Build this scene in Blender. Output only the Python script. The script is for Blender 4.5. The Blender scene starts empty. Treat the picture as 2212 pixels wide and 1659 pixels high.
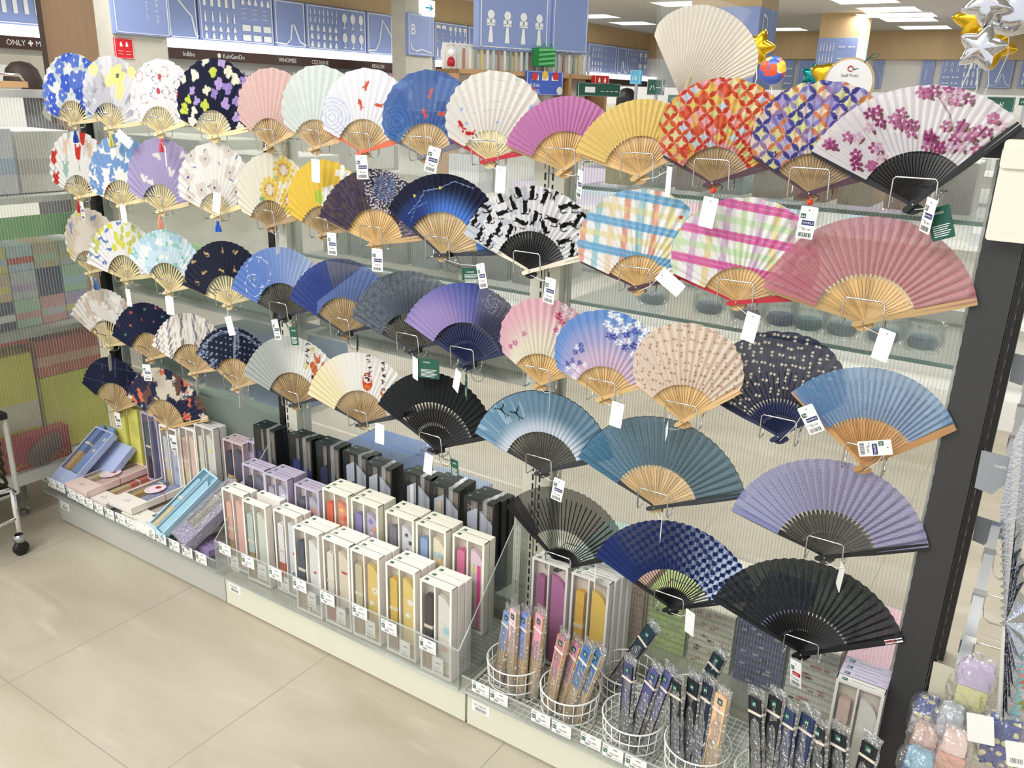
import bpy, math, random
import numpy as np
from mathutils import Vector, Matrix
random.seed(7)
SC = bpy.context.scene
COL = SC.collection
# ------------------------------------------------------------------ camera
EYE = np.array([0.0, 0.0, 1.495])
FPX, CX, CY = 1827.0, 1106.0, 829.5
RW = np.array([[0.83503461, -0.20112029, 0.51212092],
               [0.54939386, 0.25450661, -0.79585977],
               [0.02972538, 0.94592654, 0.32301608]])
cam = bpy.data.cameras.new('camera'); camo = bpy.data.objects.new('camera', cam); COL.objects.link(camo)
cam.sensor_width = 36.0; cam.lens = FPX / 2212 * 36.0; cam.clip_start = 0.02; cam.clip_end = 200
camo.matrix_world = Matrix([list(RW[0]) + [EYE[0]], list(RW[1]) + [EYE[1]], list(RW[2]) + [EYE[2]], [0, 0, 0, 1]])
SC.camera = camo
SC.view_settings.view_transform = 'Standard'; SC.view_settings.look = 'None'
SC.view_settings.gamma = 1.0; SC.view_settings.use_curve_mapping = False
SC.view_settings.exposure = 0.13
SC.cycles.transparent_max_bounces = 32
SC.cycles.max_bounces = 7; SC.cycles.diffuse_bounces = 4; SC.cycles.glossy_bounces = 3; SC.cycles.transmission_bounces = 5
SC.cycles.caustics_reflective = False; SC.cycles.caustics_refractive = False
# ------------------------------------------------------------------ world and ceiling lamps
world = bpy.data.worlds.new('shop_air'); SC.world = world; world.use_nodes = True
bg = world.node_tree.nodes['Background']; bg.inputs[0].default_value = (0.93, 0.96, 1.0, 1); bg.inputs[1].default_value = 1.0
def area(name, loc, sx, sy, power, rot=(0, 0, 0), col=(1, 0.99, 0.975)):
    l = bpy.data.lights.new(name, 'AREA'); l.shape = 'RECTANGLE'; l.size = sx; l.size_y = sy; l.energy = power; l.color = col
    o = bpy.data.objects.new(name, l); o.location = loc; o.rotation_euler = rot; COL.objects.link(o)
    o.visible_camera = True
    return o
for i, (x, y, p) in enumerate([(-3.6, -1.6, 80), (-1.6, -2.2, 80), (-0.2, -1.2, 45), (-2.0, -0.2, 32), (-2.6, 3.2, 52), (-0.4, 3.2, 52), (-4.7, 1.4, 75), (-8.6, 5.0, 90), (-8.6, 9.5, 90), (-5.0, 6.5, 70), (-0.6, 6.0, 50), (-8.0, 15.0, 150), (-3.0, 15.0, 150), (-4.0, 21.0, 150)]):
    area('ceiling_lamp', (x, y, 3.36), 1.5, 0.8, p)

# ------------------------------------------------------------------ pixel helpers (points on real planes of the shop)
def ray(px, py):
    return RW @ np.array([px - CX, -(py - CY), -FPX])
def PY(px, py, Y):
    r = ray(px, py); return Vector(EYE + r * (Y / r[1]))
def PX(px, py, X):
    r = ray(px, py); return Vector(EYE + r * (X / r[0]))
def PZ(px, py, z):
    r = ray(px, py); return Vector(EYE + r * ((z - EYE[2]) / r[2]))
def s2l(c):
    c = np.asarray(c, float); return np.where(c <= 0.04045, c / 12.92, ((c + 0.055) / 1.055) ** 2.4)

# ------------------------------------------------------------------ materials
MATS = {}
def mat(name, color=(0.8, 0.8, 0.8), rough=0.5, metal=0.0, var=0.06, scale=20.0, bump=0.0, coat=0.0, alpha=1.0, emit=None, estr=1.0, sheen=0.0, spec=0.5, stretch=None):
    if name in MATS: return MATS[name]
    m = bpy.data.materials.new(name); m.use_nodes = True; nt = m.node_tree; N = nt.nodes; L = nt.links
    p = N['Principled BSDF']; c = [float(v) for v in s2l(color)]
    if len(c) > 3: c = c[:3]
    p.inputs['Roughness'].default_value = rough; p.inputs['Metallic'].default_value = metal
    p.inputs['Coat Weight'].default_value = coat; p.inputs['Specular IOR Level'].default_value = spec
    if sheen: p.inputs['Sheen Weight'].default_value = sheen
    if var > 0 or bump > 0:
        tc = N.new('ShaderNodeTexCoord'); nz = N.new('ShaderNodeTexNoise'); nz.inputs['Scale'].default_value = scale; nz.inputs['Detail'].default_value = 3
        if stretch:
            mp = N.new('ShaderNodeMapping'); mp.inputs['Scale'].default_value = stretch
            L.new(tc.outputs['Object'], mp.inputs['Vector']); L.new(mp.outputs['Vector'], nz.inputs['Vector'])
        else: L.new(tc.outputs['Object'], nz.inputs['Vector'])
        mx = N.new('ShaderNodeMix'); mx.data_type = 'RGBA'
        mx.inputs[6].default_value = [max(0, v * (1 - var * 1.6)) for v in c] + [1]; mx.inputs[7].default_value = [min(1, v * (1 + var)) for v in c] + [1]
        L.new(nz.outputs['Fac'], mx.inputs[0]); L.new(mx.outputs[2], p.inputs['Base Color'])
        if bump > 0:
            b = N.new('ShaderNodeBump'); b.inputs['Strength'].default_value = bump; b.inputs['Distance'].default_value = 0.002
            L.new(nz.outputs['Fac'], b.inputs['Height']); L.new(b.outputs['Normal'], p.inputs['Normal'])
    else: p.inputs['Base Color'].default_value = c + [1]
    if emit is not None:
        p.inputs['Emission Color'].default_value = [float(v) for v in s2l(emit)] + [1]; p.inputs['Emission Strength'].default_value = estr
    if alpha < 1: p.inputs['Alpha'].default_value = alpha
    MATS[name] = m; return m
def clear(name, tint=(1, 1, 1), body=0.06, gloss=0.05, rough=0.05, crinkle=0.0, cscale=60.0, bodycol=(0.9, 0.92, 0.92)):
    """thin clear plastic: transparent + a little milky body + reflections that grow at grazing angles"""
    if name in MATS: return MATS[name]
    m = bpy.data.materials.new(name); m.use_nodes = True; nt = m.node_tree; N = nt.nodes; L = nt.links
    N.remove(N['Principled BSDF']); out = N['Material Output']
    tr = N.new('ShaderNodeBsdfTransparent'); tr.inputs[0].default_value = (*tint, 1)
    df = N.new('ShaderNodeBsdfDiffuse'); df.inputs[0].default_value = [float(v) for v in s2l(bodycol)] + [1]
    gl = N.new('ShaderNodeBsdfGlossy'); gl.inputs['Roughness'].default_value = rough
    m1 = N.new('ShaderNodeMixShader'); m1.inputs[0].default_value = body; L.new(tr.outputs[0], m1.inputs[1]); L.new(df.outputs[0], m1.inputs[2])
    lw = N.new('ShaderNodeLayerWeight'); lw.inputs['Blend'].default_value = 0.25
    ma = N.new('ShaderNodeMath'); ma.operation = 'MULTIPLY_ADD'; ma.inputs[1].default_value = 0.35; ma.inputs[2].default_value = gloss
    L.new(lw.outputs['Fresnel'], ma.inputs[0])
    m2 = N.new('ShaderNodeMixShader'); L.new(ma.outputs[0], m2.inputs[0]); L.new(m1.outputs[0], m2.inputs[1]); L.new(gl.outputs[0], m2.inputs[2])
    if crinkle > 0:
        tc = N.new('ShaderNodeTexCoord'); nz = N.new('ShaderNodeTexNoise'); nz.inputs['Scale'].default_value = cscale; nz.inputs['Detail'].default_value = 2
        L.new(tc.outputs['Object'], nz.inputs['Vector']); b = N.new('ShaderNodeBump'); b.inputs['Strength'].default_value = crinkle; b.inputs['Distance'].default_value = 0.01
        L.new(nz.outputs['Fac'], b.inputs['Height']); L.new(b.outputs['Normal'], gl.inputs['Normal']); L.new(b.outputs['Normal'], lw.inputs['Normal'])
    L.new(m2.outputs[0], out.inputs['Surface']); MATS[name] = m; return m

# ------------------------------------------------------------------ mesh builder
class MB:
    def __init__(s): s.v = []; s.f = []; s.m = []
    def add(s, vs, fs, mi=0):
        o = len(s.v); s.v += [tuple(v) for v in vs]; s.f += [tuple(i + o for i in f) for f in fs]; s.m += [mi] * len(fs)
    def box(s, x0, x1, y0, y1, z0, z1, mi=0, M=None):
        vs = [Vector((x, y, z)) for z in (z0, z1) for y in (y0, y1) for x in (x0, x1)]
        if M is not None: vs = [M @ v for v in vs]
        s.add(vs, [(0, 2, 3, 1), (4, 5, 7, 6), (0, 1, 5, 4), (2, 6, 7, 3), (0, 4, 6, 2), (1, 3, 7, 5)], mi)
    def bevel_box(s, x0, x1, y0, y1, z0, z1, r, mi=0, M=None):
        """box whose outline in the XZ plane has rounded corners"""
        pts = []
        for cx, cz, a0 in ((x1 - r, z1 - r, 0), (x0 + r, z1 - r, 90), (x0 + r, z0 + r, 180), (x1 - r, z0 + r, 270)):
            for k in range(5):
                a = math.radians(a0 + k * 22.5); pts.append((cx + r * math.cos(a), cz + r * math.sin(a)))
        s.prism(pts, lambda u, v, w: (u, w, v), y0, y1, mi, M)
    def prism(s, pts, fn, w0, w1, mi=0, M=None):
        n = len(pts); vs = [Vector(fn(u, v, w0)) for u, v in pts] + [Vector(fn(u, v, w1)) for u, v in pts]
        if M is not None: vs = [M @ v for v in vs]
        s.add(vs, [tuple(range(n)), tuple(range(2 * n - 1, n - 1, -1))] + [(i, i + n, (i + 1) % n + n, (i + 1) % n) for i in range(n)], mi)
    def tube(s, path, r, seg=6, mi=0, closed=False, cap=True):
        P = [Vector(p) for p in path]; n = len(P); rings = []
        up = None
        for i in range(n):
            a = P[i - 1] if (i > 0 or closed) else P[0]; b = P[(i + 1) % n] if (i < n - 1 or closed) else P[-1]
            d = (b - a)
            if d.length < 1e-9: d = Vector((0, 0, 1))
            d.normalize()
            if up is None: up = d.orthogonal().normalized()
            up = (up - d * up.dot(d))
            up = up.normalized() if up.length > 1e-6 else d.orthogonal().normalized()
            w = d.cross(up); rr = r[i] if isinstance(r, (list, tuple)) else r
            rings.append([P[i] + (up * math.cos(2 * math.pi * k / seg) + w * math.sin(2 * math.pi * k / seg)) * rr for k in range(seg)])
        vs = [v for ring in rings for v in ring]; fs = []
        for i in range(n if closed else n - 1):
            j = (i + 1) % n
            for k in range(seg): fs.append((i * seg + k, i * seg + (k + 1) % seg, j * seg + (k + 1) % seg, j * seg + k))
        if cap and not closed: fs += [tuple(range(seg - 1, -1, -1)), tuple((n - 1) * seg + k for k in range(seg))]
        s.add(vs, fs, mi)
    def lathe(s, prof, c=(0, 0, 0), seg=16, mi=0, M=None):
        vs = []; c = Vector(c)
        for r, z in prof:
            for k in range(seg):
                v = Vector((r * math.cos(2 * math.pi * k / seg), r * math.sin(2 * math.pi * k / seg), z))
                vs.append(c + (M @ v if M is not None else v))
        fs = [(i * seg + k, i * seg + (k + 1) % seg, (i + 1) * seg + (k + 1) % seg, (i + 1) * seg + k) for i in range(len(prof) - 1) for k in range(seg)]
        s.add(vs, fs, mi)
    def text(s, body, size, fn, mi=0, w=0.0, align='l'):
        vs, fs, wd = text_geo(body); off = {'l': 0, 'c': -wd * size / 2, 'r': -wd * size}[align]
        s.add([Vector(fn(x * size + off, y * size, w)) for x, y in vs], fs, mi)
    def build(s, name, mats, parent=None, world=False, smooth=False, loc=None):
        me = bpy.data.meshes.new(name); vs = s.v
        if world and parent is not None:
            M = BASE[parent.name].inverted(); vs = [M @ Vector(v) for v in vs]
        elif loc is not None:
            l = Vector(loc); vs = [Vector(v) - l for v in vs]
        me.from_pydata([tuple(v) for v in vs], [], s.f)
        ms = mats if isinstance(mats, (list, tuple)) else [mats]
        for m in ms: me.materials.append(m)
        if len(ms) > 1: me.polygons.foreach_set('material_index', s.m)
        if smooth: me.polygons.foreach_set('use_smooth', [True] * len(s.f))
        me.update()
        o = bpy.data.objects.new(name, me); COL.objects.link(o)
        if parent is not None: o.parent = parent
        if loc is not None: o.location = loc
        return o
BASE = {}
_TX = {}
def text_geo(body):
    if body in _TX: return _TX[body]
    c = bpy.data.curves.new('glyphs', 'FONT'); c.body = body; c.resolution_u = 2
    o = bpy.data.objects.new('glyphs', c); COL.objects.link(o); bpy.context.view_layer.update()
    m = o.evaluated_get(bpy.context.evaluated_depsgraph_get()).to_mesh()
    vs = [(v.co.x, v.co.y) for v in m.vertices]; fs = [tuple(p.vertices) for p in m.polygons]
    wd = max([v[0] for v in vs] or [0])
    bpy.data.objects.remove(o); bpy.data.curves.remove(c)
    _TX[body] = (vs, fs, wd); return _TX[body]
def tag(o, label=None, cat=None, group=None, kind=None):
    if label: o['label'] = label
    if cat: o['category'] = cat
    if group: o['group'] = group
    if kind: o['kind'] = kind
    return o
def thing(name, label, cat, loc=(0, 0, 0), rot=(0, 0, 0), group=None, kind=None):
    o = bpy.data.objects.new(name, None); COL.objects.link(o); o.location = loc; o.rotation_euler = rot; o.empty_display_size = 0.05
    from mathutils import Euler
    BASE[o.name] = Matrix.Translation(loc) @ Euler(rot).to_matrix().to_4x4()
    return tag(o, label, cat, group, kind)
def struct(o, label=None): o['kind'] = 'structure'; o['label'] = label or o.name.replace('_', ' '); return o

# common materials
WHITE = mat('white_paint', (0.93, 0.93, 0.91), 0.45, var=0.02)
IVORY = mat('ivory_steel', (0.86, 0.86, 0.79), 0.4, var=0.02, scale=4)
GREYST = mat('grey_steel', (0.72, 0.72, 0.69), 0.45, var=0.03, scale=4)
CHAR = mat('charcoal_post_paint', (0.21, 0.215, 0.22), 0.42, var=0.05, scale=60, bump=0.05)
BLACK = mat('black_plastic', (0.06, 0.06, 0.065), 0.4, var=0.05)
CHROME = mat('chrome', (0.86, 0.86, 0.86), 0.16, 1.0, var=0.03)
STEEL = mat('brushed_steel', (0.70, 0.71, 0.72), 0.28, 1.0, var=0.05)
PAPER = mat('white_card', (0.95, 0.95, 0.94), 0.6, var=0.015)
CREAMBOX = mat('cream_card', (0.94, 0.92, 0.89), 0.55, var=0.02)
INK = mat('black_ink', (0.12, 0.12, 0.13), 0.6, var=0)
INKG = mat('grey_ink', (0.45, 0.45, 0.46), 0.6, var=0)
GREEN = mat('green_print', (0.10, 0.33, 0.27), 0.5, var=0.03)
NAVY = mat('navy_print', (0.12, 0.14, 0.42), 0.5, var=0.02)
PWHITE = mat('white_print', (0.96, 0.97, 0.96), 0.5, var=0)
ACRY = clear('clear_acrylic', (0.97, 0.985, 0.98), 0.05, 0.03, 0.03)
ACEDGE = mat('acrylic_edge', (0.80, 0.83, 0.82), 0.15, var=0.02, alpha=0.55)
FILM = clear('clear_window_film', (1, 1, 1), 0.03, 0.03, 0.08, 0.25, 30)
SLEEVE = clear('crinkled_sleeve', (1, 1, 1), 0.13, 0.24, 0.06, 1.0, 110)
GLASS = clear('shelf_glass', (0.965, 0.99, 0.985), 0.03, 0.05, 0.02)
GLEDGE = mat('green_glass_edge', (0.42, 0.60, 0.55), 0.15, var=0.05, alpha=0.85)
# ------------------------------------------------------------------ floor, ceiling, far walls
def floor_mat():
    m = bpy.data.materials.new('stone_floor_tile'); m.use_nodes = True; nt = m.node_tree; N = nt.nodes; L = nt.links; p = N['Principled BSDF']
    tc = N.new('ShaderNodeTexCoord'); sep = N.new('ShaderNodeSeparateXYZ'); L.new(tc.outputs['Object'], sep.inputs[0])
    def M(op, a, b=None, c=None):
        n = N.new('ShaderNodeMath'); n.operation = op
        for i, v in enumerate((a, b, c)):
            if v is None: continue
            if isinstance(v, (int, float)): n.inputs[i].default_value = v
            else: L.new(v, n.inputs[i])
        return n.outputs[0]
    def seam(o, off, T):
        t = M('ADD', o, -off); t = M('DIVIDE', t, T); t = M('FRACT', t); t = M('SUBTRACT', t, 0.5); t = M('ABSOLUTE', t); t = M('SUBTRACT', 0.5, t)
        return M('LESS_THAN', t, 0.0026)
    g = M('MAXIMUM', seam(sep.outputs['X'], -2.078, 0.591), seam(sep.outputs['Y'], 0.840, 0.591))
    def noise(sc, det, rot, dist=0.0):
        mp = N.new('ShaderNodeMapping'); mp.inputs['Rotation'].default_value = (0, 0, rot); mp.inputs['Scale'].default_value = sc
        L.new(tc.outputs['Object'], mp.inputs[0]); n = N.new('ShaderNodeTexNoise'); n.inputs['Scale'].default_value = 1; n.inputs['Detail'].default_value = det
        n.inputs['Distortion'].default_value = dist; L.new(mp.outputs[0], n.inputs[0]); return n.outputs['Fac']
    def ramp(f, a, ca, b, cb):
        r = N.new('ShaderNodeValToRGB'); r.color_ramp.elements[0].position = a; r.color_ramp.elements[1].position = b
        r.color_ramp.elements[0].color = [float(v) for v in s2l(ca)] + [1]; r.color_ramp.elements[1].color = [float(v) for v in s2l(cb)] + [1]; L.new(f, r.inputs[0]); return r.outputs[0]
    base = ramp(noise((2.2, 6, 1), 5, 0.5, 0.6), 0.30, (0.67, 0.635, 0.56), 0.72, (0.745, 0.715, 0.65))
    vein = ramp(noise((1.3, 9, 1), 4, 0.35, 1.2), 0.60, (0, 0, 0), 0.70, (1, 1, 1))
    m1 = N.new('ShaderNodeMix'); m1.data_type = 'RGBA'; mm = N.new('ShaderNodeMath'); mm.operation = 'MULTIPLY'; mm.inputs[1].default_value = 0.35
    L.new(vein, mm.inputs[0]); L.new(mm.outputs[0], m1.inputs[0]); L.new(base, m1.inputs[6]); m1.inputs[7].default_value = (0.62, 0.57, 0.47, 1)
    m2 = N.new('ShaderNodeMix'); m2.data_type = 'RGBA'; L.new(g, m2.inputs[0]); L.new(m1.outputs[2], m2.inputs[6]); m2.inputs[7].default_value = (0.30, 0.28, 0.25, 1)
    L.new(m2.outputs[2], p.inputs['Base Color']); p.inputs['Roughness'].default_value = 0.42; p.inputs['Specular IOR Level'].default_value = 0.4
    return m
b = MB(); b.box(-15, 9, -4, 36, -0.04, 0); struct(b.build('floor', floor_mat()), 'pale beige stone tile floor')
b = MB(); b.box(-15, 9, 1.0, 36, 3.42, 3.5); b.box(-15, 9, -4, 1.0, 3.42, 3.5)
struct(b.build('ceiling', mat('ceiling_board', (0.83, 0.83, 0.81), 0.8, var=0.02, scale=2)), 'pale grey shop ceiling')
WOOD = mat('pale_wood_panel', (0.80, 0.69, 0.52), 0.55, var=0.10, scale=3, stretch=(1.5, 1.5, 0.25))
SIGN = mat('periwinkle_sign', (0.56, 0.63, 0.83), 0.5, var=0.02, scale=1)
LIT = mat('lit_white_cornice', (0.98, 0.98, 0.97), 0.5, var=0, emit=(1, 1, 1), estr=0.9)
WALLW = mat('white_wall', (0.90, 0.90, 0.88), 0.7, var=0.02, scale=1)
BROWN = mat('brown_fascia', (0.28, 0.18, 0.16), 0.5, var=0.05)
CONC = mat('pale_concrete', (0.80, 0.79, 0.74), 0.8, var=0.10, scale=6, bump=0.2)
b = MB(); b.box(-12.4, -12.3, 1.5, 36, 0, 3.42); struct(b.build('wall_left', WALLW), 'white left wall behind the cosmetics shelves')
b = MB(); b.box(-15, 9, 30.0, 30.1, 0, 3.42); struct(b.build('wall_back', WALLW), 'far back wall')
b = MB(); b.box(-15, 9, 29.8, 29.98, 2.62, 3.42); struct(b.build('trim_1', WOOD), 'wooden band along the top of the far wall')
b = MB(); b.box(-12.28, -12.0, 1.5, 29.7, 2.92, 3.42); struct(b.build('trim_2', WOOD), 'wooden band along the top of the left wall')

# ------------------------------------------------------------------ gondola posts and ribbed panels
YP = 1.715
def post(x0, x1, y0, y1, z1, m, label, slots=None, name='gondola_post'):
    t = thing(name, label, 'post', ((x0 + x1) / 2, (y0 + y1) / 2, 0), group='upright posts of the fan display')
    b = MB(); b.box(x0, x1, y0, y1, 0, z1); b.build('upright', m, t, world=True)
    if slots:
        b = MB(); z = 0.14
        while z < z1 - 0.05:
            for xs in slots: b.box(xs - 0.002, xs + 0.002, y0 - 0.0012, y0 + 0.0002, z, z + 0.016)
            z += 0.025
        b.build('slot_row', INK, t, world=True)
    return t
post(-2.85, -2.815, 1.69, 1.75, 1.45, BLACK, 'black upright post at the far left corner of the fan display', [-2.825])
post(-1.953, -1.925, 1.69, 1.75, 1.44, BLACK, 'slim black slotted upright beside the yellow flower fan', [-1.93])
post(-1.923, -1.875, 1.69, 1.75, 1.44, IVORY, 'ivory slotted upright just right of the slim black one', [-1.915])
post(-1.045, -1.008, 1.69, 1.75, 1.44, IVORY, 'ivory slotted upright behind the cat print fan, left of the pair', [-1.015])
post(-1.004, -0.965, 1.69, 1.75, 1.44, IVORY, 'ivory slotted upright behind the cat print fan, right of the pair', [-0.995])
t = thing('gondola_post', 'wide charcoal steel post at the right end of the fans', 'post', (-0.085, 1.68, 0), group='upright posts of the fan display')
b = MB(); b.bevel_box(-0.117, -0.056, 1.647, 1.715, 0, 1.47, 0.002); b.build('upright', CHAR, t, world=True)
b = MB(); b.box(-0.054, -0.046, 1.66, 1.71, 0, 1.46)
z = 0.1
while z < 1.44: b.box(-0.1185, -0.1168, 1.66, 1.664, z, z + 0.014); b.box(-0.047, -0.045, 1.675, 1.68, z, z + 0.014); z += 0.028
b.build('slotted_side', mat('dark_post_side', (0.10, 0.10, 0.105), 0.4, var=0.04), t, world=True)
post(-0.10, -0.05, 2.40, 2.46, 1.44, CHAR, 'charcoal upright on the far side of the shelving, past the wide post')

SHEET = clear('polycarbonate_sheet', (0.97, 0.98, 0.97), 0.065, 0.02, 0.12, 0, 1, (0.88, 0.90, 0.88))
WEB = mat('polycarbonate_rib', (0.88, 0.90, 0.88), 0.3, var=0.02, alpha=0.42)
def ribbed(name, ax, c, a0, a1, z0, z1, label, th=0.006, pitch=0.0072):
    t = thing(name, label, 'panel', ((a0 + a1) / 2, c, z0) if ax == 'x' else (c, (a0 + a1) / 2, z0), group='ribbed clear plastic panels')
    b = MB(); w = MB()
    def q(mb, p0, p1, d0, d1):
        if ax == 'x': mb.add([(p0, c + d0, z0), (p1, c + d1, z0), (p1, c + d1, z1), (p0, c + d0, z1)], [(0, 1, 2, 3)])
        else: mb.add([(c - d0, p0, z0), (c - d1, p1, z0), (c - d1, p1, z1), (c - d0, p0, z1)], [(0, 1, 2, 3)])
    q(b, a0, a1, 0, 0); q(b, a0, a1, th, th)
    p = a0
    while p <= a1: q(w, p, p + 0.0006, 0, th); p += pitch
    b.build('sheet', SHEET, t, world=True); w.build('rib', WEB, t, world=True)
    for p_ in ((a0, a1 - 0.006) if ax == 'x' else (a0,)):
        e = MB()
        if ax == 'x': e.box(p_ - 0.0005, p_ + 0.006, c - 0.001, c + th + 0.001, z0, z1)
        else: e.box(c - th - 0.001, c + 0.001, p_ - 0.001, p_ + 0.004, z0, z1)
        e.build('edge_strip', mat('milky_edge', (0.86, 0.88, 0.85), 0.35, var=0.02, alpha=0.7), t, world=True)
    return t
ribbed('ribbed_panel', 'x', YP, -2.813, -1.955, 0.52, 1.415, 'ribbed clear panel behind the leftmost bay of fans')
ribbed('ribbed_panel', 'x', YP, -2.813, -1.955, 0.12, 0.515, 'ribbed clear panel low down behind the pastel upright boxes')
ribbed('ribbed_panel', 'x', YP, -1.873, -1.047, 0.52, 1.415, 'ribbed clear panel behind the middle bay of fans')
ribbed('ribbed_panel', 'x', YP, -1.873, -1.047, 0.12, 0.515, 'ribbed clear panel low down behind the black boxes')
ribbed('ribbed_panel', 'x', YP, -0.963, -0.12, 0.12, 1.415, 'ribbed clear panel behind the right bay of fans')
ribbed('ribbed_panel', 'y', -2.935, 0.95, 1.75, 0.165, 1.44, 'ribbed clear side panel at the far left in front of the yellow goods', pitch=0.0105, th=0.007)
t = thing('cap_rail', 'grey cap rail on top of the far left side panel', 'rail', (-2.95, 1.35, 1.44))
b = MB(); b.box(-3.0, -2.925, 0.95, 1.78, 1.44, 1.465); b.build('rail', GREYST, t, world=True)
for x0, x1, m, l in ((-2.815, -1.953, GREYST, 'grey steel rail on top of the leftmost bay'), (-1.875, -1.045, IVORY, 'ivory steel rail on top of the middle bay'), (-0.965, -0.117, CHAR, 'charcoal steel rail on top of the right bay')):
    b = MB(); b.box(x0, x1, 1.695, 1.745, 1.418, 1.452)
    tag(b.build('top_rail', m, loc=(x0, 1.7, 1.418)), l, 'rail', 'top rails of the display')
# plinths
BAR = [random.random() for _ in range(60)]
def barcode(mb, x0, z0, w, h, fn, mi=1, off=0):
    x = 0; k = off
    while x < w - 0.0006:
        a = 0.0005 + 0.0011 * BAR[k % 60]; b_ = 0.0005 + 0.0010 * BAR[(k + 31) % 60]
        mb.add([fn(x0 + x, z0, 0), fn(x0 + min(w, x + a), z0, 0), fn(x0 + min(w, x + a), z0 + h, 0), fn(x0 + x, z0 + h, 0)], [(0, 1, 2, 3)], mi); x += a + b_; k += 1
for x0, x1, m, l, tx in ((-2.815, -1.9165, GREYST, 'low grey steel plinth at the left under the flat gift boxes', 'S-228-09'), (-1.9125, -1.0145, IVORY, 'low ivory steel plinth in the middle under the upright boxes', 'S-228-08'), (-1.0075, -0.12, IVORY, 'low ivory steel plinth at the right under the wire baskets', '03-228-07')):
    t = thing('plinth', l, 'plinth', ((x0 + x1) / 2, 1.55, 0), group='low steel plinths along the display')
    b = MB(); b.box(x0, x1, 1.407, 1.409 + 0.02, 0.006, 0.104); b.build('kick_plate', m, t, world=True)
    b = MB(); b.box(x0, x1, 1.4295, 1.70, 0.093, 0.104); b.build('deck', m, t, world=True)
    b = MB(); b.box(x0 + 0.01, x1 - 0.01, 1.43, 1.70, 0.0, 0.092); b.build('core', mat('plinth_core', (0.25, 0.24, 0.22), 0.7, var=0.02), t, world=True)
    b = MB(); xl = x0 + 0.015; fn = lambda u, v, w: (u, 1.4062 - w, v)
    b.box(xl, xl + 0.052, 1.4064, 1.407, 0.055, 0.083, 0); barcode(b, xl + 0.010, 0.058, 0.034, 0.010, lambda u, v, w: (u, 1.4061, v)); b.text(tx, 0.009, lambda u, v, w: (xl + 0.005 + u, 1.4061, 0.0715 + v), 1)
    b.build('shelf_label', [PAPER, INKG], t, world=True)

# ------------------------------------------------------------------ cloth painting helpers (numpy, in fan space)
def _h(i, j, s):
    n = (i.astype(np.int64) * 374761393 + j.astype(np.int64) * 668265263 + s * 1442695041) & 0xffffffff
    n = ((n ^ (n >> 13)) * 1274126177) & 0xffffffff
    return ((n ^ (n >> 16)) & 0xffff) / 65535.0
def vn(x, y, sc, seed=0):
    x = x * sc; y = y * sc; i = np.floor(x); j = np.floor(y); fx = x - i; fy = y - j; fx = fx * fx * (3 - 2 * fx); fy = fy * fy * (3 - 2 * fy)
    a = _h(i, j, seed); b = _h(i + 1, j, seed); c = _h(i, j + 1, seed); d = _h(i + 1, j + 1, seed)
    return (a * (1 - fx) + b * fx) * (1 - fy) + (c * (1 - fx) + d * fx) * fy
def fbm(x, y, sc, seed=0): return 0.55 * vn(x, y, sc, seed) + 0.3 * vn(x, y, sc * 2.1, seed + 1) + 0.15 * vn(x, y, sc * 4.3, seed + 2)
def st(a, b, x): t = np.clip((x - a) / (b - a), 0, 1); return t * t * (3 - 2 * t)
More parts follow.
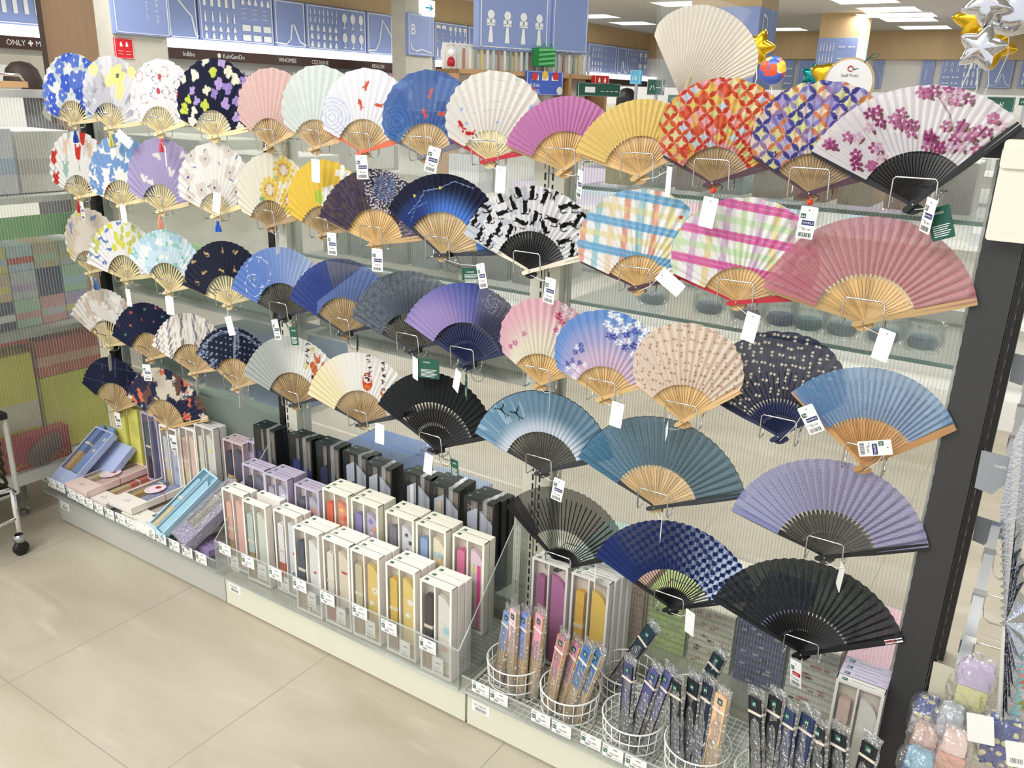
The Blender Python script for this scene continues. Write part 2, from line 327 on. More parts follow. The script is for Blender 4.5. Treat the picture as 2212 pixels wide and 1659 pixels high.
class Cloth:
    """paints one fan leaf: X,Y are in units of the fan radius, T runs 0..1 left to right, V 0..1 from rib top to rim"""
    def __init__(s, X, Y, T, V): s.x = X; s.y = Y; s.t = T; s.v = V; s.c = np.ones((len(X), 3)); s.a = np.ones(len(X)); s.rng = random.Random(11); s.polar = None
    def fill(s, c): s.c[:] = c; return s
    def put(s, m, c, k=1.0): m = np.clip(np.asarray(m, float), 0, 1)[:, None] * k; s.c = s.c * (1 - m) + np.asarray(c) * m; return s
    def blob(s, cx, cy, r, pet=5, dep=0.3, rot=0.0, sx=1, sy=1):
        dx = (s.x - cx) / sx; dy = (s.y - cy) / sy; a = np.arctan2(dy, dx) + rot; rr = np.hypot(dx, dy)
        R = r * (1 - dep + dep * np.abs(np.cos(a * pet / 2))); return (rr < R)
    def ell(s, cx, cy, a, b, rot=0.0):
        c, n = math.cos(rot), math.sin(rot); dx = s.x - cx; dy = s.y - cy; u = dx * c + dy * n; w = -dx * n + dy * c; return (u / a) ** 2 + (w / b) ** 2 < 1
    def line(s, pts, w):
        m = np.zeros(len(s.x), bool)
        for (x0, y0), (x1, y1) in zip(pts[:-1], pts[1:]):
            dx, dy = x1 - x0, y1 - y0; L2 = dx * dx + dy * dy + 1e-12
            t = np.clip(((s.x - x0) * dx + (s.y - y0) * dy) / L2, 0, 1); m |= np.hypot(s.x - x0 - t * dx, s.y - y0 - t * dy) < w
        return m
    def at(s, t, v):
        th, r = s.polar(t, v); return r * math.cos(th), r * math.sin(th)
    def scat(s, n, seed=1, v0=0.08, v1=0.95, t0=0.03, t1=0.97, gap=0.12):
        rg = random.Random(seed); out = []; k = 0
        while len(out) < n and k < n * 60:
            k += 1; t = rg.uniform(t0, t1); v = math.sqrt(rg.uniform(v0 * v0, v1 * v1)); p = s.at(t, v)
            if all(math.hypot(p[0] - q[0], p[1] - q[1]) > gap for q in out): out.append(p)
        return out
    def cat(s, cx, cy, z, rot=0.0, flip=1):
        c, n = math.cos(rot), math.sin(rot)
        def W(u, v): u *= flip; return cx + z * (u * c - v * n), cy + z * (u * n + v * c)
        m = s.ell(*W(0, 0), 0.42 * z, 0.95 * z, rot)
        m |= s.ell(*W(0.05, 1.05), 0.36 * z, 0.33 * z, rot)
        m |= s.line([W(-0.22, 1.2), W(-0.26, 1.55)], 0.10 * z) | s.line([W(0.28, 1.2), W(0.32, 1.55)], 0.10 * z)
        m |= s.line([W(-0.2, -0.8), W(-0.75, -0.9), W(-1.0, -0.4), W(-0.95, 0.1)], 0.09 * z) | s.ell(*W(0.3, -0.85), 0.35 * z, 0.16 * z, rot)
        return m
    def fish(s, cx, cy, z, rot):
        c, n = math.cos(rot), math.sin(rot); W = lambda u, v: (cx + z * (u * c - v * n), cy + z * (u * n + v * c))
        return s.ell(cx, cy, z, 0.5 * z, rot) | s.line([W(-0.9, 0), W(-1.7, 0.5)], 0.22 * z) | s.line([W(-0.9, 0), W(-1.7, -0.5)], 0.22 * z) | s.line([W(0.1, 0), W(0.0, 0.8)], 0.12 * z)
    def sakura(s, cx, cy, r, rot=0.0):
        m = np.zeros(len(s.x), bool)
        for k in range(5):
            a = rot + k * 2 * math.pi / 5; m |= s.ell(cx + 0.6 * r * math.cos(a), cy + 0.6 * r * math.sin(a), 0.42 * r, 0.30 * r, a)
        return m
    def shippo(s, d, cols, seed):
        a = (s.x + s.y) / d * 0.7071; b = (s.y - s.x) / d * 0.7071; i = np.floor(a); j = np.floor(b); fa = a - i; fb = b - j; R2 = 0.5
        n = []; key = np.zeros(len(a)); cnt = np.zeros(len(a))
        for di in (0, 1):
            for dj in (0, 1):
                ins = ((fa - di) ** 2 + (fb - dj) ** 2) < R2; cnt += ins; key += ins * ((i + di) * 3.0 + (j + dj) * 7.0 + 0.0)
        h = _h(key + cnt * 50, i * 0 + (cnt == 2) * 3, seed); n0 = len(cols) // 2
        k = np.where(cnt >= 2, (h * n0 * 0.999).astype(int), n0 + (h * (len(cols) - n0) * 0.999).astype(int)); s.c = np.asarray(cols)[k]; return cnt
    def seigaiha(s, w, th=0.18):
        """overlapping wave arcs"""
        res = np.zeros(len(s.x)); done = np.zeros(len(s.x), bool); row0 = np.floor(s.y / (w * 0.25))
        for k in range(0, 6):
            row = row0 - 4 + k; off = (row % 2) * 0.5; cx = (np.round(s.x / w - off) + off) * w; cy = row * w * 0.25; d = np.hypot(s.x - cx, s.y - cy)
            hit = (d < w * 0.5) & (s.y >= cy - 1e9) & ~done
            res = np.where(hit, (np.abs(((d / (w * 0.5)) * 3.0) % 1.0 - 0.5) < th), res); done |= hit
        return res
# ------------------------------------------------------------------ the printed fans
W_ = (0.93, 0.92, 0.93)
def f_blueflower(C):
    C.fill((0.87, 0.89, 0.88)).put(fbm(C.x, C.y, 9, 3) > 0.56, (0.76, 0.80, 0.80))
    for i, (x, y) in enumerate(C.scat(20, 3, gap=0.175, v1=1.0)):
        C.put(C.blob(x, y, 0.105 + 0.02 * (i % 3), 5, 0.30, i), (0.22 + 0.12 * (i % 2), 0.36 + 0.10 * (i % 2), 0.82)).put(C.blob(x, y, 0.022, 3, 0.3), (0.9, 0.93, 0.97))
def f_greyyellow(C):
    C.fill((0.87, 0.87, 0.89)).put((fbm(C.x, C.y, 5, 8) > 0.55), (0.78, 0.78, 0.82))
    for i, (x, y) in enumerate(C.scat(14, 5, gap=0.16)):
        if i % 2: C.put(C.ell(x, y, 0.09, 0.13, i), (0.94, 0.92, 0.62))
        else: C.put(C.ell(x, y, 0.12, 0.035, i * 1.7), (0.72, 0.72, 0.78)); C.put(C.ell(x + .03, y, 0.05, 0.02, i), (0.62, 0.62, 0.66))
    x, y = C.at(0.55, 0.62); C.put(C.blob(x, y, 0.17, 5, 0.35), (0.95, 0.92, 0.55)).put(C.blob(x, y, 0.035, 5, 0.4), (0.45, 0.43, 0.45))
    x, y = C.at(0.36, 0.6); C.put(C.ell(x, y, 0.03, 0.03), (0.93, 0.72, 0.20))
def f_lineflower(C):
    C.fill((0.94, 0.92, 0.93))
    for i, (x, y) in enumerate(C.scat(15, 9, gap=0.17)):
        r = 0.085; m = C.blob(x, y, r, 4, 0.4, i) & ~C.blob(x, y, r - 0.014, 4, 0.4, i)
        C.put(m, [(0.45, 0.52, 0.68), (0.80, 0.55, 0.55), (0.55, 0.55, 0.62)][i % 3])
        if i % 3 == 0: C.put(C.blob(x + 0.07, y + 0.03, 0.045, 3, 0.4, i), (0.80, 0.30, 0.33))
def f_navyflower(C):
    C.fill((0.075, 0.095, 0.22))
    cs = [(0.72, 0.62, 0.86), (0.90, 0.89, 0.80), (0.82, 0.87, 0.30), (0.92, 0.91, 0.86), (0.62, 0.52, 0.82)]
    for i, (x, y) in enumerate(C.scat(27, 4, gap=0.13, v1=1.0)): C.put(C.blob(x, y, 0.062 + 0.012 * (i % 3), 3 + i % 2, 0.4, i * 1.3), cs[i % 5])
def solid(c, v=0.03, sc=25):
    def f(C): C.fill(c); C.c *= (1 - v + 2 * v * fbm(C.x, C.y, sc, 2))[:, None]
    return f
def ripples(C, col, pts, w=0.006):
    for (t, v, n) in pts:
        x, y = C.at(t, v); d = np.hypot(C.x - x, (C.y - y) * 1.15)
        for k in range(1, n + 1): C.put(np.abs(d - 0.055 * k) < w, col, 0.75)
def f_goldwhite(C):
    C.fill((0.91, 0.91, 0.94)); ripples(C, (0.62, 0.70, 0.88), [(0.12, 0.55, 5), (0.78, 0.80, 4)])
    for i, (t, v) in enumerate([(0.50, 0.70), (0.44, 0.33), (0.62, 0.35)]): x, y = C.at(t, v); C.put(C.fish(x, y, 0.045, 1.0 + i), (0.86, 0.33, 0.22))
def f_goldblue(C):
    C.fill((0.22, 0.38, 0.66)); C.put(fbm(C.x, C.y, 4, 6) > 0.55, (0.34, 0.50, 0.75), 0.7); ripples(C, (0.25, 0.55, 0.85), [(0.80, 0.72, 4), (0.15, 0.4, 4)])
    for i, (t, v) in enumerate([(0.52, 0.60), (0.46, 0.22), (0.64, 0.25)]): x, y = C.at(t, v); C.put(C.fish(x, y, 0.045, 1.2 + i), (0.88, 0.32, 0.20))
    C.a[:] = 0.93
def f_catfish(C):
    C.fill((0.90, 0.88, 0.85))
    for k in range(5):
        t0 = 0.35 + 0.13 * k; C.put(np.abs(C.v - t0 - 0.02 * np.sin(C.t * 25 + k)) < 0.004, (0.70, 0.76, 0.84), 0.6)
    for t, v, r in ((0.22, .62, 0.022), (0.75, 0.78, 0.028), (0.2, 0.3, 0.02), (0.55, 0.15, 0.02), (0.6, 0.95, 0.016)): x, y = C.at(t, v); C.put(C.ell(x, y, r, r), (0.66, 0.76, 0.90))
    for i, (t, v) in enumerate([(0.15, 0.42), (0.16, 0.12)]): x, y = C.at(t, v); C.put(C.fish(x, y, 0.05, 2.2 + i), (0.82, 0.15, 0.14))
    x, y = C.at(0.80, 0.62); C.put(C.cat(x, y, 0.065, -0.9), (0.05, 0.05, 0.06))
    x, y = C.at(0.79, 0.40); C.put(C.fish(x, y, 0.03, 0.2), (0.80, 0.35, 0.28))
def f_circ(cols, seed):
    def f(C):
        C.shippo(0.105, cols, seed)
        for t, v in ((0.25, 0.7), (0.75, 0.7), (0.1, 0.3), (0.6, 0.5)):
            x, y = C.at(t, v); C.put(C.sakura(x, y, 0.032), cols[0])
        C.c *= 0.97
    return f
RC = [(0.88, 0.24, 0.15), (0.90, 0.36, 0.20), (0.86, 0.28, 0.20), (0.93, 0.72, 0.32), (0.90, 0.52, 0.50), (0.85, 0.26, 0.17), (0.92, 0.80, 0.42), (0.94, 0.88, 0.66), (0.78, 0.85, 0.90), (0.93, 0.68, 0.70), (0.84, 0.84, 0.55), (0.90, 0.40, 0.26)]
PC = [(0.28, 0.28, 0.62), (0.34, 0.32, 0.68), (0.27, 0.26, 0.60), (0.55, 0.52, 0.80), (0.88, 0.52, 0.36), (0.60, 0.48, 0.70), (0.92, 0.90, 0.66), (0.94, 0.86, 0.75), (0.76, 0.74, 0.86), (0.90, 0.84, 0.80), (0.66, 0.62, 0.84), (0.88, 0.88, 0.60)]
def f_magcherry(C):
    C.fill((0.92, 0.90, 0.92)); C.a[:] = 0.86
    def sprig(t, v, n, seed, sp):
        rg = random.Random(seed); x0, y0 = C.at(t, v)
        for k in range(n):
            x = x0 + rg.uniform(-sp, sp) * 1.3; y = y0 + rg.uniform(-sp, sp) * 0.7
            C.put(C.ell(x + .04, y - .03, 0.035, 0.014, rg.uniform(0, 3)), (0.50, 0.34, 0.32))
            C.put(C.sakura(x, y, 0.052, rg.uniform(0, 1)), [(0.70, 0.27, 0.52), (0.78, 0.42, 0.62), (0.62, 0.20, 0.46), (0.88, 0.72, 0.82)][k % 4])
    sprig(0.30, 0.60, 9, 2, 0.17); sprig(0.16, 0.25, 8, 3, 0.14); sprig(0.05, 0.85, 3, 5, 0.05); sprig(0.62, 0.85, 5, 6, 0.10); sprig(0.74, 0.88, 4, 8, 0.07)
    sprig(0.80, 0.35, 14, 9, 0.17); sprig(0.90, 0.52, 8, 12, 0.12); sprig(0.55, 0.35, 3, 14, 0.1); sprig(0.85, 0.8, 2, 15, 0.06)
    x0, y0 = C.at(0.62, 0.85); x1, y1 = C.at(0.78, 0.35); C.put(C.line([(x0, y0), ((x0 + x1) / 2 + .03, (y0 + y1) / 2), (x1, y1)], 0.006), (0.62, 0.50, 0.45))
def f_tulip(C):
    C.fill((0.92, 0.91, 0.90))
    for i, (x, y) in enumerate(C.scat(12, 21, gap=0.20, v1=1.0)):
        col = [(0.85, 0.20, 0.14), (0.90, 0.78, 0.68), (0.62, 0.76, 0.72)][i % 3 if i % 4 else 0]
        C.put(C.line([(x, y), (x + 0.02, y - 0.25)], 0.008), (0.60, 0.72, 0.68))
        C.put(C.ell(x, y, 0.055, 0.11) | C.line([(x - .045, y + .04), (x - .05, y + .13)], .018) | C.line([(x + .045, y + .04), (x + .05, y + .13)], .018), col)
def f_blueleaf(C):
    C.fill((0.94, 0.94, 0.93))
    for i, (x, y) in enumerate(C.scat(26, 31, gap=0.14, v1=1.0)): C.put(C.blob(x, y, 0.115, 3, 0.45, i * 1.9, 1.2 if i % 2 else 0.7), (0.46, 0.62, 0.84) if i % 5 else (0.42, 0.58, 0.82))
    for i, (x, y) in enumerate(C.scat(16, 32, gap=0.16)): C.put(C.ell(x, y, 0.02, 0.05, i), (0.94, 0.94, 0.93))
def f_lilac(C):
    C.fill((0.67, 0.62, 0.80))
    for i, (t, v) in enumerate([(0.22, 0.32), (0.45, 0.62), (0.68, 0.85), (0.62, 0.35), (0.3, 0.1), (0.85, 0.3)]):
        x, y = C.at(t, v); C.put(C.ell(x, y, 0.03, 0.07, 0.5 + i) | C.ell(x + .05, y - .01, 0.025, 0.055, -0.6 + i), (0.90, 0.89, 0.88))
def f_beigeflower(C):
    C.fill((0.92, 0.91, 0.89))
    for i, (x, y) in enumerate(C.scat(15, 44, gap=0.26, v1=0.95)):
        C.put(C.blob(x, y, 0.12, 4, 0.35, i), (0.86, 0.82, 0.79)).put(C.ell(x, y, 0.018, 0.018), (0.22, 0.26, 0.60))
    for i, (x, y) in enumerate(C.scat(9, 45, gap=0.3)): C.put(C.ell(x, y, 0.045, 0.008, i * 1.4), (0.32, 0.35, 0.62))
def f_sunflower(C):
    C.fill((0.89, 0.87, 0.80))
    for i, (t, v) in enumerate([(0.62, 0.72), (0.50, 0.22), (0.80, 0.30), (0.95, 0.62), (0.84, 0.9)]):
        x, y = C.at(t, v); C.put(C.ell(x - .1, y - .1, 0.09, 0.05, 0.6), (0.50, 0.68, 0.52))
        C.put(C.blob(x, y, 0.19, 12, 0.35, i), (0.91, 0.78, 0.32)).put(C.blob(x, y, 0.10, 14, 0.3, i), (0.72, 0.55, 0.35)).put(C.blob(x, y, 0.08, 9, 0.3, i), (0.90, 0.84, 0.74))
def f_yellowflower(C):
    C.fill((0.93, 0.78, 0.26))
    for i, (t, v) in enumerate([(0.62, 0.85), (0.72, 0.55), (0.55, 0.32), (0.48, 0.12), (0.85, 0.8), (0.9, 0.4)]):
        x, y = C.at(t, v); C.put(C.blob(x, y, 0.12, 4, 0.55, i), (0.95, 0.95, 0.92))
    x, y = C.at(0.42, 0.2); C.put(C.ell(x, y, 0.07, 0.10, 0.4), (0.72, 0.80, 0.25))
def f_firework(C):
    C.fill((0.25, 0.21, 0.31)); n = vn(C.t * 60, C.v * 2, 3, 5); C.put(n > 0.6, (0.40, 0.34, 0.40), 0.6); C.put(fbm(C.x, C.y, 12, 7) > 0.6, (0.36, 0.30, 0.28), 0.7)
    def burst(t, v, R, c1, c2):
        x, y = C.at(t, v); dx = C.x - x; dy = C.y - y; r = np.hypot(dx, dy); a = np.arctan2(dy, dx); k = np.abs(((a / (2 * math.pi) * 34) + 0.35 * np.sin(r * 60)) % 1.0 - 0.5)
        C.put((k < 0.20) & (r < R) & (r > 0.1 * R) & (((r / R * 3.2 + 0.3 * np.sin(a * 9)) % 1) > 0.25), c1); C.put((r < R * 0.55) & (k < 0.14), c2)
    burst(0.555, 0.55, 0.34, (0.87, 0.86, 0.90), (0.45, 0.60, 0.85)); burst(0.80, 0.80, 0.2, (0.75, 0.65, 0.62), (0.85, 0.75, 0.45)); burst(0.93, 0.3, 0.2, (0.72, 0.70, 0.75), (0.60, 0.58, 0.72))
def f_blueglow(C):
    k = st(0.75, 0.05, C.v)[:, None]; C.c = np.array((0.10, 0.12, 0.23)) * (1 - k) + np.array((0.30, 0.52, 0.90)) * k
    k2 = (st(0.45, 0.1, C.t) * st(0.75, 0.4, C.v))[:, None]; C.c = C.c * (1 - k2) + np.array((0.13, 0.22, 0.50)) * k2
    p = [C.at(t, v) for t, v in ((0.08, 0.35), (0.2, 0.42), (0.27, 0.62), (0.38, 0.62), (0.48, 0.85), (0.6, 0.9))]; C.put(C.line(p, 0.005), (0.50, 0.62, 0.82))
    p = [C.at(t, v) for t, v in ((0.05, 0.15), (0.15, 0.32), (0.27, 0.33))]; C.put(C.line(p, 0.004), (0.45, 0.58, 0.80))
    for t, v in ((0.39, 0.63), (0.19, 0.62), (0.86, 0.5)): x, y = C.at(t, v); C.put(C.ell(x, y, 0.018, 0.018), (0.90, 0.85, 0.30))
def f_cats(C):
    C.fill((0.92, 0.92, 0.93)); C.put(fbm(C.x, C.y, 7, 5) > 0.55, (0.80, 0.82, 0.86))
    for i, (x, y) in enumerate(C.scat(44, 12, gap=0.148, v0=0.1, v1=1.0)): C.put(C.cat(x, y, 0.070, [0, 1.3, -0.4, 0.5, -1.2, 2.8][i % 6], 1 if i % 2 else -1), (0.06, 0.06, 0.07))
def plaid(h1, h2, verts, blue):
    def f(C):
        C.fill((0.93, 0.93, 0.92)); x, y = C.x, C.y
        for k, col in enumerate(verts): C.put(np.abs(((x + 1.2) / 0.155) - k * 1.0 - 0.5) < 0.22, col, 0.62)
        yy = y + 0.10 * x
        for c0 in (0.32, 0.62, 0.92): C.put(np.abs(yy - c0) < 0.042, h1, 0.85); C.put(np.abs(yy - c0) < 0.003, (0.9, 0.9, 0.95), 0.5)
        for c0 in (0.47, 0.77, 1.05): C.put(np.abs(yy - c0) < 0.032, h2, 0.55)
        cx, cy = C.at(0.80, 0.52); C.put(C.cat(cx, cy, 0.075, -0.3), (0.10, 0.05, 0.10))
        if blue:
            cx, cy = C.at(0.70, 0.80); C.put(C.ell(cx, cy, 0.02, 0.02), (0.88, 0.35, 0.25)); cx, cy = C.at(0.73, 0.66); C.put(C.ell(cx, cy, 0.02, 0.014), (0.93, 0.75, 0.25))
        else: cx, cy = C.at(0.88, 0.60); C.put(C.ell(cx, cy, 0.03, 0.03), (0.80, 0.25, 0.42))
    return f
VB = [(0.55, 0.78, 0.80), (0.90, 0.50, 0.38), (0.95, 0.87, 0.55), (0.88, 0.48, 0.36), (0.50, 0.75, 0.80), (0.93, 0.80, 0.65), (0.90, 0.50, 0.38), (0.45, 0.72, 0.78), (0.90, 0.50, 0.36), (0.92, 0.85, 0.55), (0.50, 0.75, 0.82), (0.9, 0.5, 0.36), (0.5, 0.75, 0.8), (0.9, 0.85, 0.55)]
VP = [(0.80, 0.62, 0.78), (0.93, 0.88, 0.55), (0.78, 0.60, 0.78), (0.80, 0.90, 0.68), (0.78, 0.60, 0.78), (0.90, 0.80, 0.50), (0.76, 0.58, 0.76), (0.80, 0.90, 0.66), (0.80, 0.62, 0.80), (0.92, 0.82, 0.50), (0.70, 0.52, 0.60), (0.80, 0.90, 0.66), (0.8, 0.6, 0.8), (0.9, 0.8, 0.5)]
def stripes_of_rib(C, n, col, k, w=0.16): C.put(np.abs((C.t * n) % 1.0 - 0.5) < w, col, k)
def f_rose(C):
    C.fill((0.80, 0.52, 0.55)); C.put(st(0.5, 0.1, C.t) * 0.8, (0.83, 0.50, 0.57)); m = (fbm(C.x, C.y, 40, 3) > 0.68); C.put(m, (0.72, 0.42, 0.46), 0.5); C.a[:] = 0.80
def f_beigeleaf(C):
    C.fill((0.89, 0.85, 0.79)).put(fbm(C.x, C.y, 5, 9) > 0.56, (0.84, 0.78, 0.70))
    for i, (x, y) in enumerate(C.scat(7, 51, gap=0.3, v0=0.5)): C.put(C.ell(x, y, 0.035, 0.10, i), (0.85, 0.83, 0.40) if i % 2 else (0.55, 0.60, 0.78))
def f_lemon(C):
    C.fill((0.92, 0.92, 0.92))
    for i, (x, y) in enumerate(C.scat(38, 61, gap=0.11, v1=1.0)):
        if i % 3 == 2: C.put(C.ell(x, y, 0.022, 0.06, i * 1.3) | C.ell(x + .05, y, 0.018, 0.05, i * 1.3 + 1), (0.40, 0.52, 0.78))
        else: C.put(C.ell(x, y, 0.05, 0.075, i), (0.88, 0.88, 0.28) if i % 2 else (0.80, 0.82, 0.38))
def f_aqua(C):
    C.fill((0.80, 0.89, 0.93)).put(fbm(C.x, C.y, 7, 19) > 0.55, (0.70, 0.83, 0.91)).put(fbm(C.x + 3, C.y, 9, 23) > 0.62, (0.58, 0.80, 0.78)).put(fbm(C.x, C.y + 5, 9, 29) > 0.64, (0.93, 0.95, 0.95))
def f_goldcats(C):
    C.fill((0.10, 0.12, 0.21))
    for i, (x, y) in enumerate(C.scat(13, 71, gap=0.22, v1=0.95)): C.put(C.cat(x, y, 0.042, [1.4, 0.2, -1.0][i % 3]), (0.78, 0.66, 0.46))
def f_peri(C):
    k = st(0.15, 0.95, C.t)[:, None]; C.c = np.array((0.36, 0.50, 0.80)) * (1 - k) + np.array((0.72, 0.78, 0.90)) * k
    for t, v, R in ((0.25, 0.5, 0.22), (0.13, 0.35, 0.16)): x, y = C.at(t, v); d = np.hypot(C.x - x, C.y - y); C.put((np.abs(d - R) < 0.005) & (np.sin(np.arctan2(C.y - y, C.x - x) * 9) > -0.6), (0.86, 0.90, 0.96))
    for t, v in ((0.18, 0.45), (0.30, 0.75)): x, y = C.at(t, v); C.put(C.ell(x, y, 0.03, 0.012, 1), (0.85, 0.82, 0.55) if v < 0.5 else (0.9, 0.92, 0.97))
def f_twotone(C):
    C.fill((0.17, 0.25, 0.55)); C.c *= (0.9 + 0.25 * fbm(C.x, C.y, 30, 5))[:, None]
    C.put(((C.y < 0.30 + 0.75 * (C.x + 0.55)) & (C.x > -0.45)), (0.36, 0.46, 0.72)); C.put((C.t > 0.36) & (C.y > 0.32 + 0.75 * (C.x + 0.55)), (0.26, 0.29, 0.46)); C.a[:] = np.where(C.t > 0.36, 0.80, 0.96)
def f_hemp(C):
    C.fill((0.42, 0.46, 0.50)); k = (st(0.7, 0.2, C.v) * st(0.1, 0.5, C.t))[:, None] * 0.7; C.c = C.c * (1 - k) + np.array((0.20, 0.23, 0.30)) * k
    d = 0.12
    for a in (0, 60, 120, 30, 90, 150):
        r = math.radians(a); u = (C.x * math.cos(r) + C.y * math.sin(r)) / (d if a % 60 == 0 else d * 0.577 * 1.5); C.put((np.abs(u - np.round(u)) < 0.05) & (C.t < 0.62), (0.30, 0.33, 0.38), 0.75)
    C.put((C.y < 0.12 + 0.9 * (C.x + 0.1)) & (C.t > 0.5), (0.55, 0.57, 0.57), 0.5); C.a[:] = np.where(C.t > 0.5, 0.80, 0.96)
def f_violet(C):
    k = st(0.30, 0.95, np.hypot(C.x + 0.45, C.y - 0.25))[:, None]; C.c = np.array((0.66, 0.58, 0.82)) * (1 - k) + np.array((0.24, 0.31, 0.66)) * k
    k = (st(0.50, 0.70, C.t))[:, None]; C.c = C.c * (1 - k) + np.array((0.21, 0.21, 0.36)) * k
    for t, v in ((0.66, 0.72), (0.86, 0.62), (0.92, 0.35)):
        x, y = C.at(t, v)
        for q in range(4): m = C.blob(x, y, 0.13 - .028 * q, 4, 0.45, q) & ~C.blob(x, y, 0.122 - .028 * q, 4, 0.45, q); C.put(m, (0.74, 0.72, 0.86), 0.7)
    C.a[:] = np.where(C.t > 0.55, 0.84, 0.96)
def f_pinksakura(C):
    k = st(0.1, 0.95, C.v)[:, None]; C.c = np.array((0.93, 0.91, 0.82)) * (1 - k) + np.array((0.91, 0.70, 0.76)) * k
    for i, (x, y) in enumerate(C.scat(16, 81, v0=0.45, t0=0.55, gap=0.08)): C.put(C.sakura(x, y, 0.045, i), (0.95, 0.93, 0.93) if i % 3 else (0.80, 0.25, 0.42))
    for t, v in ((0.30, 0.42), (0.1, 0.5), (0.17, 0.4), (0.60, 0.5)): x, y = C.at(t, v); C.put(C.sakura(x, y, 0.035, t * 9), (0.82, 0.40, 0.62))
def f_bluesakura(C):
    k = st(0.1, 0.95, C.v)[:, None]; C.c = np.array((0.86, 0.76, 0.86)) * (1 - k) + np.array((0.42, 0.60, 0.87)) * k; C.put(st(0.35, 0.5, C.v) * st(0.9, 0.6, C.v) * 0.5, (0.70, 0.68, 0.87))
    for i, (x, y) in enumerate(C.scat(34, 91, v0=0.45, t0=0.48, t1=0.92, gap=0.062)): C.put(C.sakura(x, y, 0.045, i), (0.95, 0.95, 0.97) if i % 4 else (0.30, 0.32, 0.70))
    for i, (x, y) in enumerate(C.scat(12, 92, v1=0.5, t1=0.3, gap=0.06)): C.put(C.sakura(x, y, 0.035, i), (0.94, 0.94, 0.97) if i % 2 else (0.30, 0.38, 0.72))
def bows(base, dot, n, seed, al=1.0, dark=None):
    def f(C):
        C.fill(base); C.c *= (0.96 + 0.06 * fbm(C.x, C.y, 20, 3))[:, None]
        for i, (x, y) in enumerate(C.scat(n, seed, gap=0.075, v1=0.97)):
            a = 0 if i % 2 else 1.57; c, s_ = math.cos(a) * 0.017, math.sin(a) * 0.017; C.put(C.ell(x - c, y - s_, 0.012, 0.012) | C.ell(x + c, y + s_, 0.012, 0.012), dot)
        C.a[:] = al
    return f
def f_sky(C):
    C.fill((0.52, 0.66, 0.82)); C.c *= (0.93 + 0.14 * fbm(C.x, C.y, 6, 3))[:, None]; C.put(st(0.45, 0.05, C.t) * 0.75, (0.38, 0.60, 0.82)); C.put(fbm(C.x, C.y, 45, 8) > 0.68, (0.42, 0.55, 0.74), 0.5); C.a[:] = 0.80
def f_camo(C): C.fill((0.88, 0.86, 0.83)).put(fbm(C.x, C.y, 6, 13) > 0.52, (0.80, 0.74, 0.67)).put(fbm(C.x + 7, C.y, 7, 17) > 0.62, (0.93, 0.92, 0.90))
def f_navydots(C):
    C.fill((0.08, 0.11, 0.24))
    for i, (x, y) in enumerate(C.scat(14, 101, gap=0.2)): C.put(C.blob(x, y, 0.028, 3, 0.3, i), [(0.85, 0.45, 0.30), (0.75, 0.30, 0.30), (0.30, 0.50, 0.45)][i % 3])
def f_stripe(C):
    C.fill((0.91, 0.90, 0.87))
    for k, c in ((0.16, (0.50, 0.47, 0.46)), (0.30, (0.75, 0.66, 0.60)), (0.42, (0.40, 0.40, 0.48)), (0.07, (0.80, 0.74, 0.70))):
        u = ((C.x + 0.12 * C.y + k + 0.02 * vn(C.x, C.y, 12, 3)) / 0.30); C.put(np.abs(u - np.round(u)) < 0.045, c, 0.8)
def f_bandana(C):
    C.fill((0.09, 0.12, 0.22)); c = (0.62, 0.68, 0.80)
    u = (C.x / 0.10); w = (C.y / 0.10); C.put((np.hypot(u - np.round(u), w - np.round(w)) < 0.16), c, 0.9)
    for k in (0.86, 0.80): C.put(np.abs(C.v - k) < 0.014, c, 0.8)
    C.put((C.v > 0.80) & (C.v < 0.86) & (fbm(C.x, C.y, 40, 4) > 0.5), c, 0.8)
    for x0 in (-0.02, 0.06): C.put(np.abs(C.x - x0) < 0.01, c, 0.8)
    C.put((C.x > -0.02) & (C.x < 0.06) & (fbm(C.x, C.y, 40, 6) > 0.52), c, 0.8); C.put((C.t < 0.12) & (fbm(C.x, C.y, 32, 9) > 0.55), c, 0.8)
def strokes(C, t, v, n, dy, seed, col=(0.22, 0.08, 0.12)):
    rg = random.Random(seed); x, y = C.at(t, v)
    for k in range(n):
        yy = y - k * dy
        for q in range(3):
            a = rg.uniform(0, 3.1); r = 0.028; cx = x + rg.uniform(-.018, .018); cy = yy + rg.uniform(-.018, .018)
            C.put(C.line([(cx - r * math.cos(a), cy - r * math.sin(a)), (cx + r * math.cos(a), cy + r * math.sin(a))], 0.006), col)
def f_fox(C):
    k = st(0.62, 0.25, C.t)[:, None]; C.c = np.array((0.90, 0.90, 0.88)) * (1 - k) + np.array((0.66, 0.68, 0.66)) * k
    x, y = C.at(0.74, 0.42); o = (0.82, 0.42, 0.24)
    C.put(C.ell(x, y, 0.06, 0.11, 0.5) | C.ell(x + .05, y + .13, 0.05, 0.045) | C.line([(x + .01, y + .17), (x, y + .22)], .014) | C.line([(x + .09, y + .17), (x + .1, y + .22)], .014) | C.line([(x + .06, y - .06), (x + .14, y), (x + .16, y + .1)], 0.024), o)
    C.put(C.ell(x - .02, y - .12, 0.035, 0.03), (0.35, 0.15, 0.12)).put(C.ell(x - .03, y + .28, 0.035, 0.035) | C.ell(x - .15, y + .02, 0.045, 0.05), (0.84, 0.82, 0.58)); strokes(C, 0.62, 0.92, 4, 0.085, 4); strokes(C, 0.90, 0.72, 3, 0.085, 8)
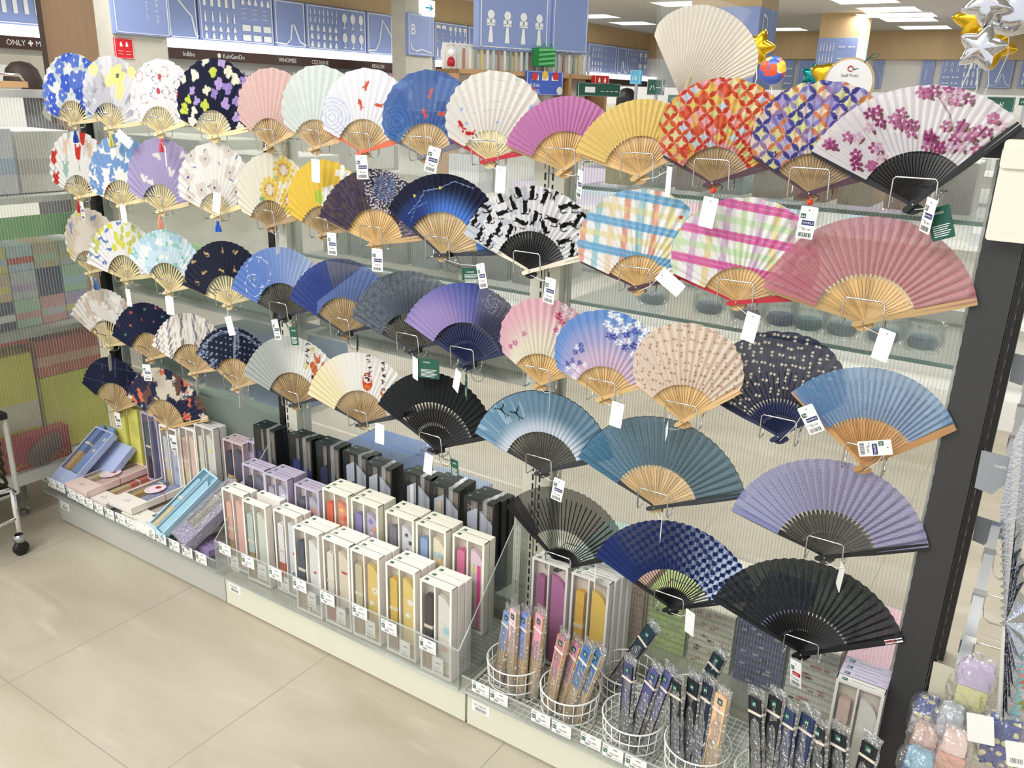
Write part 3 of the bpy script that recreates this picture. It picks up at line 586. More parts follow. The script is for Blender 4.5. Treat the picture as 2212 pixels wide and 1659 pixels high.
def f_daruma(C):
    k = st(0.42, 0.14, C.t)[:, None]; C.c = np.array((0.92, 0.91, 0.89)) * (1 - k) + np.array((0.92, 0.87, 0.68)) * k
    for t, v, z in ((0.57, 0.28, 1.0), (0.76, 0.28, 0.55), (0.90, 0.32, 0.5)):
        x, y = C.at(t, v); C.put(C.ell(x, y, 0.085 * z, 0.125 * z), (0.84, 0.26, 0.16)).put(C.ell(x, y + .04 * z, 0.062 * z, 0.062 * z), (0.93, 0.88, 0.84)).put(C.ell(x, y - .07 * z, 0.05 * z, 0.03 * z), (0.90, 0.50, 0.18))
        C.put(C.ell(x - .025 * z, y + .05 * z, 0.012 * z, 0.014 * z) | C.ell(x + .025 * z, y + .05 * z, 0.012 * z, 0.014 * z) | C.line([(x - .04 * z, y + .08 * z), (x - .01 * z, y + .085 * z)], .006) | C.line([(x + .04 * z, y + .08 * z), (x + .01 * z, y + .085 * z)], .006), (0.1, 0.05, 0.05))
    strokes(C, 0.56, 0.98, 5, 0.08, 12); strokes(C, 0.66, 0.96, 4, 0.085, 13); strokes(C, 0.80, 0.78, 4, 0.075, 14)
def f_swallow(C):
    k = st(0.55, 0.05, C.v)[:, None]; C.c = np.array((0.42, 0.56, 0.66)) * (1 - k) + np.array((0.80, 0.84, 0.90)) * k; C.put(st(0.4, 0.05, C.t) * st(0.2, 0.6, C.v) * 0.6, (0.40, 0.62, 0.76)); C.put((vn(C.t * 30, C.v, 2, 4) > 0.7) & (C.t < 0.4) & (C.v > .4), (0.76, 0.84, 0.90), 0.5)
    for t, v in ((0.22, 0.76), (0.30, 0.52)):
        x, y = C.at(t, v); C.put(C.ell(x, y, 0.045, 0.015, -0.7) | C.line([(x, y), (x - .09, y + .015)], .007) | C.line([(x, y), (x + .01, y + .09)], .007) | C.line([(x + .03, y - .02), (x + .05, y - .08)], .006) | C.line([(x + .03, y - .02), (x + .09, y - .05)], .006), (0.05, 0.07, 0.10))
def f_seig(c0, c1, al, tl=None):
    def f(C):
        C.fill(c0); C.c *= (0.93 + 0.14 * fbm(C.x, C.y, 3, 3))[:, None]
        if tl is not None: C.put(st(0.5, 0.05, C.t) * 0.8, tl)
        C.put(C.seigaiha(0.15), c1, 0.75); C.a[:] = al
    return f
def f_grid(C):
    C.fill((0.09, 0.12, 0.24)); c = (0.42, 0.45, 0.55)
    for k in (-0.3, 0.02, 0.34): C.put(np.abs(C.x - k - .02 * vn(C.x, C.y, 9, 2)) < 0.006, c, 0.6)
    for k in (0.5, 0.82): C.put(np.abs(C.y - k) < 0.006, c, 0.5)
def f_brush(C):
    C.fill((0.88, 0.84, 0.76)); u = fbm(C.x + 0.6 * vn(C.x, C.y, 18, 4) * 0.1, C.y, 3.2, 41); C.put(u > 0.50, (0.16, 0.17, 0.30)); C.put((u > 0.46) & (u < 0.50) & (vn(C.x, C.y, 40, 3) > 0.4), (0.35, 0.36, 0.45)); C.put((fbm(C.x, C.y + 9, 4, 55) > 0.64), (0.90, 0.45, 0.30)); C.put((fbm(C.x + 4, C.y, 4.4, 65) > 0.66), (0.45, 0.30, 0.26))
def f_blacksheer(C):
    C.fill((0.15, 0.15, 0.15)); C.put((vn(C.x * 2 - C.y * .3, C.y * 14 + C.x * 3, 3, 6) > 0.66) & (C.t > 0.4), (0.05, 0.05, 0.06), 0.8); C.a[:] = np.where(C.t < 0.12, 0.96, 0.72)
def f_check(C):
    a = np.floor(C.x / 0.052); b = np.floor(C.y / 0.052); m = ((a + b) % 2) == 0; k = st(0.35, 0.95, C.t)[:, None]
    C.fill((0.10, 0.18, 0.42)); lite = np.array((0.28, 0.30, 0.42)) * (1 - k) + np.array((0.76, 0.83, 0.95)) * k; C.c = np.where(m[:, None], lite, C.c)
    k2 = st(0.22, 0.10, C.t)[:, None]; C.c = C.c * (1 - k2) + np.array((0.11, 0.20, 0.46)) * k2; k3 = (st(0.35, 0.1, C.v) * st(.7, .4, C.t))[:, None] * .7; C.c = C.c * (1 - k3) + np.array((0.10, 0.18, 0.42)) * k3; C.a[:] = 0.97
def f_linen(C):
    C.fill((0.13, 0.155, 0.165)); C.put(vn(C.x * 60, C.y * 8, 2, 3) > 0.72, (0.22, 0.25, 0.26), 0.7); C.put(vn(C.x * 8, C.y * 60, 2, 5) > 0.72, (0.21, 0.24, 0.25), 0.6); C.a[:] = 0.95
def uchiwa(C): C.fill((0.86, 0.83, 0.77))

# cloth materials read the colours painted on the leaf
def cloth_mat(name, sheer):
    m = bpy.data.materials.new(name); m.use_nodes = True; nt = m.node_tree; N = nt.nodes; L = nt.links; p = N['Principled BSDF']
    at = N.new('ShaderNodeAttribute'); at.attribute_name = 'print'; tc = N.new('ShaderNodeTexCoord')
    nz = N.new('ShaderNodeTexNoise'); nz.inputs['Scale'].default_value = 900; L.new(tc.outputs['Object'], nz.inputs[0])
    b = N.new('ShaderNodeBump'); b.inputs['Strength'].default_value = 0.15; b.inputs['Distance'].default_value = 0.0005; L.new(nz.outputs['Fac'], b.inputs['Height']); L.new(b.outputs[0], p.inputs['Normal'])
    L.new(at.outputs['Color'], p.inputs['Base Color']); p.inputs['Roughness'].default_value = 0.75; p.inputs['Specular IOR Level'].default_value = 0.25
    tl = N.new('ShaderNodeBsdfTranslucent'); L.new(at.outputs['Color'], tl.inputs[0]); mx = N.new('ShaderNodeMixShader'); mx.inputs[0].default_value = 0.14
    L.new(p.outputs[0], mx.inputs[1]); L.new(tl.outputs[0], mx.inputs[2]); res = mx
    if sheer:
        tr = N.new('ShaderNodeBsdfTransparent'); m2 = N.new('ShaderNodeMixShader'); L.new(at.outputs['Alpha'], m2.inputs[0]); L.new(tr.outputs[0], m2.inputs[1]); L.new(mx.outputs[0], m2.inputs[2]); res = m2
    L.new(res.outputs[0], N['Material Output'].inputs['Surface']); return m
CLOTH = cloth_mat('printed_cloth', False); CLOTHS = cloth_mat('sheer_printed_cloth', True)
def BAM(n, c):
    m = mat(n, c, 0.45, var=0.10, scale=40, stretch=(0.3, 1, 3)); N = m.node_tree.nodes; L = m.node_tree.links; p = N['Principled BSDF']; src = p.inputs['Base Color'].links[0].from_socket
    oi = N.new('ShaderNodeObjectInfo'); mr = N.new('ShaderNodeMapRange'); mr.inputs[3].default_value = 0.74; mr.inputs[4].default_value = 1.12; L.new(oi.outputs['Random'], mr.inputs[0])
    hs = N.new('ShaderNodeHueSaturation'); L.new(src, hs.inputs['Color']); L.new(mr.outputs[0], hs.inputs['Value']); L.new(hs.outputs[0], p.inputs['Base Color']); return m
RIBM = {'pale': BAM('pale_bamboo', (0.89, 0.82, 0.63)), 'tan': BAM('tan_bamboo', (0.78, 0.67, 0.50)), 'gold': BAM('golden_bamboo', (0.83, 0.69, 0.47)), 'dark': BAM('smoked_bamboo', (0.66, 0.56, 0.41)),
        'amber': BAM('amber_bamboo', (0.77, 0.58, 0.37)), 'char': BAM('charcoal_bamboo', (0.30, 0.30, 0.27)), 'black': mat('black_lacquer', (0.07, 0.075, 0.085), 0.4, var=0.05), 'navy': mat('navy_lacquer', (0.09, 0.13, 0.28), 0.35, var=0.05),
        'red': mat('red_lacquer', (0.72, 0.12, 0.17), 0.3, var=0.04), 'orange': mat('orange_lacquer', (0.85, 0.40, 0.26), 0.35, var=0.04), 'plum': mat('plum_lacquer', (0.28, 0.15, 0.20), 0.35, var=0.05), 'grey': mat('grey_lacquer', (0.42, 0.43, 0.46), 0.4, var=0.04),
        'white': mat('ivory_lacquer', (0.87, 0.84, 0.76), 0.4, var=0.03), 'steelgrey': mat('dark_grey_lacquer', (0.17, 0.18, 0.21), 0.4, var=0.04)}
THREAD = {k: mat(k + '_thread', c, 0.8, var=0.12, scale=300) for k, c in {'blue': (0.16, 0.30, 0.70), 'yellow': (0.88, 0.85, 0.48), 'coral': (0.86, 0.38, 0.42), 'red': (0.74, 0.18, 0.18), 'sky': (0.45, 0.60, 0.86), 'peach': (0.90, 0.62, 0.50), 'royal': (0.16, 0.36, 0.80), 'lilac': (0.62, 0.52, 0.78)}.items()}

def make_fan(key, label, P, Lp, Rp, T, I, paint, ribs, guard, style='slot', n=22, shell=0, Yp=1.62, yaw=6.0, lean=6.0, sheer=False, cells=8, K=60, group='sample folding fans on the display', pleat=1.0, rim=None):
    loc = PY(P[0], P[1], Yp); rot = (-math.radians(lean), 0, math.radians(yaw))
    root = thing('folding_fan', label, 'folding fan', loc, rot, group); Mi = BASE[root.name].inverted(); Mw = BASE[root.name]
    nrm = (Mw.to_3x3() @ Vector((0, 1, 0)))
    def loc2(p):
        r = Vector(ray(*p)); e = Vector(EYE); t = (loc - e).dot(nrm) / r.dot(nrm); q = Mi @ (e + r * t); return q.x, q.z
    (lx, lz), (rx, rz), (tx, tz), (ix, iz) = loc2(Lp), loc2(Rp), loc2(T), loc2(I)
    aL, aR, aT = math.atan2(lz, lx), math.atan2(rz, rx), math.atan2(tz, tx); RL, RR, RT, RI = math.hypot(lx, lz), math.hypot(rx, rz), math.hypot(tx, tz), math.hypot(ix, iz)
    if aL < 0: aL += 2 * math.pi
    tT = min(0.75, max(0.25, (aL - aT) / (aL - aR)))
    if shell == 0:
        rm = (RL + RR + RT) / 3; RL, RR, RT = [0.35 * v + 0.65 * rm if abs(v - rm) < 0.05 else v for v in (RL, RR, RT)]
    pw = 2.6 if shell else 2.0
    def Rout(t):
        k = np.where(t < tT, ((tT - t) / tT), ((t - tT) / (1 - tT))); e = np.where(t < tT, RL, RR); R = RT - (RT - e) * k ** pw
        if shell: R = R * (1 + 0.013 * np.abs(np.sin(math.pi * t * n / 2)))
        return R
    S = RT
    C = None; A = n * cells
    if shell: A = n * cells
    t = np.linspace(0, 1, A + 1); th = aL + (aR - aL) * t; v = np.linspace(0, 1, K + 1); TT, VV = np.meshgrid(t, v, indexing='ij'); TH = aL + (aR - aL) * TT
    Ro = Rout(TT); RR_ = RI + (Ro - RI) * VV; X = RR_ * np.cos(TH); Z = RR_ * np.sin(TH)
    ph = TT * n; tri = np.abs(2 * (ph - np.floor(ph)) - 1); amp = min(0.0068, 0.40 * RT * (aL - aR) / n) * pleat
    Yd = -0.0035 - amp * tri * (0.45 + 0.55 * RR_ / RT)
    C = Cloth((X / S).ravel(), (Z / S).ravel(), TT.ravel(), VV.ravel())
    C.polar = lambda t_, v_: (aL + (aR - aL) * t_, (RI + (float(Rout(np.array(t_))) - RI) * v_) / S)
    paint(C)
    lum = C.c.mean(1, keepdims=True); C.c = (lum + (C.c - lum) * 0.88) * 0.95
    if rim is not None: C.put(VV.ravel() > 0.985, rim)
    nv = (A + 1) * (K + 1); me = bpy.data.meshes.new('leaf'); co = np.stack([X.ravel(), Yd.ravel(), Z.ravel()], 1)
    i = np.arange(A)[:, None] * (K + 1) + np.arange(K)[None, :]; quads = np.stack([i, i + K + 1, i + K + 2, i + 1], -1).reshape(-1, 4)
    me.vertices.add(nv); me.vertices.foreach_set('co', co.ravel()); nq = len(quads); me.loops.add(nq * 4); me.loops.foreach_set('vertex_index', quads.ravel()); me.polygons.add(nq); me.polygons.foreach_set('loop_start', np.arange(nq) * 4); me.polygons.foreach_set('loop_total', np.full(nq, 4))
    me.update(calc_edges=True); ca = me.color_attributes.new('print', 'FLOAT_COLOR', 'POINT'); col = np.ones((nv, 4), np.float32); col[:, :3] = s2l(np.clip(C.c, 0, 1)); col[:, 3] = C.a; ca.data.foreach_set('color', col.ravel())
    me.materials.append(CLOTHS if sheer else CLOTH); lf = bpy.data.objects.new('leaf', me); COL.objects.link(lf); lf.parent = root
    # ribs
    nr = min(n, 30) if style != 'slot' else 16; dth = (aL - aR) / nr; half = RI * dth / 2; tail = 0.017; b = MB(); th_ = 0.0006
    prof = [(-tail, 0.0035), (-tail * 0.7, 0.0040), (0, 0.0026)]
    if style == 'slot': prof += [(0.018, max(0.0022, 0.018 * dth * .6)), (RI * 0.58, half * 0.66), (RI * 0.64, half * 0.50), (RI, half * 0.56)]
    elif style == 'fine': prof += [(RI * 0.5, half * 0.55), (RI * 0.55, half * 0.30), (RI, half * 0.36)]
    elif style == 'paddle': prof += [(RI * 0.45, half * 0.62), (RI * 0.52, half * 0.46), (RI * 0.58, half * 0.74), (RI * 0.82, half * 0.97), (RI * 0.94, half * 0.72), (RI * 1.0, half * 0.45)]
    else: prof += [(RI * 0.5, half * 0.66), (RI, half * 0.97)]
    prof += [(RI + 0.004, min(half, 0.0018)), (RT * (0.80 if shell else 0.93) if False else min(RL, RR, RT) * 0.95, 0.0016)]
    vs = []; fs = []
    for r_, w_ in prof: q_ = 0.0012 if r_ > 0.012 else 0.0004; vs += [(r_, -q_, -w_), (r_, q_, w_), (r_, q_ + th_, w_), (r_, -q_ + th_, -w_)]
    for q in range(len(prof) - 1):
        for k in range(4): fs.append((q * 4 + k, q * 4 + (k + 1) % 4, q * 4 + 4 + (k + 1) % 4, q * 4 + 4 + k))
    b.add(vs, fs); rib0 = b.build('rib', RIBM[ribs], root)
    for q in range(nr):
        o = rib0 if q == 0 else rib0.copy()
        if q: COL.objects.link(o); o.parent = root
        o.rotation_euler = (0, -(aL - dth * (q + 0.5)), 0); o.location = (0, 0.0004 + 0.00012 * (nr - q), 0)
    # guards
    for q, (a, R_, yy) in enumerate(((aL, RL, 0.0052), (aR, RR, -0.0065))):
        b = MB(); d = 0.0016; pr = [(-tail - .002, 0.0030), (-tail + .004, 0.0050), (0, 0.0042), (RI * 0.5, 0.0040), (RI, 0.0062), (R_ * 0.8, 0.0068), (R_ - 0.001, 0.0062), (R_, 0.0035)]; vs = []
        for r_, w_ in pr: vs += [(r_, -d, -w_), (r_, -d, w_), (r_, d, w_), (r_, d, -w_)]
        fs = [(k_ * 4 + k, k_ * 4 + (k + 1) % 4, k_ * 4 + 4 + (k + 1) % 4, k_ * 4 + 4 + k) for k_ in range(len(pr) - 1) for k in range(4)] + [(3, 2, 1, 0), tuple(len(pr) * 4 - 4 + k for k in range(4))]
        b.add(vs, fs); g = b.build('guard', RIBM[guard], root); g.rotation_euler = (0, -a, 0); g.location = (0, yy, 0)
    b = MB(); b.lathe([(0.0, 0.0), (0.0022, 0.0), (0.0022, 0.0012), (0.0014, 0.0022), (0.0001, 0.0026)], (0, -0.0082, 0), 8, 0, Matrix.Rotation(math.pi / 2, 3, 'X')); b.tube([(0, -0.008, 0), (0, 0.006, 0)], 0.0012, 6); b.build('rivet', STEEL, root)
    root['_k'] = key
    return root

def wire_holder(loc, what):
    x, y, z = loc; t = thing('wire_holder', 'chrome wire holder carrying ' + what, 'holder', (x, 1.705, z - 0.01), group='chrome wire fan holders on the panels')
    r = 0.0016; h = 0.046; w = 0.036; b = MB(); yb = 1.706
    def rnd(a): return a
    for sx in (-1, 1):
        pass
    pts = [(x - w, yb, z + .020), (x - w, y + .020, z + .018), (x - w, y + .016, z + .010), (x - w, y + .015, z - .006), (x - w, y + .008, z - .010), (x - w, y - .010, z - .010), (x - w, y - .015, z - .004), (x - w + .001, y - .0195, z + h - .004), (x - w + .005, y - .020, z + h), (x + w - .005, y - .020, z + h), (x + w - .001, y - .0195, z + h - .004), (x + w, y - .015, z - .004), (x + w, y - .010, z - .010), (x + w, y + .008, z - .010), (x + w, y + .015, z - .006), (x + w, y + .016, z + .010), (x + w, y + .020, z + .018), (x + w, yb, z + .020)]
    b.tube(pts, r, 6); b.build('front_loop', CHROME, t, world=True, smooth=True)
    b = MB(); b.tube([(x - w - .004, yb, z + .020), (x + w + .004, yb, z + .020)], r, 6); b.build('back_wire', CHROME, t, world=True, smooth=True)
    return t
# key: (label look, pivot, left corner, right corner, top, rib top, painter, ribs, guards, style, folds, shell, extra)
FANS = {
 'blueflower': ('pale folding fan with big blue flowers and a blue tassel', (160,268), (106,243), (232,256), (180,122), (169,221), f_blueflower, 'pale', 'pale', 'slot', 19, 1, {}),
 'greyyellow': ('pale grey shell-shaped folding fan with soft yellow flowers', (238,277), (190,236), (312,266), (268,130), (249,226), f_greyyellow, 'pale', 'pale', 'slot', 19, 1, {}),
 'lineflower': ('white shell-shaped folding fan with thin line flowers and a coral tassel', (346,288), (296,254), (412,264), (378,137), (361,236), f_lineflower, 'pale', 'pale', 'slot', 19, 1, {}),
 'navyflower': ('navy shell-shaped folding fan strewn with lilac, lime and cream blossoms', (463,296), (395,258), (540,280), (468,128), (468,239), f_navyflower, 'pale', 'pale', 'slot', 19, 1, {}),
 'pink': ('plain pale pink shell-shaped folding fan in the top row', (584,318), (522,260), (640,286), (599,150), (587,256), solid((0.87,0.72,0.70)), 'tan', 'tan', 'solid', 18, 1, {}),
 'mist': ('plain pale grey-green shell-shaped folding fan in the top row', (681,321), (618,268), (738,303), (718,148), (687,259), solid((0.83,0.87,0.85)), 'tan', 'tan', 'solid', 18, 1, {}),
 'goldwhite': ('white shell-shaped folding fan with red goldfish and blue ripples', (786,329), (704,280), (862,305), (814,152), (804,261), f_goldwhite, 'tan', 'orange', 'solid', 19, 1, {}),
 'goldblue': ('blue shell-shaped folding fan with red goldfish', (919,339), (835,291), (1000,312), (947,155), (934,268), f_goldblue, 'tan', 'grey', 'solid', 19, 1, {'sheer': True}),
 'catfish': ('cream shell-shaped folding fan with a black cat watching goldfish and red guards', (1056,348), (973,296), (1150,325), (1088,157), (1071,283), f_catfish, 'pale', 'red', 'slot', 20, 1, {'pleat': 1.4}),
 'magenta': ('plain magenta folding fan in the top row', (1219,368), (1091,311), (1326,292), (1238,201), (1232,284), solid((0.78,0.48,0.70)), 'gold', 'gold', 'solid', 25, 0, {}),
 'yellow': ('plain yellow folding fan in the top row', (1382,380), (1237,324), (1490,318), (1402,204), (1382,294), solid((0.92,0.80,0.46)), 'gold', 'gold', 'solid', 25, 0, {}),
 'redcircle': ('red and orange folding fan with an overlapping circle pattern and a red bead', (1541,396), (1433,333), (1690,350), (1573,171), (1562,319), f_circ(RC, 5), 'dark', 'plum', 'solid', 24, 1, {'K': 80}),
 'purplecircle': ('purple and cream folding fan with an overlapping circle pattern and a red bead', (1749,418), (1627,334), (1880,378), (1800,178), (1767,332), f_circ(PC, 8), 'dark', 'plum', 'solid', 24, 1, {'K': 80}),
 'magcherry': ('large white folding fan with magenta cherry blossoms and black ribs', (1972,442), (1751,325), (2199,272), (2006,184), (1984,327), f_magcherry, 'black', 'black', 'solid', 26, 0, {'sheer': True, 'K': 90, 'cells': 10}),
 'tulip': ('white folding fan with red tulips and a red tassel', (172,427), (118,392), (240,412), (187,289), (177,380), f_tulip, 'pale', 'pale', 'slot', 19, 1, {}),
 'blueleaf': ('white folding fan covered in mid blue leaves with a light blue tassel', (263,444), (205,414), (330,428), (294,303), (272,392), f_blueleaf, 'pale', 'pale', 'slot', 19, 1, {}),
 'lilac': ('lilac folding fan with small white butterflies and a peach tassel', (349,456), (284,412), (412,440), (378,307), (364,404), f_lilac, 'pale', 'pale', 'slot', 19, 1, {}),
 'beigeflower': ('white shell-shaped folding fan with beige flowers, blue dots and a royal blue tassel', (468,466), (393,424), (540,440), (465,310), (464,417), f_beigeflower, 'pale', 'pale', 'slot', 19, 1, {}),
 'sunflower': ('cream folding fan with yellow sunflowers', (585,489), (527,457), (648,470), (615,337), (592,434), f_sunflower, 'dark', 'dark', 'solid', 19, 1, {'rim': (0.62,0.52,0.38)}),
 'yellowflower': ('yellow folding fan with white flowers', (699,507), (634,464), (775,490), (719,349), (709,447), f_yellowflower, 'dark', 'dark', 'solid', 19, 1, {}),
 'firework': ('dark purple folding fan with a bursting firework', (811,527), (689,465), (925,512), (835,361), (823,453), f_firework, 'gold', 'gold', 'solid', 25, 0, {'K': 70}),
 'blueglow': ('dark navy folding fan glowing bright blue at the centre', (954,551), (841,449), (1085,545), (975,366), (967,459), f_blueglow, 'tan', 'steelgrey', 'solid', 26, 0, {'K': 70}),
 'cats': ('white folding fan crowded with black cats and black ribs', (1146,586), (1003,502), (1290,548), (1157,393), (1162,501), f_cats, 'black', 'white', 'solid', 26, 0, {'K': 90, 'pleat': 1.3}),
 'plaidblue': ('blue and orange plaid folding fan with a small black cat', (1377,621), (1255,562), (1500,590), (1395,410), (1380,551), plaid((0.38,0.66,0.86), (0.90,0.85,0.55), VB, True), 'gold', 'plum', 'solid', 22, 1, {'K': 80}),
 'plaidpink': ('pink and green plaid folding fan with a small black cat', (1592,653), (1457,590), (1740,640), (1626,429), (1601,577), plaid((0.87,0.32,0.62), (0.72,0.88,0.62), VP, False), 'gold', 'red', 'solid', 22, 1, {'K': 80}),
 'rose': ('large plain rose pink sheer folding fan beside the charcoal post', (1864,696), (1644,618), (2103,652), (1892,465), (1872,591), f_rose, 'gold', 'gold', 'paddle', 27, 0, {'sheer': True, 'K': 80, 'cells': 10}),
 'beigeleaf': ('beige folding fan with yellow leaves, far left of the third row', (195,589), (157,558), (262,572), (214,458), (202,545), f_beigeleaf, 'pale', 'pale', 'slot', 19, 1, {}),
 'lemon': ('white folding fan with lemons and blue leaves', (272,604), (194,568), (352,592), (294,477), (277,553), f_lemon, 'pale', 'pale', 'slot', 22, 0, {}),
 'aqua': ('pale blue folding fan with aqua blossoms and green guards', (364,631), (284,555), (450,608), (371,493), (371,570), f_aqua, 'pale', 'pale', 'slot', 22, 0, {}),
 'goldcats': ('dark navy folding fan with little golden cats', (493,658), (397,614), (582,630), (505,518), (498,596), f_goldcats, 'pale', 'pale', 'slot', 22, 0, {}),
 'peri': ('periwinkle folding fan fading to pale blue, dark grey ribs', (613,685), (500,620), (722,650), (612,535), (618,612), f_peri, 'char', 'steelgrey', 'solid', 26, 0, {}),
 'twotone': ('dark blue sheer folding fan in two tones', (744,720), (628,642), (865,690), (757,557), (757,646), f_twotone, 'dark', 'steelgrey', 'solid', 26, 0, {'sheer': True}),
 'hemp': ('charcoal sheer folding fan with a star lattice pattern', (890,755), (760,683), (1020,720), (896,581), (896,677), f_hemp, 'char', 'steelgrey', 'paddle', 26, 0, {'sheer': True, 'K': 70}),
 'violet': ('royal blue to violet folding fan with pale butterflies and navy ribs', (1007,786), (875,690), (1146,745), (1015,608), (1015,697), f_violet, 'navy', 'navy', 'paddle', 26, 0, {'sheer': True, 'K': 80}),
 'pinksakura': ('pink shell-shaped folding fan with white and red cherry blossoms', (1166,830), (1090,760), (1258,795), (1197,648), (1172,764), f_pinksakura, 'gold', 'gold', 'solid', 19, 1, {'K': 80, 'pleat': 1.3}),
 'bluesakura': ('blue and lilac shell-shaped folding fan with white cherry blossoms', (1304,859), (1208,794), (1425,818), (1314,671), (1309,791), f_bluesakura, 'gold', 'gold', 'solid', 19, 1, {'K': 80, 'pleat': 1.3}),
 'peach': ('peach shell-shaped folding fan with tiny bow marks', (1475,910), (1378,830), (1600,842), (1494,699), (1484,831), bows((0.93,0.85,0.78), (0.74,0.60,0.48), 150, 5), 'gold', 'gold', 'solid', 20, 1, {'K': 90, 'pleat': 1.3}),
 'navybow': ('sheer navy shell-shaped folding fan with cream bow marks', (1683,942), (1553,868), (1826,862), (1692,717), (1682,860), bows((0.15,0.17,0.30), (0.92,0.88,0.78), 105, 6, 0.90), 'navy', 'navy', 'paddle', 22, 1, {'sheer': True, 'K': 90, 'Yp': 1.650, 'yaw': 0.0}),
 'sky': ('large sky blue sheer folding fan with golden ribs beside the charcoal post', (1865,1005), (1706,838), (2041,930), (1882,781), (1869,901), f_sky, 'amber', 'amber', 'paddle', 26, 0, {'sheer': True, 'K': 80, 'cells': 10}),
 'camo': ('beige and white mottled folding fan, far left of the fourth row', (235,747), (154,675), (312,735), (230,623), (239,694), f_camo, 'pale', 'pale', 'slot', 22, 0, {}),
 'navydots': ('navy folding fan with tiny orange and red motifs', (326,776), (247,724), (402,755), (339,653), (327,719), f_navydots, 'tan', 'tan', 'solid', 24, 0, {}),
 'stripe': ('cream folding fan with brown and grey vertical stripes', (419,806), (332,744), (500,790), (421,671), (421,744), f_stripe, 'tan', 'tan', 'solid', 24, 0, {'pleat': 1.2}),
 'bandana': ('navy bandana print folding fan with white dots', (511,838), (429,762), (598,810), (518,701), (515,775), f_bandana, 'tan', 'tan', 'solid', 24, 0, {'K': 70}),
 'fox': ('grey and white folding fan with an orange fox drawing', (637,874), (530,809), (748,845), (632,724), (639,805), f_fox, 'dark', 'steelgrey', 'solid', 26, 0, {'K': 80, 'pleat': 0.7}),
 'daruma': ('cream and white folding fan with red round doll drawings', (782,916), (670,851), (900,890), (792,756), (780,843), f_daruma, 'dark', 'steelgrey', 'solid', 26, 0, {'K': 80, 'pleat': 0.7}),
 'black': ('plain black folding fan below the green hang tag', (939,969), (820,871), (1068,940), (949,798), (939,869), solid((0.13,0.14,0.15), 0.05), 'black', 'black', 'paddle', 26, 0, {}),
 'swallow': ('steel blue folding fan with two black swallows', (1171,1019), (1027,932), (1318,985), (1175,836), (1177,933), f_swallow, 'char', 'steelgrey', 'solid', 26, 0, {'K': 80, 'pleat': 0.8, 'rim': (0.14,0.18,0.24)}),
 'teal': ('sheer teal folding fan with wave scales and pale ribs', (1415,1095), (1253,986), (1612,1068), (1415,895), (1410,1003), f_seig((0.30,0.46,0.54), (0.20,0.36,0.46), 0.86, (0.30,0.56,0.72)), 'tan', 'steelgrey', 'paddle', 26, 0, {'sheer': True, 'K': 90, 'cells': 10, 'rim': (0.10,0.16,0.20)}),
 'lavender': ('sheer lavender folding fan with wave scales and dark grey ribs', (1782,1202), (1577,1097), (1990,1180), (1778,980), (1783,1100), f_seig((0.56,0.55,0.72), (0.68,0.67,0.82), 0.84, (0.56,0.60,0.82)), 'char', 'black', 'paddle', 26, 0, {'sheer': True, 'K': 90, 'cells': 10}),
 'grid': ('navy folding fan with thin grid lines, far left of the bottom row', (252,889), (184,828), (318,862), (264,767), (261,832), f_grid, 'tan', 'tan', 'solid', 24, 0, {}),
 'brush': ('cream folding fan with navy brush strokes and orange patches', (358,925), (284,858), (461,903), (374,800), (364,866), f_brush, 'tan', 'gold', 'solid', 24, 0, {'K': 70}),
 'blacksheer': ('sheer black folding fan with thin black ribs over a pale gap', (1212,1227), (1093,1087), (1340,1198), (1215,1036), (1215,1144), f_blacksheer, 'black', 'black', 'fine', 26, 0, {'sheer': True, 'K': 80, 'rim': (0.05,0.05,0.06)}),
 'check': ('navy and pale blue checked folding fan with black ribs', (1449,1314), (1288,1197), (1625,1288), (1445,1114), (1445,1228), f_check, 'black', 'black', 'fine', 28, 0, {'K': 100, 'cells': 10}),
 'linen': ('black linen folding fan with a red sample sticker, bottom right', (1731,1411), (1546,1296), (1950,1378), (1735,1199), (1732,1316), f_linen, 'black', 'black', 'paddle', 26, 0, {'K': 90, 'cells': 10, 'sheer': True}),
}
FR = {}
for k, (lab, P, Lp, Rp, T, I, pf, rb, gd, sty, n, sh, ex) in FANS.items():
    FR[k] = make_fan(k, lab, P, Lp, Rp, T, I, pf, rb, gd, sty, n, sh, **ex)
    wire_holder(tuple(FR[k].location), 'the ' + ' '.join(lab.split(',')[0].replace('folding fan', 'fan', 1).replace('shell-shaped ', '').split()[:11]))

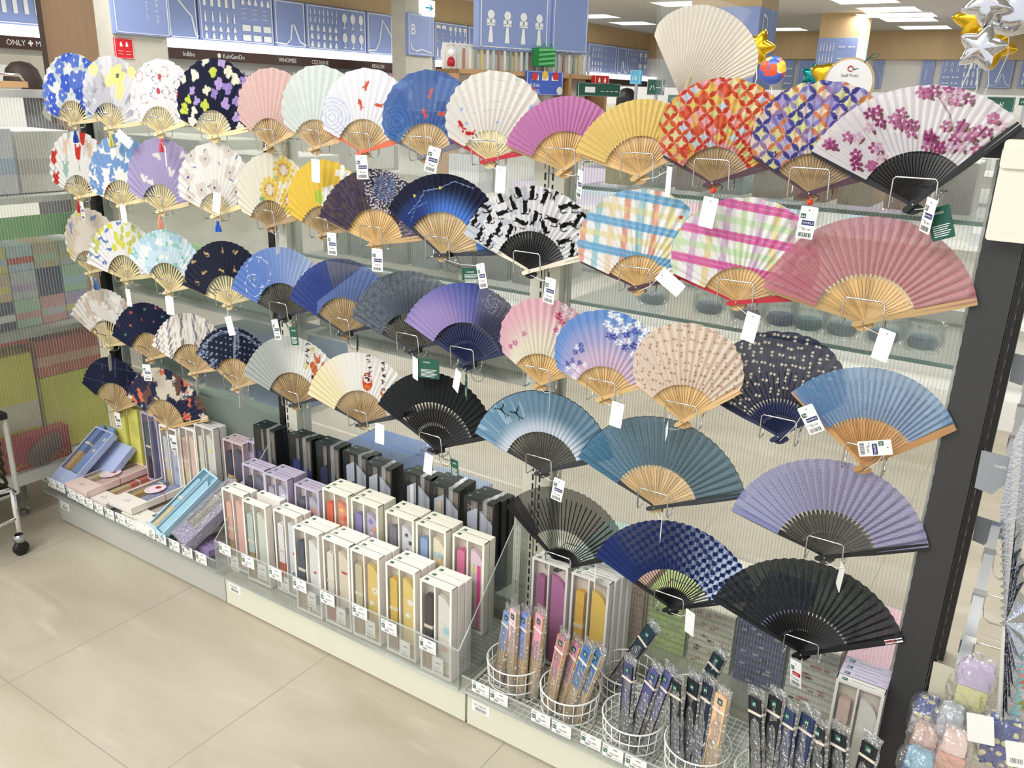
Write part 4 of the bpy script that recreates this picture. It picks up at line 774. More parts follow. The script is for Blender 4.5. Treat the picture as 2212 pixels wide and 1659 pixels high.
# ------------------------------------------------------------------ hang tags
def face(M): return lambda u, v, w: tuple(M @ Vector((u, -0.0006 - w, v)))
def hang_tag(key, px, py, kind='blank', num='', price='2,640', yaw=0, roll=0, w=0.030, h=0.058, Y=1.586, string='white', to=None):
    root = FR[key]; c = PY(px, py, Y)
    M = Matrix.Translation(c) @ Matrix.Rotation(math.radians(yaw), 4, 'Z') @ Matrix.Rotation(math.radians(roll), 4, 'Y'); f = face(M); b = MB()
    r = 0.002; pts = []
    for cx, cz, a0 in ((w / 2 - r, h / 2 - r, 0), (-w / 2 + r, h / 2 - r, 90), (-w / 2 + r, -h / 2 + r, 180), (w / 2 - r, -h / 2 + r, 270)):
        for q in range(3): a = math.radians(a0 + 45 * q); pts.append((cx + r * math.cos(a), cz + r * math.sin(a)))
    b.prism(pts, lambda u, v, s_: (u, s_, v), -0.0003, 0.0003, 0 if kind != 'green' else 2, M)
    def rect(x0, x1, z0, z1, mi, d=0.0): b.add([f(x0, z0, d), f(x1, z0, d), f(x1, z1, d), f(x0, z1, d)], [(0, 1, 2, 3)], mi)
    b.add([f(0.0012 * math.cos(a), h / 2 - 0.007 + 0.0012 * math.sin(a), 0) for a in [q * math.pi / 4 for q in range(8)]], [tuple(range(8))], 4)
    if kind in ('sample', 'red'):
        rect(-0.013, -0.004, 0.007, 0.0155, 2); b.text(num, 0.0075, lambda u, v, s_: f(-0.0122 + u, 0.0085 + v, 0.0003), 5)
        rect(-0.009, 0.0125, -0.0045, 0.004, 3 if kind == 'sample' else 6); b.text('SAMPLE' if kind == 'sample' else 'sample', 0.0056, lambda u, v, s_: f(-0.0078 + u, -0.0022 + v, 0.0003), 5)
        b.text('¥' + price, 0.0052, lambda u, v, s_: f(-0.006 + u, -0.014 + v, 0.0001), 4); barcode(b, -0.011, -0.026, 0.022, 0.008, lambda u, v, s_: f(u, v, 0.0001), 4, len(key))
        b.text('NO  05', 0.003, lambda u, v, s_: f(-0.013 + u, -0.0105 + v, 0.0001), 4)
    if kind == 'green':
        b.text('HANDS', 0.0055, lambda u, v, s_: f(-w * 0.25 + u, h / 2 - 0.012 + v, 0.0001), 5)
        for q in range(6): rect(-w * 0.36, w * (0.38 - 0.07 * (q % 3)), -h * 0.08 - 0.0035 * q, -h * 0.08 - 0.0035 * q + 0.0012, 5, 0.0001)
    t = b.build('hang_tag', [PAPER, PAPER, GREEN, NAVY, INK, PWHITE, RIBM['red']], root, world=True)
    if kind == 'green': t['label'] = 'green card tag reading HANDS'
    s = MB(); a = M @ Vector((0, 0, h / 2 - 0.006)); e = BASE[root.name] @ Vector((0.004, -0.006, -0.008)) if to is None else PY(to[0], to[1], 1.604)
    mid = (a + e) / 2 + Vector((0.004, -0.004, -0.004 if (a - e).length > 0.02 else 0.0)); s.tube([e, mid, a], 0.0006 if kind != 'green' else 0.0009, 5)
    s.build('tag_string', PWHITE if (string == 'white' and kind != 'green') else BLACK, root, world=True)
TG = [('greyyellow',268,300,'blank','','',20,-50), ('lineflower',358,338,'blank','','',-30,4), ('pink',569,327,'sample','45','4,950',-42,5), ('mist',682,369,'blank','','',0,2),
 ('goldwhite',782,361,'sample','46','5,060',22,-3), ('goldblue',934,345,'sample','47','5,060',20,14), ('catfish',1081,388,'blank','','',-10,2), ('magenta',1252,398,'sample','68','2,640',-40,4), ('yellow',1444,393,'blank','','',-48,0), ('redcircle',1530,459,'blank','','',0,7),
 ('purplecircle',1743,481,'sample','64','3,190',12,4), ('magcherry',2005,466,'sample','63','3,190',-50,7), ('tulip',178,455,'sample','60','3,300',-10,-3), ('blueleaf',267,462,'blank','','',0,-2), ('lilac',357,480,'blank','','',-40,0), ('beigeflower',468,438,'blank','','',5,12),
 ('sunflower',600,525,'blank','','',-58,0), ('yellowflower',717,527,'sample','50','4,950',5,-1), ('firework',815,562,'sample','51','4,950',15,0), ('blueglow',1041,596,'sample','52','4,950',-15,-16), ('cats',1187,628,'sample','65','2,640',-8,5), ('plaidblue',1448,610,'blank','','',10,-55), ('plaidpink',1621,707,'blank','','',-12,8),
 ('rose',1908,746,'blank','','',-14,8), ('beigeleaf',200,618,'sample','61','3,300',-25,-3), ('lemon',278,643,'blank','','',-5,-3), ('aqua',367,660,'blank','','',15,0), ('goldcats',497,704,'blank','','',0,-16), ('peri',597,712,'sample','56','3,300',-5,-14), ('hemp',897,796,'blank','','',-25,0), ('violet',987,822,'blank','','',-25,18),
 ('pinksakura',1187,868,'blank','','',-60,4), ('bluesakura',1332,896,'blank','','',0,5), ('peach',1440,932,'blank','','',-64,52), ('navybow',1752,906,'sample','74','2,750',10,-32), ('sky',1890,968,'sample','70','2,640',8,74), ('camo',238,783,'sample','62','3,300',-48,-4), ('navydots',318,805,'sample','34','4,400',20,-2), ('stripe',427,832,'blank','','',-50,-3),
 ('bandana',521,860,'blank','','',-62,-3), ('daruma',820,937,'blank','','',5,2), ('black',925,1002,'blank','','',-5,7), ('swallow',1205,1058,'sample','75','2,640',0,8), ('teal',1428,1142,'blank','','',-66,6), ('lavender',1815,1246,'blank','','',-64,10), ('grid',255,908,'sample','35','4,400',5,-4), ('brush',375,957,'sample','36','4,400',5,-4),
 ('blacksheer',1285,1247,'blank','','',-60,-3), ('check',1490,1345,'blank','','',-28,-3), ('linen',1719,1455,'red','81','4,400',-28,-9)]
for (k, x, y, kd, nm, pr, yw, rl) in TG: hang_tag(k, x, y, kd, nm, pr or '2,640', yw, rl)
for (k, x, y, yw, rl, w, h) in (('blueglow',1018,592,25,-4,0.045,0.030), ('magcherry',2032,482,-20,-22,0.040,0.055), ('peri',635,726,0,-8,0.030,0.052), ('twotone',772,742,-55,0,0.030,0.042), ('hemp',926,796,15,-1,0.058,0.052), ('violet',1007,836,-45,0,0.032,0.060), ('black',982,1010,-20,-6,0.036,0.044)):
    hang_tag(k, x, y, 'green', '', '', yw, rl, w, h, Y=1.590)
def tassel(key, x, y, col, L=0.045, knot=None):
    root = FR[key]; top = PY(x, y, 1.600); b = MB(); rg = random.Random(len(key))
    pv = BASE[root.name] @ Vector((0, -0.004, -0.010)); b.tube([pv, (pv + top) / 2 + Vector((0.003, -0.002, 0)), top], 0.0008, 5)
    b.lathe([(0.0005, 0.004), (0.004, 0.002), (0.0045, -0.003), (0.0035, -0.007)], top, 10)
    for q in range(40):
        a = rg.uniform(0, 6.28); r = rg.uniform(0.2, 1.0); x0 = 0.003 * r * math.cos(a); y0 = 0.003 * r * math.sin(a); k = rg.uniform(3.4, 4.8)
        b.tube([top + Vector((x0, y0, -0.006)), top + Vector((x0 * k * .7, y0 * k * .5, -L * 0.5)), top + Vector((x0 * k, y0 * k * .6, -L * rg.uniform(0.9, 1.0)))], 0.0013, 4)
    o = b.build('tassel', THREAD[col], root, world=True); o['label'] = col + ' thread tassel'
for a in (('blueflower',162,284,'blue'), ('greyyellow',239,292,'yellow'), ('lineflower',348,302,'coral'), ('tulip',170,436,'red'), ('blueleaf',265,456,'sky'), ('lilac',345,468,'peach'), ('beigeflower',470,480,'royal'), ('beigeleaf',207,604,'sky')): tassel(*a, L=0.028 if a[0] == 'beigeflower' else 0.036)
for k, x, y in (('redcircle',1541,412), ('purplecircle',1750,437)):
    root = FR[k]; c = PY(x, y, 1.598); b = MB(); pv = BASE[root.name] @ Vector((0, -0.008, 0)); b.tube([pv, (pv + c) / 2, c], 0.0008, 5)
    b.lathe([(0.0001, 0.0055), (0.004, 0.004), (0.0055, 0), (0.004, -0.004), (0.0001, -0.0055)], c, 12); o = b.build('bead_charm', mat('red_glass_bead', (0.90, 0.22, 0.12), 0.15, var=0.02), root, world=True, smooth=True); o['label'] = 'round red bead on a short cord'
for k in ('peri', 'twotone', 'hemp', 'violet', 'blueglow', 'black'):
    root = FR[k]; M = BASE[root.name]; c = M @ Vector((0.030, -0.012, 0.004)); b = MB(); b.box(-0.007, 0.007, -0.004, 0.004, -0.004, 0.006, 0, Matrix.Translation(c)); b.box(-0.003, 0.003, -0.009, 0.0, 0.002, 0.010, 0, Matrix.Translation(c))
    b.tube([c + Vector((0.02 * math.sin(a) + 0.012, -0.003, -0.018 + 0.022 * math.cos(a))) for a in [q * 0.45 for q in range(13)]], 0.0006, 5)
    b.build('security_clip', BLACK, root, world=True)
root = FR['linen']; b = MB(); M0 = BASE[root.name]; g = [o for o in root.children if o.name.startswith('guard')][1]; R_ = Matrix.Rotation(g.rotation_euler[1], 4, 'Y')
f = lambda u, v, w: tuple(R_ @ Vector((0.172 + u, -0.0085 - w, v)))
b.add([f(0, -.0045, 0), f(.034, -.0045, 0), f(.034, .0045, 0), f(0, .0045, 0)], [(0, 1, 2, 3)], 0); b.add([f(.001, -.003, .0002), f(.022, -.003, .0002), f(.022, .003, .0002), f(.001, .003, .0002)], [(0, 1, 2, 3)], 1)
b.text('sample', 0.0062, lambda u, v, w: f(0.002 + u, -.0017 + v, .0004), 0); b.build('sample_sticker', [PWHITE, RIBM['red']], root)
# ------------------------------------------------------------------ gift boxes
BOXM = {'cream': CREAMBOX, 'ivory': mat('ivory_card', (0.93, 0.92, 0.86), 0.5, var=0.02), 'black': mat('dark_green_black_card', (0.10, 0.125, 0.12), 0.42, var=0.06), 'jet': mat('jet_black_card', (0.09, 0.09, 0.10), 0.42, var=0.06), 'lilac': mat('lilac_card', (0.74, 0.70, 0.79), 0.4, var=0.03),
        'purple': mat('purple_card', (0.60, 0.53, 0.72), 0.4, var=0.03), 'blue': mat('pale_blue_card', (0.68, 0.82, 0.89), 0.4, var=0.03), 'peri': mat('periwinkle_card', (0.68, 0.73, 0.88), 0.4, var=0.03), 'pink': mat('pale_pink_card', (0.93, 0.84, 0.82), 0.5, var=0.02),
        'yellow': mat('lime_yellow_card', (0.86, 0.85, 0.45), 0.45, var=0.03), 'greypink': mat('dusty_pink_card', (0.80, 0.71, 0.73), 0.45, var=0.03), 'grey': mat('pale_grey_card', (0.85, 0.84, 0.82), 0.5, var=0.02)}
LINING = mat('beige_lining', (0.84, 0.80, 0.74), 0.7, var=0.04); TAPE = clear('clear_tape', (1, 1, 1), 0.22, 0.10, 0.15)
def cm(c): return mat('cloth_%02x%02x%02x' % tuple(int(v * 255) for v in c), c, 0.75, var=0.10, scale=120)
def pouch_prof(w, h):
    pts = [(-w / 2, 0), (w / 2, 0), (w / 2, h * 0.80)]
    for q in range(1, 9): a = q / 8 * math.pi / 2; pts.append((-w / 2 + w * math.cos(a), h * 0.80 + h * 0.20 * math.sin(a)))
    return pts
def gift_box(label, col, loc, rot=(0, 0, 0), w=0.097, d=0.0235, h=0.262, front=True, stick=None, pouch=None, spots=None, num='40', bb=0.008, group=None, tape=False, sticker=True, fill=None, disc=False, bandc=(0.88, 0.83, 0.76)):
    t = thing('gift_box', label, 'gift box', loc, rot, group); m = BOXM[col]; e = 0.006
    b = MB()
    if front:
        for x0, x1, z0, z1 in ((0, e, 0, h), (w - e, w, 0, h), (e, w - e, 0, bb), (e, w - e, h - e, h)): b.box(x0, x1, 0, 0.0015, z0, z1)
        b.box(0, 0.0015, 0.0015, d, 0, h); b.box(w - 0.0015, w, 0.0015, d, 0, h); b.box(0, w, 0.0015, d, 0, 0.0015); b.box(0, w, 0.0015, d, h - 0.0015, h); b.box(0, w, d - 0.001, d, 0, h)
        if bb < 0.03: b.box(w * 0.47 - 0.002, w * 0.47 + 0.002, 0.0003, d, bb, h - e)
    else: b.bevel_box(0, w, 0, d, 0, h, 0.001)
    b.build('carton', m, t)
    if front:
        b = MB(); b.box(e, w - e, d - 0.003, d - 0.0015, bb, h - e); b.build('lining', LINING if fill is None else cm(fill), t)
        b = MB(); b.add([(e, 0.0008, bb), (w - e, 0.0008, bb), (w - e, 0.0008, h - e), (e, 0.0008, h - e)], [(0, 1, 2, 3)]); b.build('window_film', FILM, t)
        if stick:
            b = MB(); cx = w * 0.245; L = h * 0.80; z0 = bb + 0.003; zs = z0 + L * 0.40
            for q in range(5): b.box(cx - 0.010 + q * 0.0042, cx - 0.0066 + q * 0.0042, 0.004 + 0.0006 * (q % 2), d - 0.005, z0, zs, 1)
            pts = [(cx - 0.0115, zs)] + [(cx - 0.0115 + 0.023 * q / 10, z0 + L - 0.004 * abs(q - 5) / 5 + 0.002 * (q % 2)) for q in range(11)] + [(cx + 0.0115, zs)]
            b.prism(pts[::-1], lambda u, v, s_: (u, s_, v), 0.003, d - 0.005, 0); b.box(cx - 0.013, cx + 0.013, 0.002, d - 0.004, z0 + L * 0.56, z0 + L * 0.60, 2)
            b.build('folded_fan', [cm(stick[0]), RIBM[stick[1]], cm(bandc)], t)
        if pouch:
            b = MB(); pw = w * 0.40; b.prism(pouch_prof(pw, h * 0.84), lambda u, v, s_: (w * 0.74 + u, s_, bb + 0.003 + v), 0.006, d - 0.005, 0); z1 = 0.0056; mats = [cm(pouch)]
            for (u, v, r, c, pet) in (spots or []):
                if cm(c) not in mats: mats.append(cm(c))
                k = mats.index(cm(c)); n = max(8, pet * 4)
                if pet < 0:
                    x_, za, zb = (pw * .47, v - r, v + r) if pet == -1 else (r, 0.006, v); u = 0 if pet == -1 else u
                    b.add([(w * 0.74 + u - x_, z1, bb + za), (w * 0.74 + u + x_, z1, bb + za), (w * 0.74 + u + x_, z1, bb + zb), (w * 0.74 + u - x_, z1, bb + zb)], [(0, 1, 2, 3)], k); z1 -= 0.00008; continue
                pts = []
                for q in range(n):
                    a = 2 * math.pi * q / n; rr = r * (1 if pet == 0 else (1.0 if q % 2 == 0 else 0.45)); pts.append((w * 0.74 + u + rr * math.cos(a), z1, bb + v + rr * math.sin(a)))
                b.add([(w * 0.74 + u, z1, bb + v)] + pts, [(0, 1 + q, 1 + (q + 1) % n) for q in range(n)], k); z1 -= 0.00008
            b.build('cloth_pouch', mats, t)
    if sticker:
        b = MB(); b.box(w * 0.10, w * 0.10 + 0.011, 0.004, 0.013, h, h + 0.0003, 0); b.text(num, 0.0062, lambda u, v, s_: (w * 0.10 + 0.0012 + u, 0.0062 + v, h + 0.0005), 1); b.box(w * 0.3, w * 0.78, d * 0.45, d * 0.45 + 0.0008, h, h + 0.0003, 2)
        b.build('number_sticker', [GREEN, PWHITE, m if col in ('cream', 'ivory') else GREEN], t)
    if tape:
        b = MB(); x0 = w * 0.62; b.add([(x0, -0.0004, h * 0.35), (x0 + 0.014, -0.0004, h * 0.35), (x0 + 0.014, -0.0004, h + 0.0006), (x0, -0.0004, h + 0.0006), (x0 + 0.014, d, h + 0.0006), (x0, d, h + 0.0006)], [(0, 1, 2, 3), (3, 2, 4, 5)]); b.build('tape', TAPE, t)
    if bb > 0.03:
        b = MB(); f = lambda u, v, s_: (w * 0.5 + u, -0.0004, bb * 0.5 + v)
        b.add([f(0.004 * math.cos(q * 2.094 + 1.57), 0.006 + 0.004 * math.sin(q * 2.094 + 1.57), 0) for q in range(3)], [(0, 1, 2)]); 
        for q in range(2): b.box(w * 0.5 - 0.014, w * 0.5 + 0.014, -0.0005, -0.0003, bb * 0.5 - 0.004 - 0.004 * q, bb * 0.5 - 0.003 - 0.004 * q)
        b.build('printed_mark', INKG if col not in ('purple', 'peri') else PWHITE, t)
    if disc:
        b = MB(); b.add([(w * 0.5 + 0.030 * math.cos(q * math.pi / 12), -0.0012, h * 0.55 + 0.038 * math.sin(q * math.pi / 12)) for q in range(24)], [tuple(range(24))], 0)
        for q in range(5): a = q * 1.257; b.add([(w * 0.5 + 0.006 * math.cos(a) + 0.0055 * math.cos(p * .785), -0.0016, h * 0.60 + 0.006 * math.sin(a) + 0.0055 * math.sin(p * .785)) for p in range(8)], [tuple(range(8))], 1)
        for q in range(12): a = 3.4 + q * 0.2; b.add([(w * 0.5 + 0.023 * math.cos(a) + 0.0015 * math.cos(p * .785), -0.0016, h * 0.55 + 0.028 * math.sin(a) + 0.0015 * math.sin(p * .785)) for p in range(8)], [tuple(range(8))], 2)
        o = b.build('round_charm_card', [mat('pink_white_card', (0.96, 0.89, 0.91), 0.5, var=0.02), cm((0.84, 0.35, 0.42)), cm((0.85, 0.60, 0.68))], t); o['label'] = 'round pink and white card with a red flower'
        b = MB(); z = h * 0.56; b.tube([(w * .5 + .02, -0.002, z), (w + 0.0012, -0.001, z - .01), (w + 0.0012, d * 0.9, z - .012)], 0.0008, 5); b.build('red_cord', THREAD['red'], t)
    return t
CF = lambda x, y: (x * 0.4219 + 460, y * 0.4219 + 860)
GN = 'upright cream gift boxes in the near row of the acrylic tray'
row1 = [(45,455,2,'pale pink fan and pouch',((0.90,0.70,0.64),'tan'),(0.91,0.73,0.68),None,'40'), (150,515,1,'grey-green fan and pouch',((0.74,0.80,0.76),'tan'),(0.84,0.86,0.81),None,'41'), (308,562,2,'white fan with an orange guard and a heart pouch',((0.92,0.92,0.93),'orange'),(0.88,0.89,0.91),[(0,.13,.005,(.82,.25,.22),0),(0.003,.055,.018,(.45,.55,.75),0)],'46'),
  (410,650,3,'charcoal fan and a white curved pouch',((0.27,0.30,0.37),'tan'),(0.90,0.90,0.89),[(0,.13,.005,(.82,.25,.22),0),(0.002,.045,.016,(.50,.60,.80),0)],'47'), (560,705,3,'cream fan with crimson guards and a red banded pouch',((0.91,0.89,0.84),'red'),(0.89,0.84,0.76),[(0,.165,.004,(.78,.2,.22),0),(.006,.165,.004,(.78,.2,.22),0),(-.006,.165,.004,(.78,.2,.22),0),(0.008,.05,.012,(.12,.10,.12),0)],'48'),
  (705,765,3,'leafy grey fan and a yellow daisy pouch',((0.80,0.76,0.62),'dark'),(0.90,0.78,0.45),[(.004,.15,.014,(.95,.95,.92),6),(.004,.15,.004,(.85,.7,.3),0),(-.006,.11,.011,(.95,.95,.92),6),(0.008,.03,.008,(.8,.65,.5),5)],'49'), (885,835,3,'mustard yellow fan and a second daisy pouch',((0.88,0.74,0.30),'dark'),(0.91,0.80,0.46),[(.004,.16,.014,(.95,.95,.92),6),(-.004,.12,.012,(.95,.95,.92),6),(.008,.03,.008,(.8,.65,.5),5)],'50'),
  (1062,920,3,'dark wooden fan and a pastel firework pouch',((0.24,0.21,0.20),'amber'),(0.90,0.89,0.85),[(.006,.13,.015,(.62,.82,.88),9),(.0,.075,.016,(.90,.62,.58),9),(.008,.03,.009,(.86,.86,.55),9)],'51')]
words_ = ['front', 'second', 'third']
for i, (px, py, n, lab, stk, pc, sp, num) in enumerate(row1):
    q = PZ(*CF(px, py), 0.372)
    for k in range(n):
        gift_box('cream windowed gift box showing ' + lab if k == 0 else 'cream gift box %s behind the box with the %s' % (['', 'first', 'second'][k], lab.split(' and ')[0]), 'cream', (q.x + 0.002 * k, max(1.397, q.y - 0.002) + 0.0265 * k, 0.1095), (0, 0, math.radians([0, 2, -1, 1][(i + k) % 4] * 0.5)), front=(k == 0), stick=stk, pouch=pc, spots=sp, num=num, group=GN)
for (px, py, lab) in ((215, 487, 'cream gift box set back between the pink and grey-green fan boxes'),):
    q = PZ(*CF(px, py), 0.372); gift_box(lab, 'cream', (q.x, q.y + 0.006, 0.1095), front=False, num='41', group=GN)
LG = 'upright lilac and ivory gift boxes in the middle row'
O_ = (.88, .38, .26); V_ = (.50, .46, .74)
row2 = [(150,330,2,'lilac','dark blue fan in a lilac box','a dark navy fan with gold band',((.20,.20,.28),'tan'),(.40,.40,.48),None,'33',-.02), (245,385,3,'lilac','','a grey folded fan and a white slip',((.62,.62,.68),'grey'),(.72,.72,.78),[(0,.19,.012,(.85,.88,.93),0)],'34',-.02), (405,440,2,'lilac','','a coral motif pouch',((.30,.30,.38),'tan'),(.70,.70,.76),[(0,.185,.015,(.90,.62,.50),5)],'35',-.02),
  (540,465,3,'ivory','','an orange circle print fan',(O_,'dark'),(.90,.55,.42),[(-.006,.2,.011,(.93,.8,.45),6),(.008,.18,.012,O_,6),(-.004,.165,.01,(.95,.7,.6),6),(.006,.145,.012,(.88,.3,.2),6)],'67',0), (695,515,3,'ivory','','a purple circle print fan',((.52,.48,.70),'dark'),(.74,.68,.80),[(-.006,.2,.011,V_,6),(.008,.18,.012,(.92,.6,.45),6),(-.004,.165,.01,(.93,.88,.7),6),(.006,.14,.012,V_,6)],'64',0),
  (835,600,3,'ivory','','a black cat print fan',((.45,.45,.50),'black'),(.84,.85,.88),[(-.004,.2,.008,(.15,.15,.2),4),(.008,.18,.009,(.2,.2,.25),4),(-.002,.155,.008,(.15,.15,.2),4)],'65',0), (1025,640,3,'ivory','','a blue and orange plaid pouch',((.55,.66,.82),'dark'),(.92,.88,.76),[(0,.176,.008,(.62,.80,.86),-1),(0,.155,.009,(.93,.85,.6),-1),(0,.130,.010,(.90,.60,.48),-1),(0,.100,.010,(.66,.82,.88),-1),(0,.065,.010,(.93,.86,.62),-1),(-.007,.185,.003,(.80,.86,.74),-2),(.008,.180,.003,(.90,.66,.52),-2)],'66',0), (1230,690,2,'ivory','','a pink and green plaid pouch',((.85,.45,.60),'red'),(.90,.80,.84),[(0,.170,.010,(.93,.87,.7),-1),(0,.135,.010,(.86,.76,.88),-1),(0,.100,.010,(.93,.87,.7),-1),(0,.06,.010,(.86,.76,.88),-1),(.006,.185,.0055,(.90,.32,.60),-2),(-.010,.185,.002,(.74,.88,.66),-2)],'67',0)]
for i, (px, py, n, col, _, lab, stk, pc, sp, num, dz) in enumerate(row2):
    zt = 0.454 + dz; q = PZ(*CF(px, py), zt)
    for k in range(n):
        gift_box('%s windowed gift box showing %s' % (col, lab) if k == 0 else '%s gift box %s behind the box with %s' % (col, ['', 'first', 'second'][k], lab), col, (q.x, max(1.50, q.y - 0.002) + 0.0245 * k, zt - 0.262), (0, 0, 0), front=(k == 0), stick=stk, pouch=pc, spots=sp, num=num, group=LG, d=0.0235 if n < 3 else 0.023)
KG = 'upright black gift boxes in the back row'
row3 = [(205,135,2,'deep blue cloth and a black cord','blue',0), (385,180,2,'a royal blue pleated cloth','blue',0), (525,220,2,'a glossy navy cloth low in the window','blue',0), (665,265,2,'a navy cloth and a grey slip','blue',1), (780,325,2,'a white price slip across grey paper','grey',1), (975,370,2,'a narrow white stick on dark cloth','grey',1), (1115,430,3,'a cream wooden stick standing up','grey',1), (1280,500,3,'silver flecks and two small stickers','grey',1)]
for i, (px, py, n, lab, ty, slip) in enumerate(row3):
    zt = 0.512; q = PZ(*CF(px, py), zt); y0 = min(max(1.60, q.y), 1.625)
    for k in range(n):
        t = gift_box('black windowed gift box showing ' + lab if k == 0 else 'black gift box %s behind the one showing %s' % (['', 'first', 'second'][k], lab), 'black' if i < 7 else 'jet', (q.x + (0.006 if k == 1 else 0.010 if k else 0) * (1 if i % 2 else -0.5), y0 + 0.0265 * k, zt - 0.262), (0, 0, 0), front=(k == 0), num='%d' % (77 - i), group=KG, tape=True, fill=(.60, .55, .50) if i != 5 else (.40, .34, .30), d=0.026)
        if k == 0:
            b = MB(); cc = [(.12, .16, .40), (.14, .20, .50), (.10, .12, .30), (.15, .20, .42), (.22, .22, .28), (.14, .14, .18), (.20, .20, .24), (.30, .31, .36)][i]
            pts = [(0.008, 0.010), (0.089, 0.010), (0.089, 0.12 + .02 * (i % 2)), (0.06, 0.15), (0.03, 0.16 + .015 * (i % 3)), (0.008, 0.175)]
            b.prism(pts, lambda u, v, s_: (u, s_, v), 0.006, 0.018); b.build('folded_cloth', cm(cc), t)
            if slip:
                b = MB(); b.prism([(0.008, 0.13), (0.088, 0.10), (0.088, 0.20), (0.04, 0.235), (0.008, 0.215)], lambda u, v, s_: (u, s_, v), 0.0045, 0.0052, 0)
                b.box(0.03, 0.041, 0.004, 0.0045, 0.16, 0.171, 1); b.box(0.016, 0.027, 0.004, 0.0045, 0.142, 0.153, 1); b.build('price_slip', [mat('pale_slip', (0.72, 0.73, 0.78), 0.5, var=0.03), GREEN], t)
            if i in (5, 6): b = MB(); b.box(0.022, 0.034, 0.002, 0.006, 0.03, 0.225 if i == 5 else 0.215); b.build('wooden_stick', [PAPER, RIBM['pale']][i - 5], t)
            if i == 7:
                b = MB(); rg = random.Random(3)
                for q2 in range(90): x = rg.uniform(.01, .086); z = .235 - .3 * (x - .01) + rg.gauss(0, .006); b.box(x, x + .0012, .0022, .0026, z, z + .0012)
                b.build('silver_flecks', PWHITE, t)
# ------------------------------------------------------------------ acrylic trays with price cards
def price_card(b, cx, cz, y, w, h, num, price, tilt=0.0):
    f = lambda u, v, s_: (cx + u, y - s_, cz + v + tilt * u)
    b.add([f(-w / 2, -h / 2, 0), f(w / 2, -h / 2, 0), f(w / 2, h / 2, 0), f(-w / 2, h / 2, 0), f(-w / 2, -h / 2, -.0008), f(w / 2, -h / 2, -.0008), f(w / 2, h / 2, -.0008), f(-w / 2, h / 2, -.0008)], [(0, 1, 2, 3), (4, 7, 6, 5), (0, 3, 7, 4), (1, 5, 6, 2), (3, 2, 6, 7), (0, 4, 5, 1)], 0)
    r = lambda x0, x1, z0, z1, mi: b.add([f(x0, z0, .0002), f(x1, z0, .0002), f(x1, z1, .0002), f(x0, z1, .0002)], [(0, 1, 2, 3)], mi)
    r(-w * .46, -w * .26, -h * .18, h * .16, 2); b.text(num, h * .26, lambda u, v, s_: f(-w * .45 + u, -h * .10 + v, .0004), 3)
    b.text('税込', h * .12, lambda u, v, s_: f(-w * .16 + u, -h * .12 + v, .0002), 1); b.text(price, h * .24, lambda u, v, s_: f(-w * .06 + u, -h * .16 + v, .0002), 1)
    r(-w * .44, -w * .22, h * .36, h * .40, 4); r(-w * .44, -w * .25, h * .26, h * .30, 4); r(0, w * .22, h * .26, h * .33, 4); r(-w * .30, -w * .02, -h * .30, -h * .25, 1); r(-w * .26, -w * .05, -h * .40, -h * .35, 1); r(w * .02, w * .42, -h * .38, -h * .35, 4)
CARDM = [PAPER, INK, GREEN, PWHITE, INKG]
def tray(label, x0, x1, lip0, lip1, side=False, riser=True, yb=1.70, zb=0.1075):
    t = thing('acrylic_tray', label, 'display tray', ((x0 + x1) / 2, 1.54, 0.1045), group='clear acrylic display trays'); e = 0.003
    b = MB(); b.box(x0, x1, 1.388, 1.391, lip0, lip1); b.build('front_lip', ACRY, t, world=True)
    b = MB(); b.box(x0, x1, 1.391, yb, zb - .003, zb); b.build('tray_base', ACRY, t, world=True)
    b = MB(); b.box(x0, x1, 1.3872, 1.3918, lip1, lip1 + 0.0015); b.box(x0, x1, 1.3872, 1.3918, lip0 - 0.001, lip0 + 0.001); b.build('lip_edge', ACEDGE, t, world=True)
    if side:
        for x in (x0, x1 - e):
            b = MB(); pts = [(1.391, 0.108), (1.391, lip1), (1.63, 0.470), (yb, 0.49), (yb, 0.108)]; b.prism(pts, lambda u, v, s_: (s_, u, v), x, x + e); b.build('side_panel', ACRY, t, world=True)
            b = MB(); b.tube([(x + e / 2, 1.391, 0.108), (x + e / 2, 1.391, lip1), (x + e / 2, 1.63, 0.470), (x + e / 2, yb, 0.49)], 0.0016, 4); b.build('side_edge', ACEDGE, t, world=True)
    if riser:
        b = MB(); b.box(x0 + e, x1 - e, 1.496, 1.4985, 0.108, 0.189); b.box(x0 + e, x1 - e, 1.496, 1.593, 0.189, 0.1915); b.box(x0 + e, x1 - e, 1.594, 1.5965, 0.192, 0.2475); b.box(x0 + e, x1 - e, 1.594, yb, 0.2475, 0.2495)
        b.build('stepped_riser', ACRY, t, world=True)
    return t
tm = tray('clear acrylic tray with slanted sides holding the upright cream and black boxes', -1.925, -1.022, 0.108, 0.222, True)
for i, ((x, y), n, p) in enumerate(zip(((60,775),(178,838),(318,900),(443,958),(585,1028),(750,1095),(900,1175),(1098,1268)), ('40','41','46','47','48','49','50','51'), ('4,950','4,950','5,060','5,060','4,950','4,950','3,850','3,850'))):
    c = PY(*CF(x, y), 1.386); b = MB(); price_card(b, c.x, c.z, 1.3865, 0.052, 0.036, n, p); b.build('price_card', CARDM, tm, world=True)
